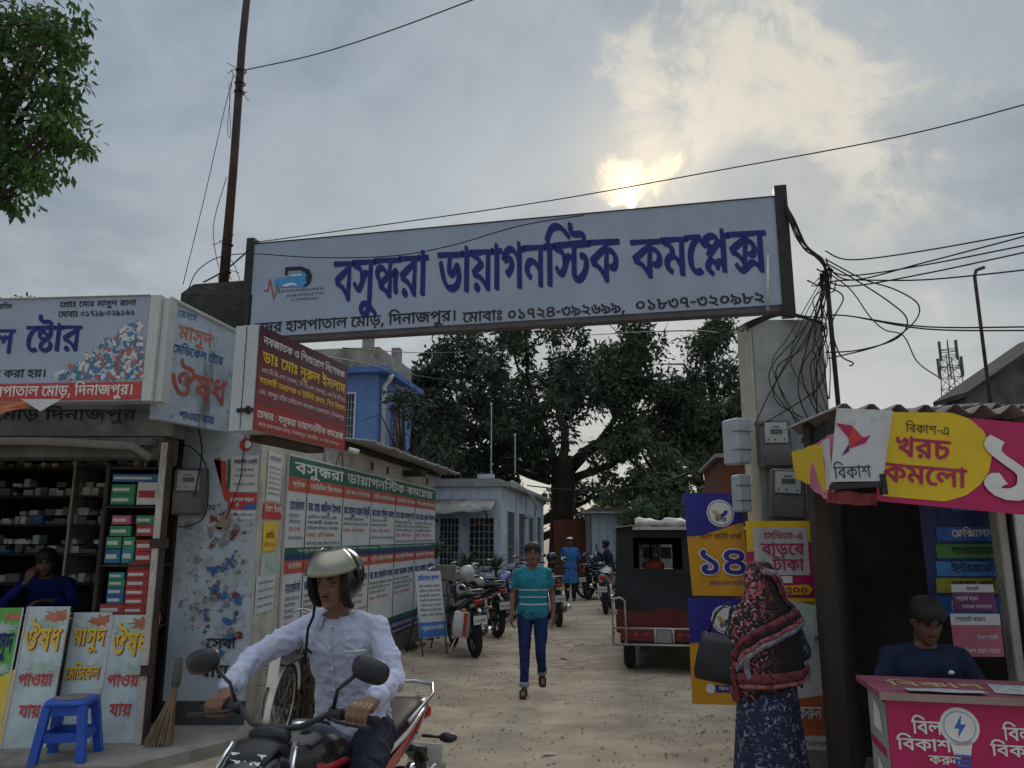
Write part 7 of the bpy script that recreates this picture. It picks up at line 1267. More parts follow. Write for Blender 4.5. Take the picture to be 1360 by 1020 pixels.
c.text("R", "ক্যাশ আউট চার্জ", ink_black, w*.22, h*.55, w*.95, .035); [c.text("B", "১৪", ink_white, w*.20+a_, h*.21+b_, w*.96+a_, .185, -.008-.0003*k_) for k_, (a_, b_) in enumerate(((.011, 0), (-.011, 0), (0, .011), (0, -.011), (.008, .008), (-.008, -.008)))]; c.text("B", "১৪", flex_blue, w*.20, h*.21, w*.96, .185, -.013); c.text("R", "হাজারে ক্যাশ আউট", flex_blue, w*.3, h*.10, w*.9, .03)
e, c, w, h = upay(zm-.01, zb, 'lower blue and amber banner partly behind the woman\'s handbag', 0, 3)
for i, t in enumerate(["মোবাইল রিচার্জ", "ট্রাফিক ফাইন", "বিল পেমেন্ট"]): z = h*(.42-.15*i); c.area(rect(w*.40, w*.98, z-.005, z+.05), flex_blue); c.area(circ(w*.32, z+.022, .035), ink_white, -.004); c.text("R", t, ink_white, w*.46, z+.01, w*.94, .025)
a, b = at(990, 700, 5.72), at(1082, 700, 5.66); zt, zb = at(1030, 692, 5.7).z, at(1030, 843, 5.7).z
e, w, h = banner('savings_banner', a, b, zt, zb, 'yellow and crimson savings banner hanging below the electric meters', None); c = Cloth(e, w, h, .010, 7, 2); c.sheet(ink_pink)
c.area([(0, h), (w, h), (w, h*.82), (0, h*.72)], flex_yellow); c.area(rect(w*.10, w*.88, h*.52, h*.94), M('pale_grey_print', (.50, .50, .52), .5), -.004); c.area(rect(w*.3, w*.62, h*.45, h*.51), ink_white, -.004); c.area([(0, 0), (w, 0), (w, h*.13), (0, h*.16)], flex_white, -.004)
c.text("B", "সেভিংস-এ", ink_magenta, w*.25, h*.84, w*.80, .045, -.009); c.text("B", "বাড়বে", ink_magenta, w*.2, h*.70, w*.82, .08, -.009); c.text("B", "টাকা", ink_magenta, w*.35, h*.56, w*.80, .08, -.009)
c.area([(w*.4, h*.35), (w*.85, h*.35), (w*.9, h*.4), (w*.85, h*.44), (w*.4, h*.42)], flex_yellow, -.004); c.text("B", "৫০০", ink_magenta, w*.50, h*.36, w*.82, .05, -.009); c.area(rect(w*.5, w*.95, h*.22, h*.32), flex_yellow, -.004); c.text("R", "মাসে জমা", ink_black, w*.55, h*.24, w*.9, .04, -.009)
a, b = at(1000, 900, 5.76), at(1098, 900, 5.70); zt, zb = at(1080, 850, 5.72).z, at(1085, 996, 5.72).z
e, w, h = banner('lower_poster', a, b, zt, zb, 'white and orange poster hanging low behind the woman\'s skirt', None); c = Cloth(e, w, h, .006, 7, 4); c.sheet(flex_white)
c.area([(0, h*.13), (w, h*.13), (w, h*.50), (0, h*.40)], M('poster_orange', (.50, .13, .05), .5)); c.text("B", "সহজে লেনদেন", ink_red, w*.0, h*.62, w*.78, .10, -.006); c.text("B", "লেনদেন করুন", ink_white, w*.05, h*.28, w*.9, .08, -.007); c.text("R", "বিস্তারিত *১৬৭৯#", ink_black, w*.3, h*.04, w*.95, .035, -.006)
for i in range(9):
    o = MB().box(2.36+.012*math.sin(i*2), 2.43+.01*math.sin(i*3), 5.80, 5.82, .75+.13*i, .86+.13*i).out('sachet', [ink_blue, ink_green, ink_yellow, ink_sky][i % 4]); tag(o, 'bright sachet in the hanging strip beside the savings banner, '+('lowest one', 'second from the bottom', 'third from the bottom', 'fourth from the bottom', 'middle one', 'fourth from the top', 'third from the top', 'second from the top', 'topmost one')[i], 'sachet', 'hanging sachets beside the savings banner')
# ================================================================== STALL (right)
sl = empty('payment_stall', (0, 0, 0), 0, 'dark wooden payment stall with corrugated tin roof on the right', 'stall')
P = at(1098, 800, 4.75)
def post(px, py, Y, w, z1, mat, d=.1, z0=0): q = at(px, py, Y); return MB().box(q.x-w/2, q.x+w/2, Y, Y+d, z0, z1, bev=.008).out('post', mat, sl)
post(1107, 850, 4.9, .115, 2.45, darkwood)
post(1345, 800, 5.1, .06, 2.4, whitewood); post(1372, 800, 5.05, .10, 2.4, steel)
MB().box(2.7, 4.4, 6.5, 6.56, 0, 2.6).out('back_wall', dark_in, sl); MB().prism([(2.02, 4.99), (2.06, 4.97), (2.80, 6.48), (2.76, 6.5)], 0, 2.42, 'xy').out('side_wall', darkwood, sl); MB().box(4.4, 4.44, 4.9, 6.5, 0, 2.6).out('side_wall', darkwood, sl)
MB().box(1.9, 4.5, 4.55, 4.62, 2.16, 2.24).out('lintel', darkwood, sl); MB().box(1.95, 2.0, 4.45, 5.1, 2.33, 2.37).out('rafter', darkwood, sl); MB().box(2.9, 2.96, 4.45, 6.3, 2.36, 2.41).out('rafter', darkwood, sl)
zr = at(1185, 541, 4.3).z
corrugated('tin_roof', sl, 1.87, 5.2, 4.28, 5.2, zr+.0, zr-.01, tin_rust, pitch=.155, amp=.028, jag=.04, seed=6, tz=lambda f: -.05*f)
corrugated('upper_tin_roof', sl, 2.85, 5.2, 4.62, 8.2, zr+.06, zr+.52, tin_rust, pitch=.10, amp=.02, jag=.05, seed=8)
m = MB(); g = [[(1.87+.015*i, 4.35+.10*i, 2.40-.002*i+.012*math.sin(i*2)-(.10+.02*math.sin(i))*j) for i in range(9)] for j in range(2)]; m.sheet(g); m.out('side_flashing', black_mould, sl, fix=False)
A, B = at(1165, 665, 4.22), at(1420, 690, 4.16)
e = empty('stall_banner', label='wide yellow and crimson cloth banner along the stall roof edge', cat='banner'); e.matrix_world = between(Vector((A.x, A.y, A.z)), Vector((B.x, B.y, B.z)), (0, 0, 1))
bpy.context.view_layer.update()
def US(px, py): return UB(px, py, e)
w = US(1420, 690)[0]; h = US(1180, 546)[1]; c = Cloth(e, w, h, .008, 5, 1.); c.sheet(ink_pink, n=30)
c.area([US(*p_) for p_ in ((1168, 547), (1262, 548), (1285, 556), (1305, 573), (1317, 600), (1316, 620), (1303, 642), (1282, 658), (1255, 666), (1168, 658))], flex_yellow, -.003, n=26)
def onc(st, t, pa, pb, ht, mt, off=-.008):
    a, b, d = US(*pa), US(*pb), US(pa[0], ht); c.text(st, t, mt, a[0], (a[1]+b[1])/2, b[0], d[1]-a[1], off)
onc("R", "বিকাশ-এ", (1203, 574), (1259, 578), 563, ink_black); onc("B", "খরচ", (1190, 606), (1262, 610), 581, ink_magenta); onc("B", "কমলো", (1172, 638), (1283, 648), 614, ink_magenta)
onc("N", "১", (1309, 660), (1372, 666), 581, ink_magenta, -.006); onc("N", "১", (1305, 659), (1372, 665), 579, ink_white, -.012)
A, B = at(1104, 640, 4.14), at(1172, 640, 4.14)
e = empty('bird_logo_board', label='white hanging board with crimson paper bird emblem at the stall corner', cat='signboard', mat=between(Vector((A.x, 4.14, at(1140, 640, 4.14).z)), Vector((B.x, 4.12, at(1140, 640, 4.14).z))) @ Matrix.Rotation(R(-2), 4, 'Y'))
bpy.context.view_layer.update(); U2 = lambda px, py: UB(px, py, e)
tl, tr_, br2, bl = U2(1112, 542), U2(1186, 545), U2(1172, 639), U2(1103, 640)
m = MB(); m.prism([bl, br2, tr_, tl], 0, .012, 'xz'); m.out('panel', M('grubby_white', (.55, .57, .60), .6, .08, 4, .12, 12, stain=((.30, .29, .25), .6, 2.5, .6)), e)
for pol, mt in (([(1110, 562), (1131, 565), (1128, 583)], ink_magenta), ([(1131, 565), (1146, 581), (1128, 596), (1127, 583)], ink_red), ([(1146, 581), (1156, 578), (1150, 588), (1128, 596)], ink_magenta), ([(1127, 590), (1128, 599), (1117, 606)], M('dark_violet', (.10, .02, .12), .5))):
    m = MB(); flat([U2(*q) for q in pol], -.003, mb=m); m.out('emblem', mt, e)
a, b, d = U2(1108, 636), U2(1158, 637), U2(1108, 620); tx("R", "বিকাশ", e, ink_black, a[0], a[1], b[0], d[1]-a[1], -.004)
m = MB(); q0, q1 = U2(1105, 642), U2(1172, 642); m.box(q0[0], q1[0], -.01, .03, q0[1]-.03, q0[1]-.002); m.box(q1[0]-.01, q1[0]+.02, -.01, .03, q0[1]-.07, q0[1]+.04); m.out('rail', blackmetal, e)
def crumple(name, pts, mat, label, Y, dep, seed, n=10):
    tl, tr_, br2, bl = [at(x, y, Y+dy) for (x, y), dy in zip(pts, (dep, 0, 0, dep))]; m = SMB(); g = []
    for j in range(n+1):
        row = []
        for i in range(n+1):
            u, v = i/n, j/n; p = (tl*(1-u)+tr_*u)*(1-v)+(bl*(1-u)+br2*u)*v
            f = .022*mnoise.noise(Vector((u*6, v*2.2, seed)))+.012*math.sin(u*14+v*2+seed); row.append((p.x, p.y+f, p.z+.012*mnoise.noise(Vector((u*4, v*4, seed+5)))))
        g.append(row)
    m.sheet(g); return tag(m.out(name, mat, fix=False), label, 'banner')
crumple('banner_end', [(1052, 600), (1092, 588), (1098, 655), (1056, 635)], flex_yellow, 'crumpled yellow banner end drooping left of the bird board', 4.35, .7, 1)
crumple('banner_end', [(1080, 590), (1113, 572), (1106, 668), (1075, 648)], M('pink_cloth', (.50, .14, .22), .6), 'folded pink and white banner piece beside the bird board', 4.3, .3, 2)
crumple('banner_end', [(1092, 585), (1100, 582), (1104, 640), (1098, 655)], flex_white, 'narrow white fold of cloth left of the bird board', 4.24, .1, 3)
crumple('banner_end', [(1100, 652), (1168, 656), (1166, 672), (1096, 668)], M('dull_pink', (.28, .06, .07), .7), 'dull red cloth edge sagging under the bird board', 4.3, 0, 4)
A, B = at(1236, 820, 5.4), at(1342, 820, 5.3)
e = empty('service_menu_board', label='navy service menu board with coloured bars inside the stall', cat='signboard', mat=between(Vector((A.x, 5.4, A.z)), Vector((B.x, 5.35, A.z)))); bpy.context.view_layer.update(); U3 = lambda px, py: UB(px, py, e)
w = U3(1342, 820)[0]; h = U3(1240, 660)[1]
MB().box(0, w, 0, .02, 0, h).out('panel', M('menu_navy', (.02, .035, .14), .5, .1), e)
for y0, y1, mt, t, mc in ((700, 718, M('menu_blue', (.02, .12, .50), .4), "ফ্লেক্সিলোড", ink_white), (723, 741, M('menu_green', (.07, .24, .06), .5), "পাওয়ারলোড", ink_black), (746, 765, M('menu_sky', (.05, .24, .58), .5), "ইন্টারনেট", ink_black), (768, 787, M('menu_olive', (.36, .34, .04), .5), "স্ক্র্যাচ কার্ড", ink_black), (793, 818, M('menu_blue'), "মোবাইল ব্যাংকিং", ink_white), (668, 684, M('menu_navy'), "একটি সেবা", ink_sky)):
    a, b = U3(1244, y1), U3(1332, y0); MB().box(a[0], b[0], -.008, -.001, a[1], b[1]).out('menu_bar', mt, e); tx("B", t, e, mc, a[0]+.22*(b[0]-a[0]), a[1]+.3*(b[1]-a[1]), b[0]-.12*(b[0]-a[0]), .5*(b[1]-a[1]), -.012)
def pinned(px0, px1, py0, py1, Y, bgs, label, lines):
    A, B = at(px0, py1, Y), at(px1, py1, Y); e = empty('notice_sheet', label=label, cat='poster', mat=between(A, Vector((B.x, B.y-.01, A.z)))); w = (B-A).length; h = at(px0, py0, Y).z-A.z
    for f0, f1, mt in bgs: MB().box(0, w, 0 if mt else 0, .004, f0*h, f1*h).out('sheet', mt, e)
    for st, t, f, hh, mt, a, b in lines: tx(st, t, e, mt, a*w, f*h, b*w, hh*h, -.003)
pinned(1267, 1322, 776, 812, 5.1, [(0, .7, M('sheet_plum', (.14, .03, .14), .5)), (.71, 1, flex_white)], 'plum and white payment notice taped inside the stall', [("R", "রকেট", .78, .12, ink_black, .35, .65), ("R", "পেমেন্ট করুন", .40, .14, ink_white, .08, .6), ("R", "সহজে লেনদেন", .12, .12, ink_white, .2, .9)])
pinned(1268, 1333, 815, 872, 5.0, [(0, .72, M('sheet_rose', (.42, .12, .17), .5)), (.73, 1, flex_white)], 'rose coloured payment notice taped below the plum one', [("R", "পেমেন্ট করুন", .82, .10, ink_black, .1, .7), ("R", "বিকাশ পেমেন্ট", .40, .09, ink_white, .5, .9), ("R", "বিকাশ করুন সহজে", .08, .10, ink_white, .2, .92)])
A, B = at(1178, 940, 3.93), at(1392, 953, 3.77); A.z = B.z = 0
pc = empty('pink_counter', label='pink printed stall counter with white slogan and light bulb', cat='counter', mat=between(A, B)); H = .975
LC_ = 1.6; MB().box(0, LC_, .0, .42, 0.02, H-.03).out('body', ink_pink, pc)
m = MB(); m.prism([(-.03, -.03), (LC_, -.03), (LC_, .46), (-.05, .46)], H-.029, H, 'xy'); m.out('top', M('top_red', (.24, .07, .10), .6, .2, 6), pc)
MB().box(-.035, LC_, -.034, -.031, H-.032, H+.002).out('edge_strip', M('edge_wood', (.30, .22, .20), .7), pc)
bpy.context.view_layer.update(); U4 = lambda px, py: UB(px, py, pc)
def onp(st, t, pa, pb, ht, mt):
    a, b, d = U4(*pa), U4(*pb), U4(pa[0], ht); tx(st, t, pc, mt, a[0], (a[1]+b[1])/2, b[0], d[1]-a[1], -.005)
onp("B", "বিল", (1211, 973), (1252, 976), 956, ink_white); onp("B", "বিকাশ", (1191, 995), (1265, 998), 980, ink_white); onp("B", "করুন", (1234, 1014), (1277, 1016), 1003, ink_white)
onp("B", "বিল", (1332, 982), (1373, 985), 965, ink_white); onp("B", "বিকাশ", (1316, 1003), (1390, 1007), 988, ink_white)
cx, cz = U4(1274, 965); s_ = .082
m = MB(); flat(circ(cx, cz, s_*1.05), -.003, mb=m); flat([(cx-.05, cz-.06), (cx+.05, cz-.06), (cx+.035, cz-.13), (cx-.035, cz-.13)], -.003, mb=m); bulb = m.out('bulb_print', ink_white, pc)
m = MB(); flat(circ(cx, cz, s_*.86), -.0045, mb=m); m.out('bulb_ring', M('bulb_blue', (.25, .40, .62), .5), bulb)
m = MB(); flat(circ(cx, cz, s_*.80), -.0055, mb=m); m.out('bulb_glass', ink_white, bulb)
m = MB(); flat([(cx+.012, cz+.055), (cx-.025, cz-.008), (cx-.003, cz-.008), (cx-.012, cz-.05), (cx+.028, cz+.012), (cx+.005, cz+.012)], -.0065, mb=m)
for k in range(3): flat(rect(cx-.033, cx+.033, cz-.135-.02*k, cz-.123-.02*k), -.0065, mb=m)
m.out('bulb_mark', ink_blue, bulb)['kind'] = 'stuff'
m = MB(); m.box(-.006, -.001, .02, .41, .04, .92); m.out('side_poster', M('side_grey', (.30, .31, .33), .6, .15, 5), pc)
for k in range(3):
    q = MB(); q.box(-.010, -.0065, .06, .38, .10+.28*k, .14+.28*k); q.out('side_print', ink_magenta, pc); q = MB(); q.add([(-.009, .1, .2+.28*k), (-.009, .3, .2+.28*k), (-.009, .26, .34+.28*k), (-.009, .14, .30+.28*k)], [(0, 1, 2, 3)]); q.out('side_print', ink_white, pc)
tx("B", "বিকাশ", None, None, 0, 0, .45, .12, 0, mb=(mb := MB())); mb.v = [(v[0]+.06, .18+v[2], H+.002) for v in mb.v]; tag(mb.out('lettering', M('worn_print', (.45, .35, .15), .6), pc, fix=False), kind='stuff')
rnd = random.Random(6)
for k, (x, y, w, h, a) in enumerate(((.50, .06, .40, .26, -10), (.78, .02, .52, .34, -3), (.10, -.02, .35, .08, 2))):
    m = MB(); m.sheet([[(w*i/4, h*j/4, .002*math.sin(i*2+j)+.003) for i in range(5)] for j in range(5)]); o = m.out('newspaper', M('newsprint', (.36, .38, .40), .8, .25, 25), fix=False)
    o.matrix_world = pc.matrix_world @ Matrix.Translation((x, y, H+.002+.004*k)) @ Matrix.Rotation(R(a), 4, 'Z'); tag(o, ['folded newspaper lying on the left of the pink counter top', 'newspaper lying on the right of the pink counter top', 'thin paper strip on the near edge of the pink counter'][k], 'newspaper')

# ================================================================== MOTORCYCLES (local x forward, y left, z up)
rubber = M('rubber', (.018, .018, .02), .8, .2, 10, .2, 60)
blkplastic = M('black_plastic', (.022, .023, .027), .42, .1, 8, .04, 60)
seatm = M('seat_vinyl', (.016, .017, .019), .6, .12, 6, .12, 80, spec=.2)
engm = M('engine_alloy', (.22, .22, .23), .4, .2, 8, .1, 50, metal=.8)
glassm = M('mirror_glass', (.55, .6, .66), .05, .02, 4, 0, metal=1.)
lampred = M('tail_lens', (.40, .015, .015), .2, .05, 4, 0)
amber = M('indicator_lens', (.55, .20, .03), .25, .05, 4, 0)
platem = M('plate_white', (.62, .62, .60), .5, .05)
def motorcycle(label, group, body, accent, rear=True, plate="১২-৩৪", front=False, spokes=False, cat='motorcycle', steer=0., lean=0.):
    e = empty('motorcycle', label=label, cat=cat, group=group)
    def O(m, n, mt, p=None): return m.out(n, mt, p or e)
    for x, w, tr in ((.66, .042, .045), (-.64, .056, .055)):
        m = SMB(); m.torus((x, 0, .30), .30-tr, tr, 'y', 32, 10, ry=w); t = O(m, 'wheel', rubber)
        m = SMB(); m.torus((x, 0, .30), .30-2*tr+.006, .012, 'y', 32, 6, ry=.035); O(m, 'wheel_ring', engm, t)
        m = MB()
        for k in range(6):
            a = k*math.pi/3; m.tube([(x, 0, .30), (x+.2*math.cos(a), 0, .30+.2*math.sin(a))], [.016, .012], 5)
        m.tube([(x, -.06, .3), (x, .06, .3)], .045, 12); O(m, 'hub', blkplastic, t)
    m = SMB(); m.torus((.66, 0, .30), .335, .012, 'y', 20, 6, ry=.06, a0=30, a1=190); O(m, 'front_mudguard', body)
    m = SMB(); m.sell([(-.95, 0, .56, .055, .012), (-.85, 0, .64, .07, .015), (-.7, 0, .68, .075, .02)], 10); m.tube([(-.93, 0, .60), (-1.0, 0, .47), (-1.02, 0, .36)], [(.05, .015), (.07, .012), (.065, .01)], 8); O(m, 'rear_mudguard', blkplastic)
    for s in (-1, 1):
        m = SMB(); m.tube([(.66, s*.075, .30), (.58, s*.085, .56), (.44, s*.09, .98)], [.022, .024, .018], 8); O(m, 'fork', engm)
        m = SMB(); m.tube([(-.62, s*.13, .32), (-.50, s*.14, .66)], .022, 8)
        for k in range(7): m.torus((-.605+.013*k, s*.131+.001*k, .38+.036*k), .03, .007, 'z', 10, 5)
        O(m, 'shock_absorber', chrome if s else engm)
        m = MB(); m.tube([(-.64, s*.09, .3), (-.2, s*.08, .34)], .02, 6); O(m, 'swing_arm', blkplastic)
    m = MB(); m.box(-.18, .18, -.13, .13, .22, .42, bev=.04); m.tube([(.05, -.16, .32), (.05, .17, .32)], .10, 14); e2 = O(m, 'engine', engm)
    m = MB()
    for k in range(6): m.box(.02, .26, -.10, .10, .43+.025*k, .443+.025*k)
    O(m, 'cooling_fins', engm, e2)['kind'] = 'stuff'
    m = SMB(); m.tube([(.42, 0, .9), (.38, 0, .6), (.3, 0, .3), (-.1, 0, .22), (-.3, 0, .45), (-.45, 0, .74)], .02, 6); m.tube([(.42, 0, .86), (-.1, 0, .74), (-.85, 0, .80)], .018, 6); O(m, 'frame', blkplastic)
    m = SMB(); m.tube([(.22, -.09, .45), (.30, -.12, .28), (.1, -.14, .2), (-.3, -.16, .24), (-.4, -.17, .27), (-.9, -.17, .40)], [.02, .02, .02, .022, .045, .05], 10); O(m, 'exhaust', chrome)
    m = SMB(); m.sell([(.42, 0, .88, .05, .05), (.40, 0, .89, .10, .08), (.30, 0, .89, .145, .11), (.15, 0, .875, .145, .105), (.02, 0, .83, .11, .07), (-.03, 0, .80, .07, .04)], 18, pw=2.6); tk = O(m, 'fuel_tank', body)
    m = SMB(); m.sell([(.34, 0, .865, .148, .03, 3), (.15, 0, .85, .15, .03, 3), (.04, 0, .82, .12, .02, 3)], 14); O(m, 'tank_stripe', accent, tk)
    m = SMB(); m.tube([(.26, 0, .985), (.26, 0, 1.01)], .035, 12); O(m, 'fuel_cap', chrome, tk)
    m = SMB(); m.sell([(.02, 0, .80, .06, .03), (-.05, 0, .805, .105, .04), (-.2, 0, .80, .13, .045), (-.36, 0, .815, .135, .05), (-.55, 0, .855, .13, .048), (-.74, 0, .875, .105, .035), (-.80, 0, .88, .05, .02)], 16, pw=3); O(m, 'seat', seatm)
    m = SMB(); m.sell([(-.0, 0, .70, .12, .05), (-.2, 0, .70, .145, .075), (-.4, 0, .74, .14, .07), (-.65, 0, .79, .12, .055), (-.88, 0, .845, .075, .035), (-.94, 0, .86, .04, .02)], 16, pw=3); tc_ = O(m, 'tail_cowl', body)
    for s in (-1, 1):
        m = SMB(); m.add([(-.15, s*.150, .72), (-.45, s*.148, .80), (-.78, s*.104, .855), (-.62, s*.130, .80), (-.3, s*.152, .70)], [(0, 1, 2, 3, 4)]); O(m, 'tail_graphic', accent, tc_)
    m = SMB(); m.sell([(-.86, 0, .80, .055, .03), (-.95, 0, .80, .065, .035), (-.965, 0, .80, .05, .025)], 12, pw=3.5); O(m, 'tail_light', lampred)
    m = SMB(); m.tube([(-.45, -.15, .86), (-.75, -.15, .93), (-.84, -.11, .96), (-.87, 0, .965), (-.84, .11, .96), (-.75, .15, .93), (-.45, .15, .86)], .010, 8); O(m, 'grab_rail', steel)
    m = MB(); m.box(-1.035, -1.03, -.10, .10, .50, .62, mat=None); pp = O(m, 'number_plate', platem)
    mb = MB(); tx("B", plate, None, None, -.075, .54, .075, .035, 0, mb=mb); mb.v = [(-1.037, -v[0], v[2]) for v in mb.v]; O(mb, 'lettering', ink_black, pp)['kind'] = 'stuff'
    m = MB(); m.box(-1.03, -.90, -.012, .012, .56, .60); O(m, 'plate_bracket', blkplastic)
    for x, s, z in ((-.86, -1, .70), (-.86, 1, .70), (.50, -1, .80), (.50, 1, .80)):
        m = SMB(); m.tube([(x, s*.05, z), (x, s*.15, z)], .008, 5); m.ball((x, s*.195, z), (.03, .05, .026), 10, 7); i_ = O(m, 'indicator', blkplastic)
        m = SMB(); m.ball((x+(.018 if x > 0 else -.018), s*.195, z), (.018, .042, .02), 8, 6); O(m, 'lens', amber, i_)
    for s in (-1, 1):
        m = MB(); m.tube([(-.1, s*.12, .3), (-.1, s*.26, .3)], .016, 6); O(m, 'footpeg', rubber)
    m = MB(); m.tube([(.0, .1, .25), (-.08, .25, .02)], .012, 5); O(m, 'stand', steel)
    st = [(0.36, -.33, 1.055), (.375, -.20, 1.075), (.43, -.10, 1.03), (.45, 0, 1.02), (.43, .10, 1.03), (.375, .20, 1.075), (.36, .33, 1.055)]
    m = SMB(); m.tube(st, .012, 8); O(m, 'handlebar', blkplastic)
    for s in (-1, 1):
        m = SMB(); m.tube([(.372, s*.235, 1.068), (.358, s*.36, 1.052)], .0165, 10); m.ball((.357, s*.368, 1.051), .02, 8, 6); O(m, 'grip', rubber)
        m = SMB(); m.tube([(.38, s*.19, 1.072), (.374, s*.24, 1.068)], .026, 10); sw = O(m, 'switch_housing', blkplastic)
        m = SMB(); m.tube([(.40, s*.20, 1.065), (.44, s*.25, 1.06), (.44, s*.38, 1.045)], [.009, .007, .008], 6); O(m, 'lever', blkplastic)
        m = SMB(); m.tube([(.385, s*.205, 1.08), (.40, s*.23, 1.16), (.40, s*.30, 1.215)], [.008, .007, .009], 7)
        mc = Vector((.40, s*.36, 1.235)); mr = O(m, 'mirror_stem', blkplastic)
        mm_ = Matrix.Rotation(R(s*-14), 3, 'X') @ Matrix.Rotation(R(0), 3, 'Z')
        m = SMB(); m.sell([(-.012, 0, 0, .072, .044, 2.6), (.004, 0, 0, .075, .047, 2.6), (.02, 0, 0, .062, .036, 2.4), (.034, 0, 0, .03, .015, 2)], 20)
        m.v = [tuple(mc+mm_ @ Vector(v)) for v in m.v]; h_ = O(m, 'mirror', blkplastic)
        m = SMB(); m.sell([(-.0125, 0, 0, .066, .039, 2.6), (-.0135, 0, 0, .064, .037, 2.6)], 20); m.v = [tuple(mc+mm_ @ Vector(v)) for v in m.v]; O(m, 'mirror_glass', glassm, h_)
    m = SMB(); m.sell([(.41, 0, .985, .05, .025), (.45, 0, 1.0, .08, .035), (.49, 0, 1.005, .075, .03)], 14); O(m, 'instrument_pod', blkplastic)
    m = SMB(); m.sell([(.46, 0, .88, .10, .07), (.52, 0, .88, .118, .10), (.60, 0, .865, .112, .095), (.67, 0, .84, .09, .075), (.70, 0, .82, .06, .045)], 20, pw=2.7); cw_ = O(m, 'headlight_cowl', body)
    m = SMB(); m.ball((.665, 0, .835), (.05, .085, .062), 16, 10); O(m, 'headlight', M('lens_glass', (.5, .53, .56), .08, .05, 4, 0, metal=.6), cw_)
    m = SMB(); m.sell([(.49, 0, .96, .10, .045), (.54, 0, .985, .09, .02), (.61, 0, .945, .08, .015)], 14, pw=2.4); O(m, 'visor', blkplastic, cw_)
    return e
bk = M('bike_black', (.012, .013, .017), .22, .1, 5, .0, coat=.6); redp = M('bike_red', (.42, .02, .03), .25, .1, 5, 0, coat=.6); bluep = M('bike_blue', (.02, .05, .20), .25, .1, 5, 0, coat=.6); silv = M('bike_silver', (.38, .39, .41), .3, .1, 5, 0, metal=.5); whp = M('bike_white', (.55, .54, .53), .3, .06, 5, 0, coat=.4)
G_ = 'motorcycles parked in the lane'
def place(e, x, y, heading, lean=0., z=None):
    e.matrix_world = Matrix.Translation((x, y, gz(x, y) if z is None else z)) @ Matrix.Rotation(heading, 4, 'Z') @ Matrix.Rotation(R(lean), 4, 'X'); return e
mainb = motorcycle('black motorcycle with red and white tail ridden by the helmeted man', None, bk, redp, plate="দিনাজপুর")
HB = R(-106); place(mainb, -.863+.40*.2756, 3.03+.40*.9613, HB, 0)
m = MB(); rnd = random.Random(8)
for k in range(9):
    y = -.09+.022*k; z = .95-.004*abs(k-4)**1.5; pts = [(.60+.01*rnd.random(), y, z), (.625, y+rnd.uniform(-.02, .02), z-.03), (.65, y+rnd.uniform(-.02, .02), z-.055)]
tx("B", "যায়", None, None, -.07, 0, .07, .05, 0, mb=(mb := MB())); mb.v = [(.60-.62*v[2]+.02, v[0], .945+v[2]*.55) for v in mb.v]
mb.out('cowl_graphic', ink_white, mainb, fix=False)['kind'] = 'stuff'
m = SMB(); m.sell([(-.2, 0, .76, .152, .018, 3), (-.45, 0, .80, .148, .016, 3), (-.75, 0, .85, .11, .014, 3), (-.92, 0, .868, .055, .012, 3)], 14); m.out('white_trim', whp, mainb)
for s in (-1, 1):
    m = SMB(); m.tube([(.50, s*.13, .98), (.56, s*.15, .90), (.50, s*.16, .78), (.40, s*.15, .70)], .010, 7); m.out('chrome_guard', chrome, mainb)
m = MB(); m.torus((-.66, .20, .42), .20, .008, 'y', 22, 6, a0=-10, a1=200); [m.tube([(-.84+.06*k, .20, .44), (-.80+.05*k, .20, .60)], .005, 4) for k in range(6)]; m.tube([(-.86, .20, .42), (-.46, .20, .42)], .007, 5); m.out('sari_guard', steel, mainb)
m = MB(); m.box(-.60, -.56, .205, .225, .46, .51, bev=.004); m.torus((-.58, .215, .515), .014, .004, 'y', 10, 5); m.out('padlock', M('brass', (.45, .33, .12), .4, .1, 5, 0, metal=.8), mainb)
specs = [(614, 866, 11.4, 18, 4, bk, silv, 'dusty black motorcycle parked nearest by the low wall with a white sack', "১১-৪৫"), (640, 812, 13.6, 25, 3, bk, silv, 'black motorcycle squeezed behind the nearest parked one', "১২-০৯"), (668, 800, 15.3, -20, 3, bluep, silv, 'dark blue motorcycle half hidden behind the walking man', "১১-৭৮"), (737, 806, 15.2, 6, 3, bk, whp, 'black motorcycle with big white plate right of the walking man', "১৩-৪৬"), (712, 792, 18.4, 10, 3, redp, bk, 'motorcycle with red helmet on it behind the walking man\'s shoulder', "১২-৫৬"), (794, 786, 21.5, -24, 4, bk, whp, 'motorcycle with plate facing the lane left of the seated man', "১১-৩২"), (812, 793, 17.6, -12, 3, silv, redp, 'motorcycle peeking out at the left side of the covered van', "১৪-২৮")]
bikes = []
for px, py, Y, dg, ln, b_, a_, lb, pt in specs:
    p = at(px, 740, Y); e = motorcycle(lb, G_, b_, a_, plate=pt); place(e, p.x, Y+.75, R(90+dg), -ln); bikes.append(e)
def helmet(name, loc, rz, shell, label, tilt=0):
    e = empty(name, loc, rz, label, 'helmet'); m = SMB(); m.ball((0, 0, .12), (.15, .12, .135), 20, 14); m.out('shell', shell, e)
    m = SMB(); m.ball((.03, 0, .125), (.135, .112, .075), 16, 10); m.out('visor', M('dark_visor', (.03, .03, .035), .12), e); return e
helmet('helmet', (bikes[0].location.x+.02, bikes[0].location.y+.15, 1.02), R(60), M('white_helmet', (.50, .50, .50), .3), 'white and black helmet resting on the nearest parked motorcycle')
helmet('helmet', (bikes[4].location.x, bikes[4].location.y, 1.05), R(80), M('red_helmet', (.40, .02, .02), .3), 'red helmet resting on a parked motorcycle')
helmet('helmet', (bikes[4].location.x+.42, bikes[4].location.y+.2, 1.08), R(30), bk, 'black helmet beside the red helmet above the parked motorcycles')
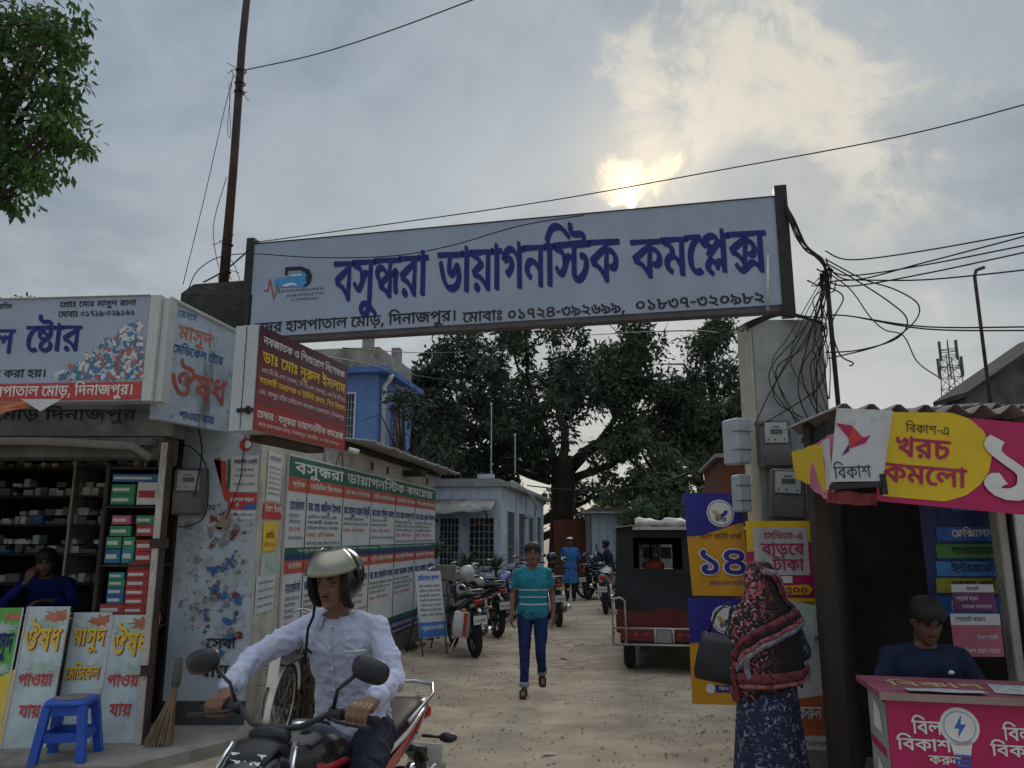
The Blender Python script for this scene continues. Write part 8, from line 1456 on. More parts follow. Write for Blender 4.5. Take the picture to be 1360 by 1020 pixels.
helmet('helmet', (bikes[5].location.x+.05, bikes[5].location.y+.1, .98), R(30), bk, 'black helmet on the motorcycle left of the seated man')
m = SMB(); m.rings([[(x*w, y*w*.35, z) for x, y in ((-1, -1), (1, -1), (1, 1), (-1, 1))] for z, w in ((0, .11), (.15, .125), (.34, .11), (.36, .09))]); o = m.out('cloth_sack', flex_white); o.location = (bikes[0].location.x-.02, bikes[0].location.y-.78, .30); o.rotation_euler = (0, R(6), R(15)); tag(o, 'white shopping sack with red stripe hanging on the nearest parked motorcycle', 'sack')
MB().box(.02, .07, -.046, -.040, .02, .34).out('red_stripe', ink_red, o)
# ================================================================== COVERED VAN
va = at(818, 820, 10.3); vb_x = va.x+1.52
vn = empty('covered_van', (va.x, 10.3, 0), R(-9), 'maroon pickup van with black canvas cover parked on the right', 'van'); Wv = 1.50; bpy.context.view_layer.update()
canvas = M('black_canvas', (.014, .016, .022), .7, .2, 4, .3, 14); maroon = M('maroon_paint', (.10, .012, .018), .35, .15, 4, .05, 30, stain=((.10, .07, .05), .4, 4, .5))
m = MB(); m.box(0.0, Wv, .05, 2.9, .48, .72, bev=.015); m.out('load_bed', maroon, vn)
m = MB(); m.box(.02, Wv-.02, .0, .048, .50, .80); tg_ = m.out('tailgate', maroon, vn)
tx("B", "১-৩৪৫৬", tg_, ink_white, .93, .66, 1.22, .05, -.004)
for x0, x1 in ((.05, .48), (.72, 1.2)):
    MB().box(x0, x1, -.03, -.004, .40, .53).out('lamp_panel', M('lamp_panel', (.12, .03, .03), .4), vn)
    for k in range(3): m = SMB(); m.ball((x0+.09+.12*k, -.032, .465), (.04, .01, .03), 10, 6); m.out('tail_lamp', lampred, vn)
MB().box(.50, .70, -.034, -.004, .38, .54).out('number_plate', M('plate_grey', (.28, .29, .30), .6, .15, 8), vn)
m = SMB(); 
for pts in ([(-.04, -.10, .36), (Wv+.04, -.10, .36)], [(-.04, -.10, .56), (Wv+.04, -.10, .56)], [(-.04, -.10, .36), (-.04, -.10, .86), (-.02, -.10, .92), (.06, -.10, .94), (.12, -.10, .90), (.13, -.10, .36)], [(.12, -.10, .36), (.12, .05, .40)], [(.72, -.10, .36), (.72, -.10, .56)], [(.49, -.10, .36), (.49, -.10, .56)], [(-.04, -.1, .45), (-.04, .5, .45)], [(1.4, -.1, .36), (1.4, -.1, .9)]): m.tube(pts, .014, 6)
m.out('bumper_frame', M('dull_steel', (.42, .42, .40), .35, .1, 8, .05, metal=.7), vn)
m = MB(); m.box(.05, Wv-.05, .1, 3.0, .34, .44); m.tube([(.1, .45, .34), (1.4, .45, .34)], .04, 8); m.box(.3, .5, .2, .6, .22, .36); m.out('chassis', blackmetal, vn)
for y in (.42, 3.3):
    for x in (.16, Wv-.16):
        m = SMB(); m.torus((x, y, .27), .20, .07, 'x', 28, 10, ry=.08); w_ = m.out('wheel', rubber, vn); m = SMB(); m.tube([(x-.05, y, .27), (x+.05, y, .27)], .13, 16); m.out('wheel_ring', engm, w_)
hh0, hh1 = .78, 1.83
def cv(u, z, y=0): return (u, y+.022*math.sin(u*7+z*4)+.014*math.sin(z*11+u*3), z)
m = SMB(); us = [0, .12, .25, .36, .5, .65, .80, .88, 1.0, 1.25, Wv]; zs = [hh0, .9, 1.05, 1.2, 1.30, 1.34, 1.5, 1.66, 1.70, 1.78, hh1]
vs = [cv(u+(.03*(z-hh0) if u == 0 else -.03*(z-hh0) if u == Wv else 0), z, .0+.04*(z-hh0)) for z in zs for u in us]; n = len(us); fs = []
for j in range(len(zs)-1):
    for i in range(n-1):
        um, zm_ = (us[i]+us[i+1])/2, (zs[j]+zs[j+1])/2
        if .25 < um < .88 and 1.30 < zm_ < 1.70: continue
        fs.append((j*n+i, j*n+i+1, j*n+n+i+1, j*n+n+i))
m.add(vs, fs)
for x, s in ((0, .03), (Wv, -.03)): m.sheet([[(x+s*(z-hh0)+.012*math.sin(y*5+z*5), .0+.04*(z-hh0)+y, z) for y in (0, .5, 1., 1.5, 2, 2.5, 2.8)] for z in zs])
m.sheet([[(u*(1-.04)+.03, y+.03, hh1+.05*math.sin(math.pi*u/Wv)+.01*math.sin(y*4)) for y in (0, .4, .8, 1.2, 1.6, 2, 2.4, 2.8)] for u in us]); m.out('canvas_hood', canvas, vn, fix=False)
m = MB(); m.box(.05, Wv-.05, 2.8, 2.84, .72, 1.18); m.box(.05, .34, 2.8, 2.84, 1.18, 1.8); m.box(.05, Wv-.05, 2.8, 2.84, 1.58, 1.8); m.box(Wv-.62, Wv-.05, 2.8, 2.84, 1.18, 1.8); m.out('hood_front', dark_in, vn)
for x in (.40, .68): MB().box(x, x+.17, 2.5, 2.6, 1.36, 1.54).out('headrest', flex_white, vn)
for x in (.5, 1.0): MB().tube([(x, 1.5, .8), (x, 1.5, 1.8)], .015, 6).out('hood_bow', steel, vn)
m = SMB(); m.ball((.52, .55, 1.31), (.15, .11, .085), 14, 9); o = m.out('passenger_cap', M('orange_red', (.60, .10, .05), .7)); o.matrix_world = vn.matrix_world.copy(); tag(o, 'orange red bundle visible through the van\'s rear opening', 'bundle')
m = MB(); m.box(.40, .75, .28, .55, .78, 1.235); o = m.out('crate', dark_in); o.matrix_world = vn.matrix_world.copy(); tag(o, 'dark crate under the orange red bundle inside the van', 'crate')
m = SMB(); rs = []
for i in range(15):
    u = .28+.95*i/14; rs.append([(u, .08+(.10+.02*math.sin(i*1.7))*math.cos(a), 1.88+.012*math.sin(i*2.3)+(.060+.014*math.sin(i*1.1))*math.sin(a)*(1 if i < 12 else .5)+.012*math.sin(a*4+i)) for a in [j*2*math.pi/14 for j in range(14)]])
m.rings(rs); m.out('rolled_flap', M('tarp_white', (.46, .46, .44), .6, .12, 5, .3, 15), vn)
m = MB(); m.box(.25, Wv+.3, -.02, .25, 1.80, 1.84); m.out('roof_edge', M('tarp_white'), vn)
m = MB(); m.box(.05, Wv-.05, 2.9, 4.0, .45, 1.15, bev=.1); m.out('cab', maroon, vn)
# ================================================================== BICYCLE with bundle of sticks by the pillar
bc = empty('bicycle', (-1.98, 7.0, .0), R(72), 'old bicycle with white mudguard leaning by the pillar behind the rider', 'bicycle'); bc.location = (-1.93, 7.25, 0); bc.rotation_euler = (R(6), 0, R(88))
for x in (-.52, .52):
    m = SMB(); m.torus((x, 0, .34), .32, .018, 'y', 36, 8); w_ = m.out('wheel', rubber, bc); m = MB(); m.torus((x, 0, .34), .295, .01, 'y', 36, 6)
    for k in range(18): a = k*math.pi/9; m.tube([(x+.02*math.cos(a), .02*(-1)**k, .34+.02*math.sin(a)), (x+.295*math.cos(a+.2), 0, .34+.295*math.sin(a+.2))], .0018, 3)
    m.out('wheel_ring', steel, w_)
    m = SMB(); m.torus((x, 0, .34), .36, .008, 'y', 24, 6, ry=.03, a0=10, a1=190); m.out('mudguard', ink_white if x < 0 else blackmetal, bc)
m = SMB(); [m.tube(p_, .014, 6) for p_ in ([(.52, .04, .34), (.36, 0, .88), (.33, 0, .98)], [(.38, 0, .82), (-.12, 0, .80)], [(.38, 0, .74), (-.05, 0, .30)], [(-.12, 0, .86), (-.05, 0, .30)], [(-.12, 0, .80), (-.52, .04, .34)], [(-.05, 0, .30), (-.52, .04, .34)])]; m.out('frame', blackmetal, bc)
m = SMB(); m.tube([(.18, -.26, 1.0), (.33, -.20, 1.02), (.36, 0, .98), (.33, .20, 1.02), (.18, .26, 1.0)], .011, 7); m.out('handlebar', steel, bc); m = SMB(); m.sell([(-.28, 0, .90, .09, .03), (-.1, 0, .91, .06, .03), (.02, 0, .92, .02, .015)], 12); m.out('saddle', seatm, bc)
m = MB(); m.box(-.80, -.30, -.07, .07, .70, .715); m.out('carrier', blackmetal, bc); m = MB(); m.box(-.895, -.885, -.04, .04, .55, .80); m.out('rear_plate', ink_white, bc)
sk = empty('stick_bundle', (-1.86, 7.32, 0), 0, 'tangled bundle of dry brown sticks beside the bicycle', 'sticks'); rnd = random.Random(14); m = MB()
for _ in range(170):
    x = rnd.gauss(0, .13); y = rnd.gauss(0, .12); h = rnd.uniform(.35, .78); m.tube([(x, y, 0), (x+rnd.gauss(0, .05), y+rnd.gauss(0, .05), h*.5), (x+rnd.gauss(0, .12), y+rnd.gauss(0, .1), h), (x+rnd.gauss(0, .2), y, h*rnd.uniform(.8, 1.05))], [.006, .005, .004, .003], 4)
tag(m.out('sticks', M('dry_stick', (.13, .09, .06), .9, .3, 6), sk, fix=False), kind='stuff')
# ================================================================== WIRES
def wire(pts, label, r=.006, group='overhead cables', name='cable'):
    P_ = [at(*p) for p in pts]; Q = []
    for i in range(len(P_)-1):
        p0, p1, p2, p3 = P_[max(i-1, 0)], P_[i], P_[i+1], P_[min(i+2, len(P_)-1)]
        for k in range(6): t = k/6; Q.append(.5*((2*p1)+(p2-p0)*t+(2*p0-5*p1+4*p2-p3)*t*t+(3*p1-p0-3*p2+p3)*t**3))
    Q.append(P_[-1]); m = SMB(); m.tube(Q, r, 5); return tag(m.out(name, cable, fix=False), label, 'cable', group)
wire([(325, 93, 7.2), (420, 72, 6.8), (520, 40, 6.3), (640, -5, 5.6)], 'cable running from the steel pole up to the top edge')
wire([(331, 323, 6.95), (520, 297, 6.4), (733, 266, 6.), (950, 227, 5.5), (1200, 180, 5.), (1400, 128, 4.6)], 'long thin cable crossing above the gate sign to the right edge', .005)
wire([(310, 100, 7.2), (297, 150, 7.2), (272, 260, 7.1), (243, 378, 7.05)], 'taut wire slanting left from the steel pole to the pillar cap', .004)
wire([(308, 108, 7.2), (302, 170, 7.2), (306, 178, 7.2), (304, 110, 7.2)], 'short loose loop of wire high on the steel pole', .003)
wire([(301, 235, 7.2), (285, 290, 7.2), (284, 320, 7.2), (290, 355, 7.2)], 'loose wire bowing out left of the steel pole', .004)
wire([(250, 385, 7.0), (262, 360, 7.0), (290, 342, 7.1), (333, 337, 6.9), (420, 342, 6.5), (520, 340, 6.4), (600, 326, 6.3), (690, 300, 6.2), (775, 286, 6.1)], 'dark wire drooping across the face of the gate sign', .005)
wire([(270, 375, 7.0), (300, 358, 7.0), (333, 330, 6.95)], 'thick wire from pillar cap to gate sign left post', .008)
wire([(290, 372, 7.0), (306, 345, 7.0), (322, 382, 7.0)], 'thin wire draped over the left pillar cap', .004)
for i, (dx, dy) in enumerate(((0, 0), (3, 2), (-2, 5), (5, 8), (1, 12))):
    wire([(1042, 262+dy, 5.95), (1050+dx, 292, 5.9), (1066+dx, 322+dy*.6, 5.9), (1092, 345+dx, 5.9), (1098, 364, 5.9)], ['topmost strand', 'second strand', 'third strand', 'fourth strand', 'lowest strand'][i]+' of the cable bundle dropping from the sign right post', .008-.001*(i % 3))
ends = [(1360, 308, 345, 333), (1360, 312, 372, 350), (1360, 325, 366, 356), (1360, 334, 380, 372), (1360, 359, 372, 375), (1360, 436, 420, 418), (1360, 441, 421, 419)]
desc = ['uppermost cable', 'second cable from the top', 'third cable from the top', 'fourth cable from the top', 'cable just above the bent mast top', 'upper of the two low cables', 'lower of the two low cables']
for i, (x, y, y1, y2) in enumerate(ends):
    wire([(1096, y2, 5.9), (1130, y1 if i < 5 else 420, 5.8), (1230, (y+y1)/2+6, 5.4), (1375, y-2, 5.)], desc[i]+' running to the right photo edge', .006)
wire([(1098, 350, 5.9), (1130, 368, 5.9), (1180, 400, 5.8), (1205, 425, 5.8), (1190, 450, 5.8), (1140, 465, 5.9), (1096, 468, 5.9)], 'outer wide loop of cable right of the pillar', .006)
wire([(1098, 345, 5.9), (1145, 370, 5.9), (1190, 385, 5.8), (1220, 405, 5.8), (1212, 430, 5.8), (1170, 458, 5.8), (1100, 476, 5.9)], 'second wide loop of cable right of the pillar', .006)
wire([(1100, 362, 5.9), (1130, 385, 5.9), (1155, 420, 5.8), (1175, 438, 5.8), (1200, 446, 5.8), (1218, 480, 5.8), (1245, 500, 5.6)], 'cable wandering down right from the tangle toward the tin roof', .005)
wire([(1098, 380, 5.9), (1120, 395, 5.9), (1105, 430, 5.9), (1115, 470, 5.9), (1133, 482, 5.9), (1128, 486, 5.9)], 'stray cable with hooked end beside the right pillar', .006)
rnd = random.Random(17)
tk_ = empty('cable_tangle', label='dense black tangle of cables down the right gate pillar', cat='cable')
for k in range(17):
    x0 = 1098+rnd.gauss(0, 4); xe = rnd.uniform(1000, 1105); pts = [(x0, rnd.uniform(355, 385), 5.9)]
    if k < 12: xm = rnd.uniform(1020, 1100); pts += [((x0+xm)/2+rnd.uniform(-14, 14), 440+rnd.uniform(-20, 20), 5.86), (xm, 500+rnd.uniform(-20, 20), 5.86), (xe, 560+rnd.uniform(-10, 30), 5.84)]
    else: pts += [(1090+rnd.gauss(0, 8), 400, 5.88), (1098+rnd.gauss(0, 7), 440, 5.88), (1094+rnd.gauss(0, 7), 480, 5.88), (1090+rnd.gauss(0, 10), 530, 5.88)]
    P_ = [at(*p) for p in pts]; Q = []
    for i in range(len(P_)-1):
        p0, p1, p2, p3 = P_[max(i-1, 0)], P_[i], P_[i+1], P_[min(i+2, len(P_)-1)]
        for j in range(6): t = j/6; Q.append(.5*((2*p1)+(p2-p0)*t+(2*p0-5*p1+4*p2-p3)*t*t+(3*p1-p0-3*p2+p3)*t**3))
    Q.append(P_[-1]); m = SMB(); m.tube(Q, rnd.uniform(.003, .0055), 5); m.out('cable', cable, tk_, fix=False)
for k in range(5):
    P_ = at(1096+rnd.gauss(0, 6), 372+rnd.gauss(0, 8), 5.9); m = SMB(); pts = [P_+Vector((rnd.gauss(0, .05), rnd.gauss(0, .03), rnd.gauss(0, .06))) for _ in range(6)]; m.tube(pts, .007, 5); m.out('cable_knot', cable, tk_, fix=False)
a, b = at(1101, 372, 5.95), at(1101, 560, 5.95); m = SMB(); m.tube([(a.x, 5.97, b.z-.2), (a.x-.01, 5.97, a.z+.1)], .02, 8); m.out('cable_mast', rustmetal, tk_)
for k in range(5):
    wire([(960+8*k, 447-2*k, 6.05), (1000, 425+2*k, 5.95), (1040, 415+k, 5.9), (1070+6*k, 420+3*k, 5.9), (1096, 422+8*k, 5.9)], ['first', 'second', 'third', 'fourth', 'fifth'][k]+' short cable lying over the right pillar top counted from the left end', .006)
wire([(700, 645, 24), (780, 652, 22), (860, 645, 18), (915, 628, 12.5)], 'pale sagging cable between whitewashed house and brown shop', .02)
wire([(400, 470, 8.5), (470, 480, 12), (560, 500, 18), (700, 520, 24), (900, 560, 26)], 'long thin cable crossing in front of the big tree', .010)
wire([(455, 462, 9), (600, 468, 14), (750, 448, 16), (880, 440, 8), (960, 443, 6.1)], 'cable running just under the gate sign to the right pillar', .007)
wire([(262, 560, 6.95), (268, 600, 6.95), (262, 640, 6.9), (258, 660, 6.88)], 'black cable coming down to the left pillar meter', .007)
wire([(232, 590, 6.9), (255, 595, 6.9), (274, 620, 6.9), (276, 665, 6.88), (268, 690, 6.88), (240, 700, 6.88), (228, 690, 6.9)], 'cable looping round the left pillar electric meter', .006)
wire([(327, 570, 7.05), (322, 610, 7.05), (318, 640, 7.05), (300, 690, 7.0)], 'thin cable hanging down the painted pillar beside the red sign', .005)

# ================================================================== PEOPLE (local x forward, y left, z up)
skin = M('skin', (.20, .105, .066), .5, .10, 9, .05, 60, spec=.35)
skin_dark = M('skin_dark', (.13, .068, .045), .5, .10, 9, .05, 60, spec=.35)
hairm = M('hair', (.010, .009, .009), .55, .4, 30, .5, 120)
lipm = M('lips', (.17, .065, .05), .5, .1, 9, 0)
eyew = M('eye_white', (.38, .36, .34), .3, .05, 9, 0); eyed = M('eye_dark', (.012, .009, .008), .2, .1, 9, 0)
def organic(name, mb, voxel, mat, parent, sm=3, folds=None):
    mb.smooth = True; mb.sm = [True]*len(mb.f)
    o = mb.out(name, mat, parent)
    md = o.modifiers.new('r', 'REMESH'); md.mode = 'VOXEL'; md.voxel_size = voxel; md.use_smooth_shade = True
    if sm: s_ = o.modifiers.new('s', 'SMOOTH'); s_.iterations = sm; s_.factor = .5
    pm, o.parent = o.parent, None
    dg = bpy.context.evaluated_depsgraph_get(); me = bpy.data.meshes.new_from_object(o.evaluated_get(dg)); old = o.data
    o.modifiers.clear(); o.data = me; bpy.data.meshes.remove(old); o.parent = pm
    if folds:
        n = len(me.vertices); co = np.empty(n*3, np.float32); no = np.empty(n*3, np.float32); me.vertices.foreach_get('co', co); me.vertices.foreach_get('normal', no)
        co = co.reshape(-1, 3); no = no.reshape(-1, 3); amp, fx, sd = folds
        for i in range(n):
            p = co[i]; q = mnoise.noise(Vector((p[0]*fx[0]+sd, p[1]*fx[1], p[2]*fx[2]))); q2 = mnoise.noise(Vector((p[0]*fx[0]*2.3+sd, p[1]*fx[1]*2.3, p[2]*fx[2]*2.1+5)))
            co[i] = p+no[i]*amp*max(-.15, q+.6*(1-2*abs(q2))-.25)
        me.vertices.foreach_set('co', co.ravel()); me.update()
    me.polygons.foreach_set('use_smooth', [True]*len(me.polygons)); me.name = name
    return o
def chain(m, pts, rr, n=12):
    m.tube(pts, rr, n)
    for p, r in zip(pts, rr): q = r if not isinstance(r, (tuple, list)) else min(r); m.ball(p, q*.99, n, 8)
def ell(m, cs, n=20):
    m.rings([[Vector(c)+Vector(u)*math.copysign(abs(math.cos(t))**.85, math.cos(t))+Vector(w)*math.copysign(abs(math.sin(t))**.85, math.sin(t)) for t in [2*math.pi*k/n for k in range(n)]] for c, u, w in cs])
ZT = [-.118, -.112, -.095, -.078, -.06, -.045, -.02, 0, .02, .05, .08, .10, .112]
WT = [.018, .036, .050, .058, .063, .066, .070, .072, .074, .074, .062, .042, .015]
FT = [.052, .080, .090, .084, .088, .084, .084, .080, .088, .088, .070, .045, .015]
BT = [.00, .005, .03, .045, .062, .075, .09, .098, .103, .098, .075, .048, .015]
def head_geo(m, T, n=44, k=40):
    rs = []
    for i in range(k):
        z = -.118+.230*i/(k-1); w = np.interp(z, ZT, WT); f = np.interp(z, ZT, FT); b = np.interp(z, ZT, BT); r = []
        for j in range(n):
            a = 2*math.pi*j/n; c, s_ = math.cos(a), math.sin(a)
            y = w*math.copysign(abs(s_)**.9, s_); x = (f*abs(c)**.8 if c >= 0 else -b*abs(c)**.85)
            if c > 0:
                nz = max(0, min(1, (.012-z)/.048)) if z > -.036 else max(0, 1-(-.036-z)/.012)
                x += .024*nz*math.exp(-(y/(.008+.006*nz))**2)
                x += .004*math.exp(-((z-.018)/.007)**2)*math.exp(-((abs(y)-.028)/.016)**2)
                x -= .011*math.exp(-((z+.002)/.011)**2)*math.exp(-((abs(y)-.031)/.014)**2)
                x += .006*math.exp(-((z+.030)/.016)**2)*math.exp(-((abs(y)-.042)/.016)**2)
                x += .006*math.exp(-((z+.060)/.005)**2)*math.exp(-(y/.020)**2)+.006*math.exp(-((z+.071)/.005)**2)*math.exp(-(y/.018)**2)-.006*math.exp(-((z+.0655)/.0025)**2)*math.exp(-(y/.022)**2)
                x += .006*math.exp(-((z+.098)/.012)**2)*math.exp(-(y/.018)**2)
            r.append(T @ Vector((x, y, z)))
        rs.append(r)
    m.rings(rs)
    for s in (-1, 1):
        m.ball(T @ Vector((-.008, s*.076, -.012)), (.016, .009, .030), 10, 8, mat=T.to_3x3() @ Matrix.Rotation(R(12), 3, 'Y'))
def face_bits(T, parent, beard=False, closed=False):
    for s in (-1, 1):
        m = SMB(); pts = [T @ Vector((.0895-.012*abs(u)**2, s*(.014+.034*u), .021+.006*math.sin(u*2.6))) for u in (0, .25, .5, .75, 1.)]; m.tube(pts, [.003, .0042, .0042, .0035, .0015], 6); m.out('eyebrow', hairm, parent)
        m = SMB(); m.ball(T @ Vector((.0735, s*.031, .000)), (.0075, .0135, .0052 if not closed else .003), 12, 8, mat=T.to_3x3()); e_ = m.out('eye', eyew, parent)
        m = SMB(); m.ball(T @ Vector((.0785, s*.031, .000)), (.004, .0055, .0048), 10, 6, mat=T.to_3x3()); m.out('iris', eyed, e_)
        m = SMB(); m.tube([T @ Vector((.079-.010*abs(u)**2, s*(.031+.014*u), .0055-.003*u*u)) for u in (-1, -.5, 0, .5, 1)], .0019, 5); m.out('eyelid', eyed, parent)
    m = SMB(); m.ball(T @ Vector((.0885, 0, -.0602)), (.006, .021, .0034), 12, 6, mat=T.to_3x3()); m.ball(T @ Vector((.0885, 0, -.0708)), (.006, .018, .0042), 12, 6, mat=T.to_3x3()); m.out('lips', lipm, parent)
    if beard:
        m = SMB(); m.ball(T @ Vector((.058, 0, -.098)), (.036, .045, .035), 12, 8, mat=T.to_3x3()); m.out('beard', hairm, parent)
    m = SMB(); m.tube([T @ Vector((.092-.006*abs(u), .026*u, -.051-.004*abs(u))) for u in (-1, -.5, 0, .5, 1)], [.0012, .0026, .002, .0026, .0012], 5); m.out('moustache', hairm, parent)
def hair_cap(T, parent, seed=0, low=.02, mat=None):
    m = SMB(); n = 40; rs = []
    for i in range(22):
        z = -.07+.195*i/21; w = np.interp(z, ZT, WT)+.012; b = np.interp(z, ZT, BT)+.014; f = np.interp(z, ZT, FT)+.010; r = []
        if z > .05: q_ = math.sqrt(max(.03, 1-((z-.05)/.08)**2)); w = .088*q_; f = .098*q_; b = .112*q_
        for j in range(n):
            a = 2*math.pi*j/n; c, s_ = math.cos(a), math.sin(a); x = (f if c > 0 else -b)*abs(c)**.85; y = w*math.copysign(abs(s_)**.9, s_)
            front = max(0, c); lim = .050-.035*abs(s_)+.010*math.sin(a*9+seed)
            if front > .1 and z < lim: x *= .80; y *= .86
            if c > -.25 and z < -.02: x *= .85; y *= .85
            q = 1+.05*mnoise.noise(Vector((a*6, z*40, seed))); r.append(T @ Vector((x*q, y*q, z)))
        rs.append(r)
    m.rings(rs); return m.out('hair', mat or hairm, parent)
def grip_hand(m, c, ax, s, wrist, rb=.019):
    c, ax = Vector(c), Vector(ax).normalized(); w = Vector(wrist)
    def P(ang, r, off): return c+Vector((math.cos(R(ang)), 0, math.sin(R(ang))))*r+ax*off
    kn = [P(118, rb+.022, o) for o in (-.036, -.012, .012, .034)]
    ln = (1, 1.05, 1., .85)
    for i, o in enumerate((-.036, -.012, .012, .034)):
        l = ln[i]; r_ = .0098-.0008*(i == 3)
        pts = [P(125, rb+.026, o*.9), P(75, rb+.014, o), P(75-62*l, rb+.010, o), P(75-125*l, rb+.010, o*.98), P(75-168*l, rb+.010, o*.96)]
        chain(m, pts, [.0125, .0108, r_, r_*.95, r_*.82], 8)
    ell(m, [(w, (.0, 0, .021), (ax*.029)), (w.lerp(P(135, rb+.024, 0), .5), (.004, 0, .022), ax*.036), (P(138, rb+.018, 0), (.008, 0, .018), ax*.044), (P(112, rb+.016, 0), (.010, 0, .012), ax*.043)], 12)
    chain(m, [w.lerp(P(170, rb+.02, -.03), .55), P(185, rb+.018, -.040), P(235, rb+.013, -.044), P(290, rb+.010, -.042)], [.017, .014, .011, .0092], 8)
def loose_hand(m, w, d, pn, s, curl=25, sc=1.):
    w, d, pn = Vector(w), Vector(d).normalized(), Vector(pn).normalized(); sd = d.cross(pn).normalized()*s
    ell(m, [(w, pn*.017*sc, sd*.025*sc), (w+d*.03*sc, pn*.016*sc, sd*.034*sc), (w+d*.075*sc, pn*.013*sc, sd*.040*sc), (w+d*.088*sc, pn*.010*sc, sd*.038*sc)], 12)
    for o, l in ((-.030, .062), (-.010, .072), (.011, .068), (.031, .055)):
        p = w+d*.082*sc+sd*o*sc; pts = [p]; dd = d+sd*o*1.4
        for k in range(3):
            dd = dd.normalized(); dd = (dd*math.cos(R(curl))+pn*math.sin(R(curl))).normalized(); p = p+dd*l*sc/2.4; pts.append(p)
        chain(m, pts, [.0095*sc, .009*sc, .0082*sc, .0068*sc], 8)
    chain(m, [w+d*.02*sc-sd*.024*sc, w+d*.05*sc-sd*.046*sc+pn*.012*sc, w+d*.078*sc-sd*.052*sc+pn*.024*sc], [.015*sc, .011*sc, .0085*sc], 8)
def torso(m, pel, waist, chest, neck, fw, lat, grow=0., hipw=.165, sh=.185, d=1.):
    fw, lat = Vector(fw), Vector(lat); up = Vector((0, 0, 1)); g = grow
    P_, W_, C_, N_ = map(Vector, (pel, waist, chest, neck))
    ell(m, [(P_-up*.07, fw*(.09+g)*d, lat*(hipw*.85+g)), (P_, fw*(.115+g)*d, lat*(hipw+g)), (W_, fw*(.10+g)*d, lat*(.145+g)), (W_.lerp(C_, .6), fw*(.112+g)*d, lat*(.158+g)), (C_, fw*(.118+g)*d, lat*(.175+g)), (C_.lerp(N_, .45), fw*(.105+g)*d, lat*(sh*.92+g)), (C_.lerp(N_, .78), fw*(.078+g)*d, lat*(.125+g*.6)), (N_, fw*(.056+g*.7), lat*(.060+g*.7))])
def person(label, mtx, J, cl, voxel=.009, sk=None, group=None, hair=True, face=True, hands=None, headT=None, extra=None):
    e = empty('person', label=label, cat='person', group=group, mat=mtx); sk = sk or skin
    V = {k: Vector(v) for k, v in J.items()}; V['sL'].z -= .022; V['sR'].z -= .022; fw = V.get('fw', Vector((1, 0, 0))); lat = (V['sL']-V['sR']).normalized()
    HT = headT if headT is not None else Matrix.Translation(V['head'])
    b = MB(); head_geo(b, HT)
    nk = HT @ Vector((-.02, 0, -.10)); ell(b, [(V['neck']-Vector((0, 0, .04)), (.058, 0, 0), lat*.062), (V['neck'], (.052, 0, 0), lat*.054), (nk+Vector((0, 0, .0)), (.050, 0, 0), lat*.050), (HT @ Vector((-.015, 0, -.06)), (.05, 0, 0), lat*.05)])
    torso(b, V['pel'], V['waist'], V['chest'], V['neck'], fw, lat, -.018)
    for s in 'LR':
        chain(b, [V['s'+s]-Vector((0, 0, .008)), V['s'+s].lerp(V['e'+s], .5), V['e'+s], V['e'+s].lerp(V['w'+s], .35), V['w'+s]], [.044, .041, .034, .034, .023], 10)
        chain(b, [V['h'+s], V['k'+s], V['a'+s]], [.07, .048, .034], 10)
        if cl.get('feet'): f = V['f'+s]; chain(b, [V['a'+s], V['a'+s].lerp(f, .4)-Vector((0, 0, .01)), f], [.034, .032, .022], 10)
    if hands: hands(b)
    organic('body', b, voxel if not cl.get('fine') else cl['fine'], sk, e, 2)
    t = MB(); g = cl.get('loose', .016); torso(t, V['pel']+Vector((0, 0, cl.get('hem', -.03))), V['waist'], V['chest'], V['neck']-Vector((0, 0, .035)), fw, lat, g)
    for s in 'LR':
        n0 = V['neck']-Vector((0, 0, .055)); chain(t, [n0.lerp(V['s'+s], .2), n0.lerp(V['s'+s], .55), V['s'+s]-Vector((0, 0, .005))], [.052+g*.4, .054+g*.4, .052+g*.3], 12)
        S_, E_, W_ = V['s'+s], V['e'+s], V['w'+s]; f = cl.get('sleeve', 1.)
        if f >= 1: chain(t, [S_, S_.lerp(E_, .5), E_, E_.lerp(W_, .5), E_.lerp(W_, .93)], [.054, .054, .048, .044, .036], 12)
        elif f < .6: chain(t, [S_, S_.lerp(E_, f*1.1)], [.053, .056], 12)
        else: chain(t, [S_, S_.lerp(E_, .5), E_, E_.lerp(W_, f)], [.053, .052, .047, .043], 12)
    organic('shirt', t, voxel, cl['shirt'], e, 3, cl.get('folds', (.010, (9, 9, 6), 3)))
    if cl.get('collar', True):
        m = SMB(); c = V['neck']-Vector((0, 0, .03)); q = [c+fw*(.068*math.cos(a))+lat*(.070*math.sin(a))+Vector((0, 0, .022-.030*max(0, math.cos(a)))) for a in [R(30+300*i/16) for i in range(17)]]
        m.sheet([[p for p in q], [p*1+(p-c)*.22-Vector((0, 0, .035)) for p in q]]); o = m.out('collar', cl['shirt'], e, fix=False); sd = o.modifiers.new('t', 'SOLIDIFY'); sd.thickness = .005
    t = MB(); P_ = V['pel']; gl = cl.get('leg', .0)
    ell(t, [(P_-Vector((0, 0, .09)), fw*.09, lat*.145), (P_, fw*.125, lat*.17), (P_+Vector((0, 0, .07)), fw*.112, lat*.155)])
    for s in 'LR': chain(t, [V['h'+s], V['h'+s].lerp(V['k'+s], .5), V['k'+s], V['k'+s].lerp(V['a'+s], .5), V['k'+s].lerp(V['a'+s], cl.get('cuff', .95))], [.092+gl, .080+gl, .062+gl, .056+gl, .050+gl], 12)
    organic('trousers', t, voxel, cl['trousers'], e, 3, (.010, (10, 10, 7), 8))
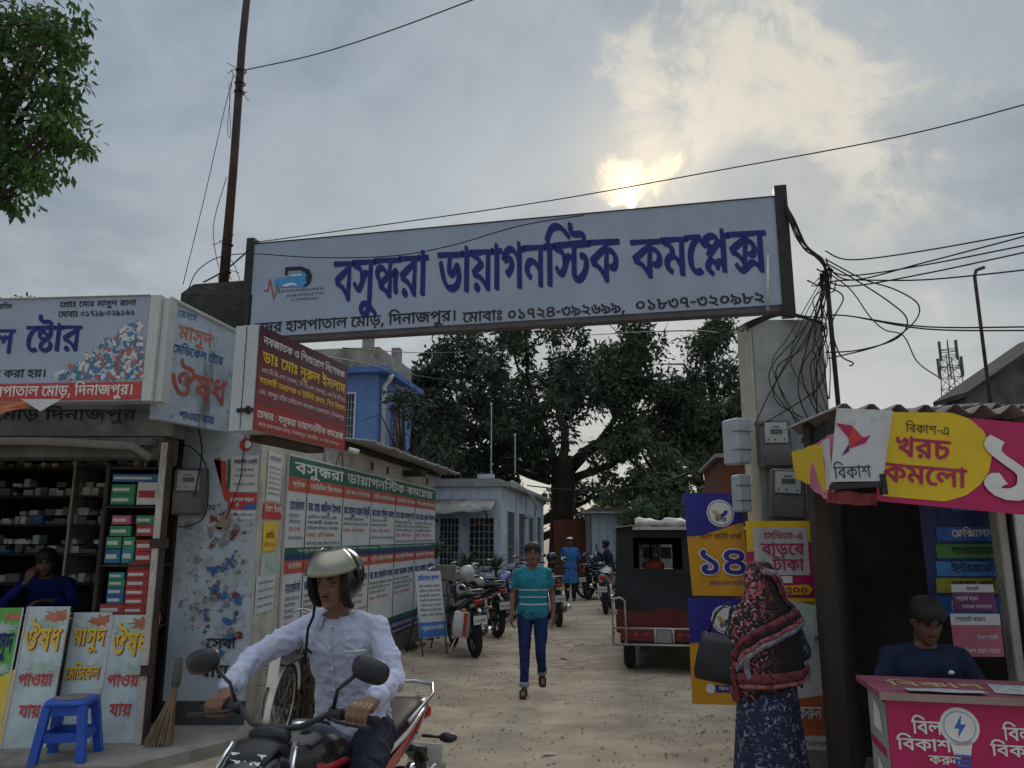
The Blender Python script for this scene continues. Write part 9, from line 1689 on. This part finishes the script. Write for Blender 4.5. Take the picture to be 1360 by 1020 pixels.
    for s in 'LR':
        if 'shoe' in cl:
            f = V['f'+s]; a = V['a'+s]; t = MB(); dn = Vector((0, 0, -.035)); chain(t, [a+dn, a.lerp(f, .55)+dn*.9, f+dn*.3], [.036, .038, .034], 10); organic('shoe', t, .008, cl['shoe'], e, 1)
    if hair: hair_cap(HT, e, 1)
    if face: face_bits(HT, e, closed=cl.get('closed', False))
    return e, HT
def cloth_mat(name, c=None, var=.12, bump=.25): return M(name, c, .85, var, 14, bump, 220, spec=.15)
shirt_m, T_, b_ = newmat('striped_shirt')
tc = T_.n.new('ShaderNodeTexCoord').outputs['Object']; wv_ = T_.n.new('ShaderNodeTexWave'); T_.inp(wv_, 'Vector', tc); wv_.bands_direction = 'Y'; wv_.inputs['Scale'].default_value = 55; wv_.inputs['Distortion'].default_value = .6
T_.inp(b_, 'Base Color', T_.mix(T_.ss(wv_.outputs[1], .3, .8), (.40, .44, .60), (.50, .53, .68))); b_.inputs['Roughness'].default_value = .85
bn = T_.n.new('ShaderNodeBump'); bn.inputs['Strength'].default_value = .35; bn.inputs['Distance'].default_value = .02; T_.inp(bn, 'Height', T_.noise(tc, 14, 5, .6, 1.)); T_.inp(b_, 'Normal', bn.outputs[0])
JR = dict(pel=(-.24, -.02, .90), waist=(-.22, -.03, 1.03), chest=(-.17, -.04, 1.22), neck=(-.115, -.05, 1.395), head=(-.055, -.045, 1.528),
          sL=(-.13, .125, 1.335), sR=(-.14, -.225, 1.335), eL=(-.02, .27, 1.13), eR=(.075, -.36, 1.20), wL=(.275, .315, 1.105), wR=(.29, -.32, 1.115),
          hL=(-.20, .10, .86), hR=(-.20, -.10, .86), kL=(.22, .22, .72), kR=(.22, -.22, .72), aL=(.02, .22, .36), aR=(.02, -.22, .36), fL=(.18, .24, .32), fR=(.18, -.24, .32))
HTR = Matrix.Translation(JR['head']) @ Matrix.Rotation(R(-6), 4, 'Z') @ Matrix.Rotation(R(13), 4, 'Y')
def rh(b):
    for s, w in ((1, JR['wL']), (-1, JR['wR'])): grip_hand(b, (.366, s*.305, 1.060), (-.10, s*1, -.11), s, w)
rider, HT = person('man in silver visored helmet and pale striped shirt riding the black motorcycle', mainb.matrix_world.copy(), JR, dict(shirt=shirt_m, trousers=cloth_mat('dark_trousers', (.018, .022, .040)), shoe=blkplastic, closed=True, fine=.0045, folds=(.020, (9, 9, 13), 3), loose=.016, hem=-.02, collar=False), .008, hands=rh, headT=HTR, hair=False)
def surf(y, z, lift=.004):
    dg = bpy.context.evaluated_depsgraph_get(); sh_ = [c for c in rider.children if c.name.startswith('shirt')][0]
    ok, loc, nor, i_ = sh_.ray_cast(Vector((.6, y, z)), Vector((-1, 0, 0))); return (loc+Vector((lift, 0, 0))) if ok else None
bpy.context.view_layer.update()
def strip_on(name, poly, mat, lift=.004, w=.006):
    m = SMB(); P_ = [surf(*p, lift) for p in poly]; P_ = [p for p in P_ if p]
    if len(P_) > 1: m.tube(P_, w, 6); return m.out(name, mat, rider)
cy = -.045
strip_on('placket', [(cy, 1.37-.035*i) for i in range(13)], shirt_m, .001, .007)
for i in range(5):
    p = surf(cy, 1.33-.09*i, .009)
    if p: m = SMB(); m.ball(p, (.003, .006, .006), 8, 6); m.out('button', ink_white, rider)
pk = [(.02, 1.225), (.03, 1.226), (.115, 1.232), (.12, 1.1), (.068, 1.075), (.015, 1.095), (.02, 1.225)]
pts = []
for a, b in zip(pk[:-1], pk[1:]):
    for k in range(5): pts.append((a[0]+(b[0]-a[0])*k/5, a[1]+(b[1]-a[1])*k/5))
strip_on('pocket', pts, shirt_m, .0, .0032); strip_on('pocket_hem', [(.02+.0095*i, 1.226+.0006*i) for i in range(11)], ink_white, .002, .004)
p = surf(.105, 1.235, .006)
if p: m = SMB(); m.torus(p, .016, .004, 'x', 14, 6); m.out('pocket_note', M('mint_note', (.25, .50, .48), .6), rider)
for s in (-1, 1):
    nb = Vector(JR['neck']); m = SMB(); pts = [nb+Vector((-.07*math.cos(a)+.015, s*.072*math.sin(a), -.005-.012*(1-math.cos(a)))) for a in [R(i*15) for i in range(11)]]
    m.sheet([pts, [q+Vector((.012, s*.014*math.sin(R(i*15))+(.0), -.030-.028*(i/10)**2)) for i, q in enumerate(pts)]]); o = m.out('collar', shirt_m, rider, fix=False); sd = o.modifiers.new('t', 'SOLIDIFY'); sd.thickness = .006
for s in 'LR':
    E_, W_ = Vector(JR['e'+s]), Vector(JR['w'+s]); m = SMB(); d = (W_-E_).normalized(); a = E_.lerp(W_, .86); m.tube([a-d*.03, a, a+d*.02, a+d*.028], [.044, .043, .042, .038], 18); m.out('cuff', shirt_m, rider)
m = SMB(); W_ = Vector(JR['wR']); m.torus(W_-Vector((.015, 0, 0)), .031, .006, 'x', 18, 6); m.out('wristband', rubber, rider)
hs = SMB(); rx, ry, rz = .134, .114, .128; nA, nE = 48, 26; vs = []; fs = []
for i in range(nE+1):
    el = R(-58+148*i/nE)
    for j in range(nA): az = 2*math.pi*j/nA; vs.append(HT @ Vector((rx*math.cos(el)*math.cos(az)-.012, ry*math.cos(el)*math.sin(az), rz*math.sin(el)+.012)))
for i in range(nE):
    for j in range(nA):
        az = ((j+.5)/nA*360+180) % 360-180; el = -58+148*(i+.5)/nE
        if abs(az) < 56+.12*el and el < 27: continue
        fs.append((i*nA+j, i*nA+(j+1) % nA, i*nA+nA+(j+1) % nA, i*nA+nA+j))
hs.add(vs, fs); hm = hs.out('helmet', M('helmet_graphite', (.03, .032, .032), .25, .1, 5, 0, metal=.5, coat=.4), rider); sd = hm.modifiers.new('t', 'SOLIDIFY'); sd.thickness = .022; sd.offset = -1
m = SMB(); g = [[HT @ Vector((.162*math.cos(R(14+i*4.8))*math.cos(R(a))-.004, .127*math.cos(R(14+i*4.8))*math.sin(R(a)), .136*math.sin(R(14+i*4.8))+.016)) for a in range(-84, 85, 7)] for i in range(12)]
m.sheet(g); vz = m.out('visor', M('smoked_visor', (.30, .29, .24), .24, .05, 4, 0, metal=.75), hm, fix=False); sd = vz.modifiers.new('t', 'SOLIDIFY'); sd.thickness = .003
for s in (-1, 1):
    m = SMB(); c = HT @ Vector((-.005, s*.121, .030)); m.ball(c, (.022, .009, .022), 14, 8); m.out('visor_hinge', blackmetal, hm)
    m = SMB(); m.tube([HT @ Vector(q) for q in ((.062, s*.090, .045), (.066, s*.088, 0), (.062, s*.085, -.05), (.048, s*.080, -.09), (.015, s*.082, -.112))], [.011, .017, .020, .019, .013], 10); m.out('cheek_pad', M('pad_black', (.012, .012, .013), .9, .3, 20, .3), hm)
m = SMB(); m.tube([HT @ Vector(q) for q in ((.05, -.088, -.10), (.065, -.09, -.15))]+[Vector(HT @ Vector((.05, -.088, -.10)))+Vector(q) for q in ((.03, -.01, -.10), (.035, -.012, -.20), (.03, -.02, -.245))], .007, 6); m.out('chin_strap', M('pad_black'), hm)
m = SMB(); q0 = Vector(HT @ Vector((.05, -.088, -.10)))+Vector((.035, -.012, -.18)); m.tube([q0+Vector((0, .0, .02)), q0, q0+Vector((.005, .03, -.02))], .006, 6); m.out('strap_buckle', M('pad_black'), hm)
def world(x, y, heading, sc=1., z=None): return Matrix.Translation((x, y, gz(x, y) if z is None else z)) @ Matrix.Rotation(R(heading), 4, 'Z') @ Matrix.Scale(sc, 4)
tl_, T_, b_ = newmat('teal_shirt'); tc = T_.n.new('ShaderNodeTexCoord').outputs['Object']; sx = T_.n.new('ShaderNodeSeparateXYZ'); T_.inp(sx, 0, tc)
tealc = T_.mix(T_.ss(T_.noise(tc, 9, 4), .3, .7), (.008, .17, .25), (.012, .24, .33)); 
acc = tealc
for z in (1.155, 1.075, .995):
    d = T_.m('ABSOLUTE', T_.m('SUBTRACT', sx.outputs[2], z)); acc = T_.mix(T_.m('LESS_THAN', d, .0055), acc, (.60, .66, .68))
T_.inp(b_, 'Base Color', acc); b_.inputs['Roughness'].default_value = .8
p = gnd(694, 922); JW = dict(pel=(0, 0, .90), waist=(.0, 0, 1.04), chest=(.0, 0, 1.22), neck=(.0, 0, 1.42), head=(.025, 0, 1.555),
    sL=(0, .168, 1.365), sR=(0, -.168, 1.365), eL=(-.05, .225, 1.11), eR=(-.02, -.225, 1.11), wL=(.0, .235, .88), wR=(.10, -.245, .88),
    hL=(0, .09, .86), hR=(0, -.09, .86), kL=(.09, .085, .50), kR=(.10, -.095, .49), aL=(-.16, .10, .20), aR=(.10, -.10, .085), fL=(-.06, .105, .11), fR=(.25, -.115, .045))
def wh(b): loose_hand(b, JW['wL'], (.15, .02, -1), (-.2, -1, 0), 1, 18); loose_hand(b, JW['wR'], (.1, -.02, -1), (-.2, 1, 0), -1, 22)
jeans = cloth_mat('blue_jeans', (.018, .035, .115), .3)
wm_, HT2 = person('young man in teal striped polo and rolled jeans walking up the lane', world(p.x+.12, p.y, -92, .985), JW, dict(shirt=tl_, trousers=jeans, cuff=.86, sleeve=.55, loose=.012, hem=.0, feet=True, folds=(.014, (8, 8, 9), 1), leg=-.002), .0085, hands=wh, sk=skin, headT=Matrix.Translation(JW['head']) @ Matrix.Scale(1.09, 4))
for s in 'LR':
    K_, A_, F_ = (Vector(JW[q+s]) for q in ('k', 'a', 'f')); c = K_.lerp(A_, .88); d = (A_-K_).normalized(); m = SMB(); m.tube([c-d*.03, c, c+d*.025], [.056, .058, .056], 16); m.out('rolled_cuff', M('denim_pale', (.22, .27, .33), .9), wm_)
    m = SMB(); u = (F_-A_); dn = Vector((0, 0, -.028)); m.tube([A_-u*.22+dn, A_+dn, A_.lerp(F_, .6)+dn, F_+u*.12+dn*.6], [(.010, .034), (.011, .036), (.011, .044), (.010, .036)], 12); m.out('sandal', M('sandal_black', (.02, .018, .016), .6), wm_)
    m = SMB(); q = A_.lerp(F_, .62); m.torus(q, .038, .008, 'x', 14, 6); m.out('sandal_strap', M('sandal_black'), wm_)
floral, T_, b_ = newmat('floral_navy'); tc = T_.n.new('ShaderNodeTexCoord').outputs['Object']
f1 = T_.noise(tc, 26, 3, .7, 1.5); f2 = T_.noise(tc, 60, 3, .6, 1.)
c = T_.mix(T_.ss(f1, .56, .62), (.012, .016, .05), (.26, .28, .36)); c = T_.mix(T_.ss(f2, .60, .66), c, (.06, .07, .16)); T_.inp(b_, 'Base Color', c); b_.inputs['Roughness'].default_value = .85
shawl, T_, b_ = newmat('shawl_print'); tc = T_.n.new('ShaderNodeTexCoord').outputs['Object']; sx = T_.n.new('ShaderNodeSeparateXYZ'); T_.inp(sx, 0, tc)
f1 = T_.noise(tc, 17, 3, .6, 2.); f2 = T_.noise(tc, 34, 2, .6, 1.); f3 = T_.noise(tc, 5, 2, .5)
c = T_.mix(T_.m('MULTIPLY', T_.ss(f1, .53, .57), T_.ss(sx.outputs[1], -.09, .07)), (.012, .010, .012), (.42, .09, .12)); c = T_.mix(T_.m('MULTIPLY', T_.ss(f2, .60, .64), T_.ss(sx.outputs[1], -.07, .08)), c, (.45, .34, .30)); T_.inp(b_, 'Base Color', c); b_.inputs['Roughness'].default_value = .9
def stripe_mat(name, base, spot, sc=30, th=.52):
    m_, T, b = newmat(name); tc = T.n.new('ShaderNodeTexCoord').outputs['Object']; T.inp(b, 'Base Color', T.mix(T.ss(T.noise(tc, sc, 2, .6, 1.), th, th+.06), base, spot)); b.inputs['Roughness'].default_value = .9; return m_
sm_red = stripe_mat('shawl_red', (.17, .035, .045), (.05, .012, .016)); sm_pink = stripe_mat('shawl_pink', (.36, .13, .14), (.16, .03, .05)); sm_grey = stripe_mat('shawl_grey', (.16, .16, .22), (.30, .30, .34)); sm_blk = stripe_mat('shawl_black', (.012, .01, .012), (.15, .03, .04), 40, .58)
pw_ = at(1012, 800, 4.95)
wo = empty('person', label='woman in red and black patterned shawl and navy floral skirt facing the stall', cat='person', mat=world(pw_.x, 4.95, 80, .97, 0))
b = MB(); HTw = Matrix.Translation((.03, 0, 1.475)) @ Matrix.Rotation(R(10), 4, 'Y'); head_geo(b, HTw); torso(b, (0, 0, .88), (0, 0, 1.0), (0, 0, 1.17), (0, 0, 1.34), (1, 0, 0), (0, 1, 0), -.02, .17, .16)
ell(b, [((0, 0, 1.30), (.05, 0, 0), (0, .05, 0)), ((.015, 0, 1.40), (.046, 0, 0), (0, .046, 0))])
chain(b, [(0, -.155, 1.28), (.02, -.22, 1.04), (.20, -.20, 1.0), (.26, -.17, 1.06)], [.042, .036, .028, .022], 10); chain(b, [(0, .155, 1.28), (.03, .20, 1.05), (.24, .12, 1.02)], [.042, .036, .024], 10)
loose_hand(b, (.26, -.17, 1.06), (.6, .1, .7), (0, 1, -.2), -1, 30); loose_hand(b, (.24, .12, 1.02), (.8, -.2, .4), (0, -1, 0), 1, 30)
chain(b, [(0, .09, .84), (.02, .09, .45), (0, .09, .08), (.14, .1, .04)], [.07, .05, .035, .025], 10); chain(b, [(0, -.09, .84), (.02, -.09, .45), (0, -.09, .08), (.14, -.1, .04)], [.07, .05, .035, .025], 10)
organic('body', b, .009, skin, wo, 2)
t = MB(); chain(t, [(0, -.155, 1.28), (.01, -.225, 1.05), (.17, -.215, 1.0), (.22, -.19, 1.04)], [.056, .058, .056, .050], 12); chain(t, [(0, .155, 1.28), (.02, .215, 1.04), (.2, .14, 1.02)], [.056, .056, .048], 12); torso(t, (0, 0, .88), (0, 0, 1.0), (0, 0, 1.17), (0, 0, 1.33), (1, 0, 0), (0, 1, 0), .01, .18, .16); organic('blouse', t, .009, floral, wo, 3, (.008, (9, 9, 7), 2))
m = SMB(); rs = []
for i in range(22):
    z = 1.02-.97*i/21; f = i/21; rs.append([((.13+.10*f)*math.cos(a)*(1+.05*f*math.sin(a*9+f)+.03*math.sin(a*5+2)), (.165+.09*f)*math.sin(a)*(1+.05*f*math.sin(a*9+f)+.02*math.sin(a*4)), z) for a in [2*math.pi*j/64 for j in range(64)]])
m.rings(rs, False); m.out('skirt', floral, wo)
m = SMB(); rs = []
prof = [(1.612, .03, .03, .02), (1.60, .075, .070, .02), (1.565, .108, .090, .015), (1.50, .128, .103, .01), (1.43, .132, .108, -.005), (1.37, .130, .125, -.02), (1.31, .138, .175, -.02), (1.24, .155, .215, -.015), (1.16, .165, .232, -.01), (1.06, .165, .235, 0), (.97, .165, .232, 0), (.90, .160, .222, 0), (.86, .15, .21, 0)]
for k, (z, rx_, ry_, cx_) in enumerate(prof):
    rs.append([(cx_+rx_*math.cos(a)*(1+.035*mnoise.noise(Vector((a*2.5, z*5, 1)))*k/4), ry_*math.sin(a)*(1+.05*mnoise.noise(Vector((a*3, z*4, 7)))*k/4), z-(.10*max(0, math.sin(a-.5))+.02*math.sin(a*6))*(1 if z < .9 else 0)) for a in [R(38+284*j/47) for j in range(48)]])
m.sheet(rs); o = m.out('shawl', shawl, wo, fix=False); sd = o.modifiers.new('t', 'SOLIDIFY'); sd.thickness = .008; sd.offset = 1
def drape(name, mat, pts, w, lift=.012, n=26):
    P_ = []
    for i in range(len(pts)-1):
        for k in range(6): t = k/6; P_.append((pts[i][0]+(pts[i+1][0]-pts[i][0])*t, pts[i][1]+(pts[i+1][1]-pts[i][1])*t))
    P_.append(pts[-1]); zs = [q[0] for q in prof][::-1]; g = [[], [], []]
    for i, (a, z) in enumerate(P_):
        j = min(i+1, len(P_)-1); k = max(i-1, 0); ta, tz = (P_[j][0]-P_[k][0])*.0035, P_[j][1]-P_[k][1]; L_ = math.hypot(ta, tz) or 1; na, nz_ = -tz/L_, ta/L_
        for r_, f in enumerate((-1, 0, 1)):
            aa = R(a+na*f*w/.0035*.5); zz = z+nz_*f*w*.5; rx_ = np.interp(zz, zs, [q[1] for q in prof][::-1]); ry_ = np.interp(zz, zs, [q[2] for q in prof][::-1]); cx_ = np.interp(zz, zs, [q[3] for q in prof][::-1]); l = lift+(.010 if f == 0 else 0)+.004*math.sin(i*.9)
            g[r_].append((cx_+(rx_+l)*math.cos(aa), (ry_+l)*math.sin(aa), zz))
    m = SMB(); m.sheet(g); o = m.out(name, mat, wo, fix=False); sd = o.modifiers.new('t', 'SOLIDIFY'); sd.thickness = .007; sd.offset = 1; return o
for k, (mt, dw) in enumerate(((sm_red, 0), (sm_blk, 1), (sm_pink, 2), (sm_grey, 3))):
    drape('shawl_border', mt, [(160+6*k, 1.585-.012*k), (205+7*k, 1.54), (232+6*k, 1.47), (246+5*k, 1.40), (258+5*k, 1.32), (268+3*k, 1.24)], .030, .012+.004*k)
    drape('shawl_border', mt, [(262, 1.31-.022*k), (235, 1.30-.026*k), (205, 1.265-.030*k), (170, 1.20-.033*k), (145, 1.13-.036*k), (128-2*k, 1.03-.03*k), (122-4*k, .90-.01*k), (120-5*k, .80)], .036, .016+.004*(3-k))
drape('shawl_border', sm_grey, [(165, 1.12), (150, 1.05), (146, .97), (150, .90)], .03, .014); drape('shawl_border', sm_red, [(125, .90), (165, .90), (205, .915), (240, .93), (268, .96)], .07, .014); drape('shawl_border', sm_pink, [(130, .855), (165, .86), (205, .875), (240, .89), (268, .93)], .02, .018)
drape('shawl_tail', sm_red, [(112, .92), (116, .84), (120, .76)], .07, .02); drape('shawl_tail', sm_pink, [(100, .98), (104, .88), (108, .80)], .05, .016)
hb_ = empty('handbag', label='black handbag hanging at the woman\'s left side before the blue banner', cat='handbag'); hb_.matrix_world = wo.matrix_world @ Matrix.Translation((-.02, .30, .86)) @ Matrix.Rotation(R(8), 4, 'X') @ Matrix.Rotation(R(80), 4, 'Z')
m = SMB(); m.sell([(0, 0, 0, .15, .045, 4), (.05, 0, 0, .16, .06, 4), (.22, 0, 0, .14, .045, 4), (.29, 0, 0, .125, .02, 4)], 20, 'z'); m.out('body', M('purse_leather', (.015, .016, .022), .4, .2, 6, .08), hb_)
m = SMB(); m.tube([(-.10, 0, .28), (-.08, .0, .42), (-.02, .01, .50), (.05, .01, .42), (.09, 0, .28)], .008, 6); m.out('strap', M('purse_leather'), hb_)
dc = MB().box(-.10, .10, -.001, .001, 0, .26).out('paper_sheet', M('mint_paper')); dc.matrix_world = wo.matrix_world @ Matrix.Translation((.20, -.235, 1.08)) @ Matrix.Rotation(R(82), 4, 'Z') @ Matrix.Rotation(R(-10), 4, 'Y'); tag(dc, 'pale green printed sheet held up at the woman\'s right side', 'paper')
for k in range(5): MB().box(-.08, .08-.02*(k % 3), -.003, -.0015, .21-.04*k, .215-.04*k).out('print_line', ink_black, dc)
navy_polo = cloth_mat('navy_polo', (.018, .026, .055))
p = at(1218, 812, 4.55)
JS = dict(pel=(-.06, 0, .60), waist=(-.03, 0, .74), chest=(.03, 0, .93), neck=(.07, 0, 1.13), head=(.135, 0, 1.255), sL=(.05, .19, 1.07), sR=(.05, -.19, 1.07), eL=(.10, .27, .84), eR=(.10, -.27, .84), wL=(.32, .10, .86), wR=(.32, -.06, .86),
    hL=(-.02, .1, .58), hR=(-.02, -.1, .58), kL=(.36, .12, .58), kR=(.36, -.12, .58), aL=(.34, .12, .14), aR=(.34, -.12, .14), fL=(.46, .13, .10), fR=(.46, -.13, .10))
HTs = Matrix.Translation(JS['head']) @ Matrix.Rotation(R(28), 4, 'Y')
def shd(b): loose_hand(b, JS['wL'], (.5, -.8, .1), (0, 0, -1), 1, 30); loose_hand(b, JS['wR'], (.6, .75, .1), (0, 0, -1), -1, 30)
zs_ = p.z-1.255-.03
sm_, _ = person('man in dark navy polo seated inside the stall looking down', world(p.x, 4.55, -98, 1., zs_), JS, dict(shirt=navy_polo, trousers=cloth_mat('blue_check', (.05, .10, .25)), shoe=blkplastic, sleeve=.55, hem=.0, closed=True), .010, sk=skin_dark, headT=HTs, hands=shd)
for s in (-1, 1): m = SMB(); c = Vector((.05, s*.19, 1.07)).lerp(Vector((.10, s*.27, .84)), .62); m.torus(c, .056, .004, 'z', 20, 5); m.out('sleeve_trim', ink_white, sm_)
m = SMB(); m.ball((.16, .085, .98), (.006, .022, .012), 10, 6); m.out('shirt_emblem', ink_white, sm_)
ph_ = MB().box(-.07, .07, -.04, .04, 0, .012, bev=.004).out('mobile_phone', M('phone_blue', (.01, .05, .35), .3)); ph_.matrix_world = sm_.matrix_world @ Matrix.Translation((.42, .02, .865)) @ Matrix.Rotation(R(100), 4, 'Z'); tag(ph_, 'blue mobile phone in the seated stall man\'s hands', 'phone')
stl = empty('wooden_stool', (p.x, 4.62, 0), 0, 'plain wooden stool under the seated stall man', 'stool'); MB().box(-.18, .18, -.15, .15, .42, .46).out('seat', darkwood, stl)
for sx_ in (-1, 1):
    for sy in (-1, 1): MB().box(sx_*.15-.02, sx_*.15+.02, sy*.12-.02, sy*.12+.02, 0, .42).out('leg', darkwood, stl)
p = at(72, 745, 7.55)
JP = dict(pel=(0, 0, .78), waist=(.03, 0, .92), chest=(.10, 0, 1.08), neck=(.18, 0, 1.26), head=(.24, 0, 1.385), sL=(.14, .19, 1.2), sR=(.14, -.19, 1.2), eL=(.36, .30, 1.02), eR=(.34, -.28, 1.02), wL=(.50, .12, 1.05), wR=(.36, -.10, 1.22),
    hL=(0, .1, .75), hR=(0, -.1, .75), kL=(.1, .1, .42), kR=(.1, -.1, .42), aL=(0, .1, .1), aR=(0, -.1, .1), fL=(.12, .1, .06), fR=(.12, -.1, .06))
def phd(b): loose_hand(b, JP['wL'], (.6, -.8, 0), (0, 0, -1), 1, 20); loose_hand(b, JP['wR'], (-.2, .3, .9), (-1, 0, 0), -1, 30)
person('man in bright blue shirt leaning on the dark pharmacy counter', world(p.x, 7.55, -75, 1., 0.10), JP, dict(shirt=cloth_mat('royal_blue', (.008, .018, .12)), trousers=cloth_mat('dark_trousers2', (.02, .02, .03)), sleeve=.7, shoe=blkplastic), .011, sk=skin_dark, hands=phd, headT=Matrix.Translation(JP['head']) @ Matrix.Rotation(R(20), 4, 'Y'))
kurta = cloth_mat('tunic_blue', (.045, .16, .42), .2)
p = gnd(758, 798); JK = dict(pel=(0, 0, .92), waist=(0, 0, 1.05), chest=(0, 0, 1.24), neck=(0, 0, 1.44), head=(.02, 0, 1.575), sL=(0, .18, 1.385), sR=(0, -.18, 1.385), eL=(-.06, .25, 1.14), eR=(-.06, -.25, 1.14), wL=(-.18, .06, .97), wR=(-.18, -.06, .95),
    hL=(0, .09, .86), hR=(0, -.09, .86), kL=(0, .09, .47), kR=(0, -.09, .47), aL=(-.01, .09, .08), aR=(-.01, -.09, .08), fL=(.13, .11, .04), fR=(.13, -.11, .04))
km, HTk = person('man in long blue tunic and white cap standing with hands behind him', world(p.x, p.y, -96, .99), JK, dict(shirt=kurta, trousers=cloth_mat('dark_trousers3', (.03, .03, .035)), shoe=blkplastic, loose=.022, leg=.01), .012, sk=skin_dark)
m = SMB(); m.rings([[(.0+(.125+.03*f)*math.cos(a)*(1+.04*math.sin(a*7)), (.175+.04*f)*math.sin(a)*(1+.04*math.sin(a*7)), .95-.47*f) for a in [2*math.pi*j/40 for j in range(40)]] for f in (0, .3, .6, 1)], False); m.out('tunic_skirt', kurta, km)
m = SMB(); m.rings([[HTk @ Vector((-.012+r*math.cos(a)*1.12, r*math.sin(a)*.9, z)) for a in [2*math.pi*j/20 for j in range(20)]] for z, r in ((.055, .098), (.10, .092), (.125, .075), (.132, .03))]); m.out('cap', ink_white, km)
p = at(806, 745, 21.6); JF = dict(pel=(0, 0, .88), waist=(.02, 0, 1.0), chest=(.06, 0, 1.18), neck=(.09, 0, 1.36), head=(.12, 0, 1.49), sL=(.08, .18, 1.3), sR=(.08, -.18, 1.3), eL=(.16, .24, 1.06), eR=(.2, -.22, 1.08), wL=(.36, .12, 1.1), wR=(.38, -.12, 1.3),
    hL=(.02, .1, .84), hR=(.02, -.1, .84), kL=(.36, .2, .68), kR=(.36, -.2, .68), aL=(.2, .24, .25), aR=(.2, -.24, .25), fL=(.33, .25, .2), fR=(.33, -.25, .2))
fb_ = motorcycle('motorcycle under the seated phone man beside the van', G_, bk, silv, plate="১৪-২২"); fb_.matrix_world = Matrix.Translation((p.x+.0, 21.75, 0)) @ Matrix.Rotation(R(150), 4, 'Z')
fm, _ = person('man in dark shirt sitting on a far motorcycle holding up a phone', Matrix.Translation((p.x+.1, 21.7, 0)) @ Matrix.Rotation(R(160), 4, 'Z'), JF, dict(shirt=cloth_mat('dark_blue_shirt', (.02, .03, .05)), trousers=cloth_mat('dark_trousers3'), shoe=blkplastic, sleeve=.7), .013, sk=skin_dark, hands=lambda b: loose_hand(b, JF['wR'], (.3, 0, 1), (-1, 0, 0), -1, 20))
f2_ = MB().box(-.01, .01, -.035, .035, 0, .13).out('mobile_phone', blackmetal); f2_.matrix_world = fm.matrix_world @ Matrix.Translation((.41, -.1, 1.37)); tag(f2_, 'dark phone held up by the far seated man', 'phone')
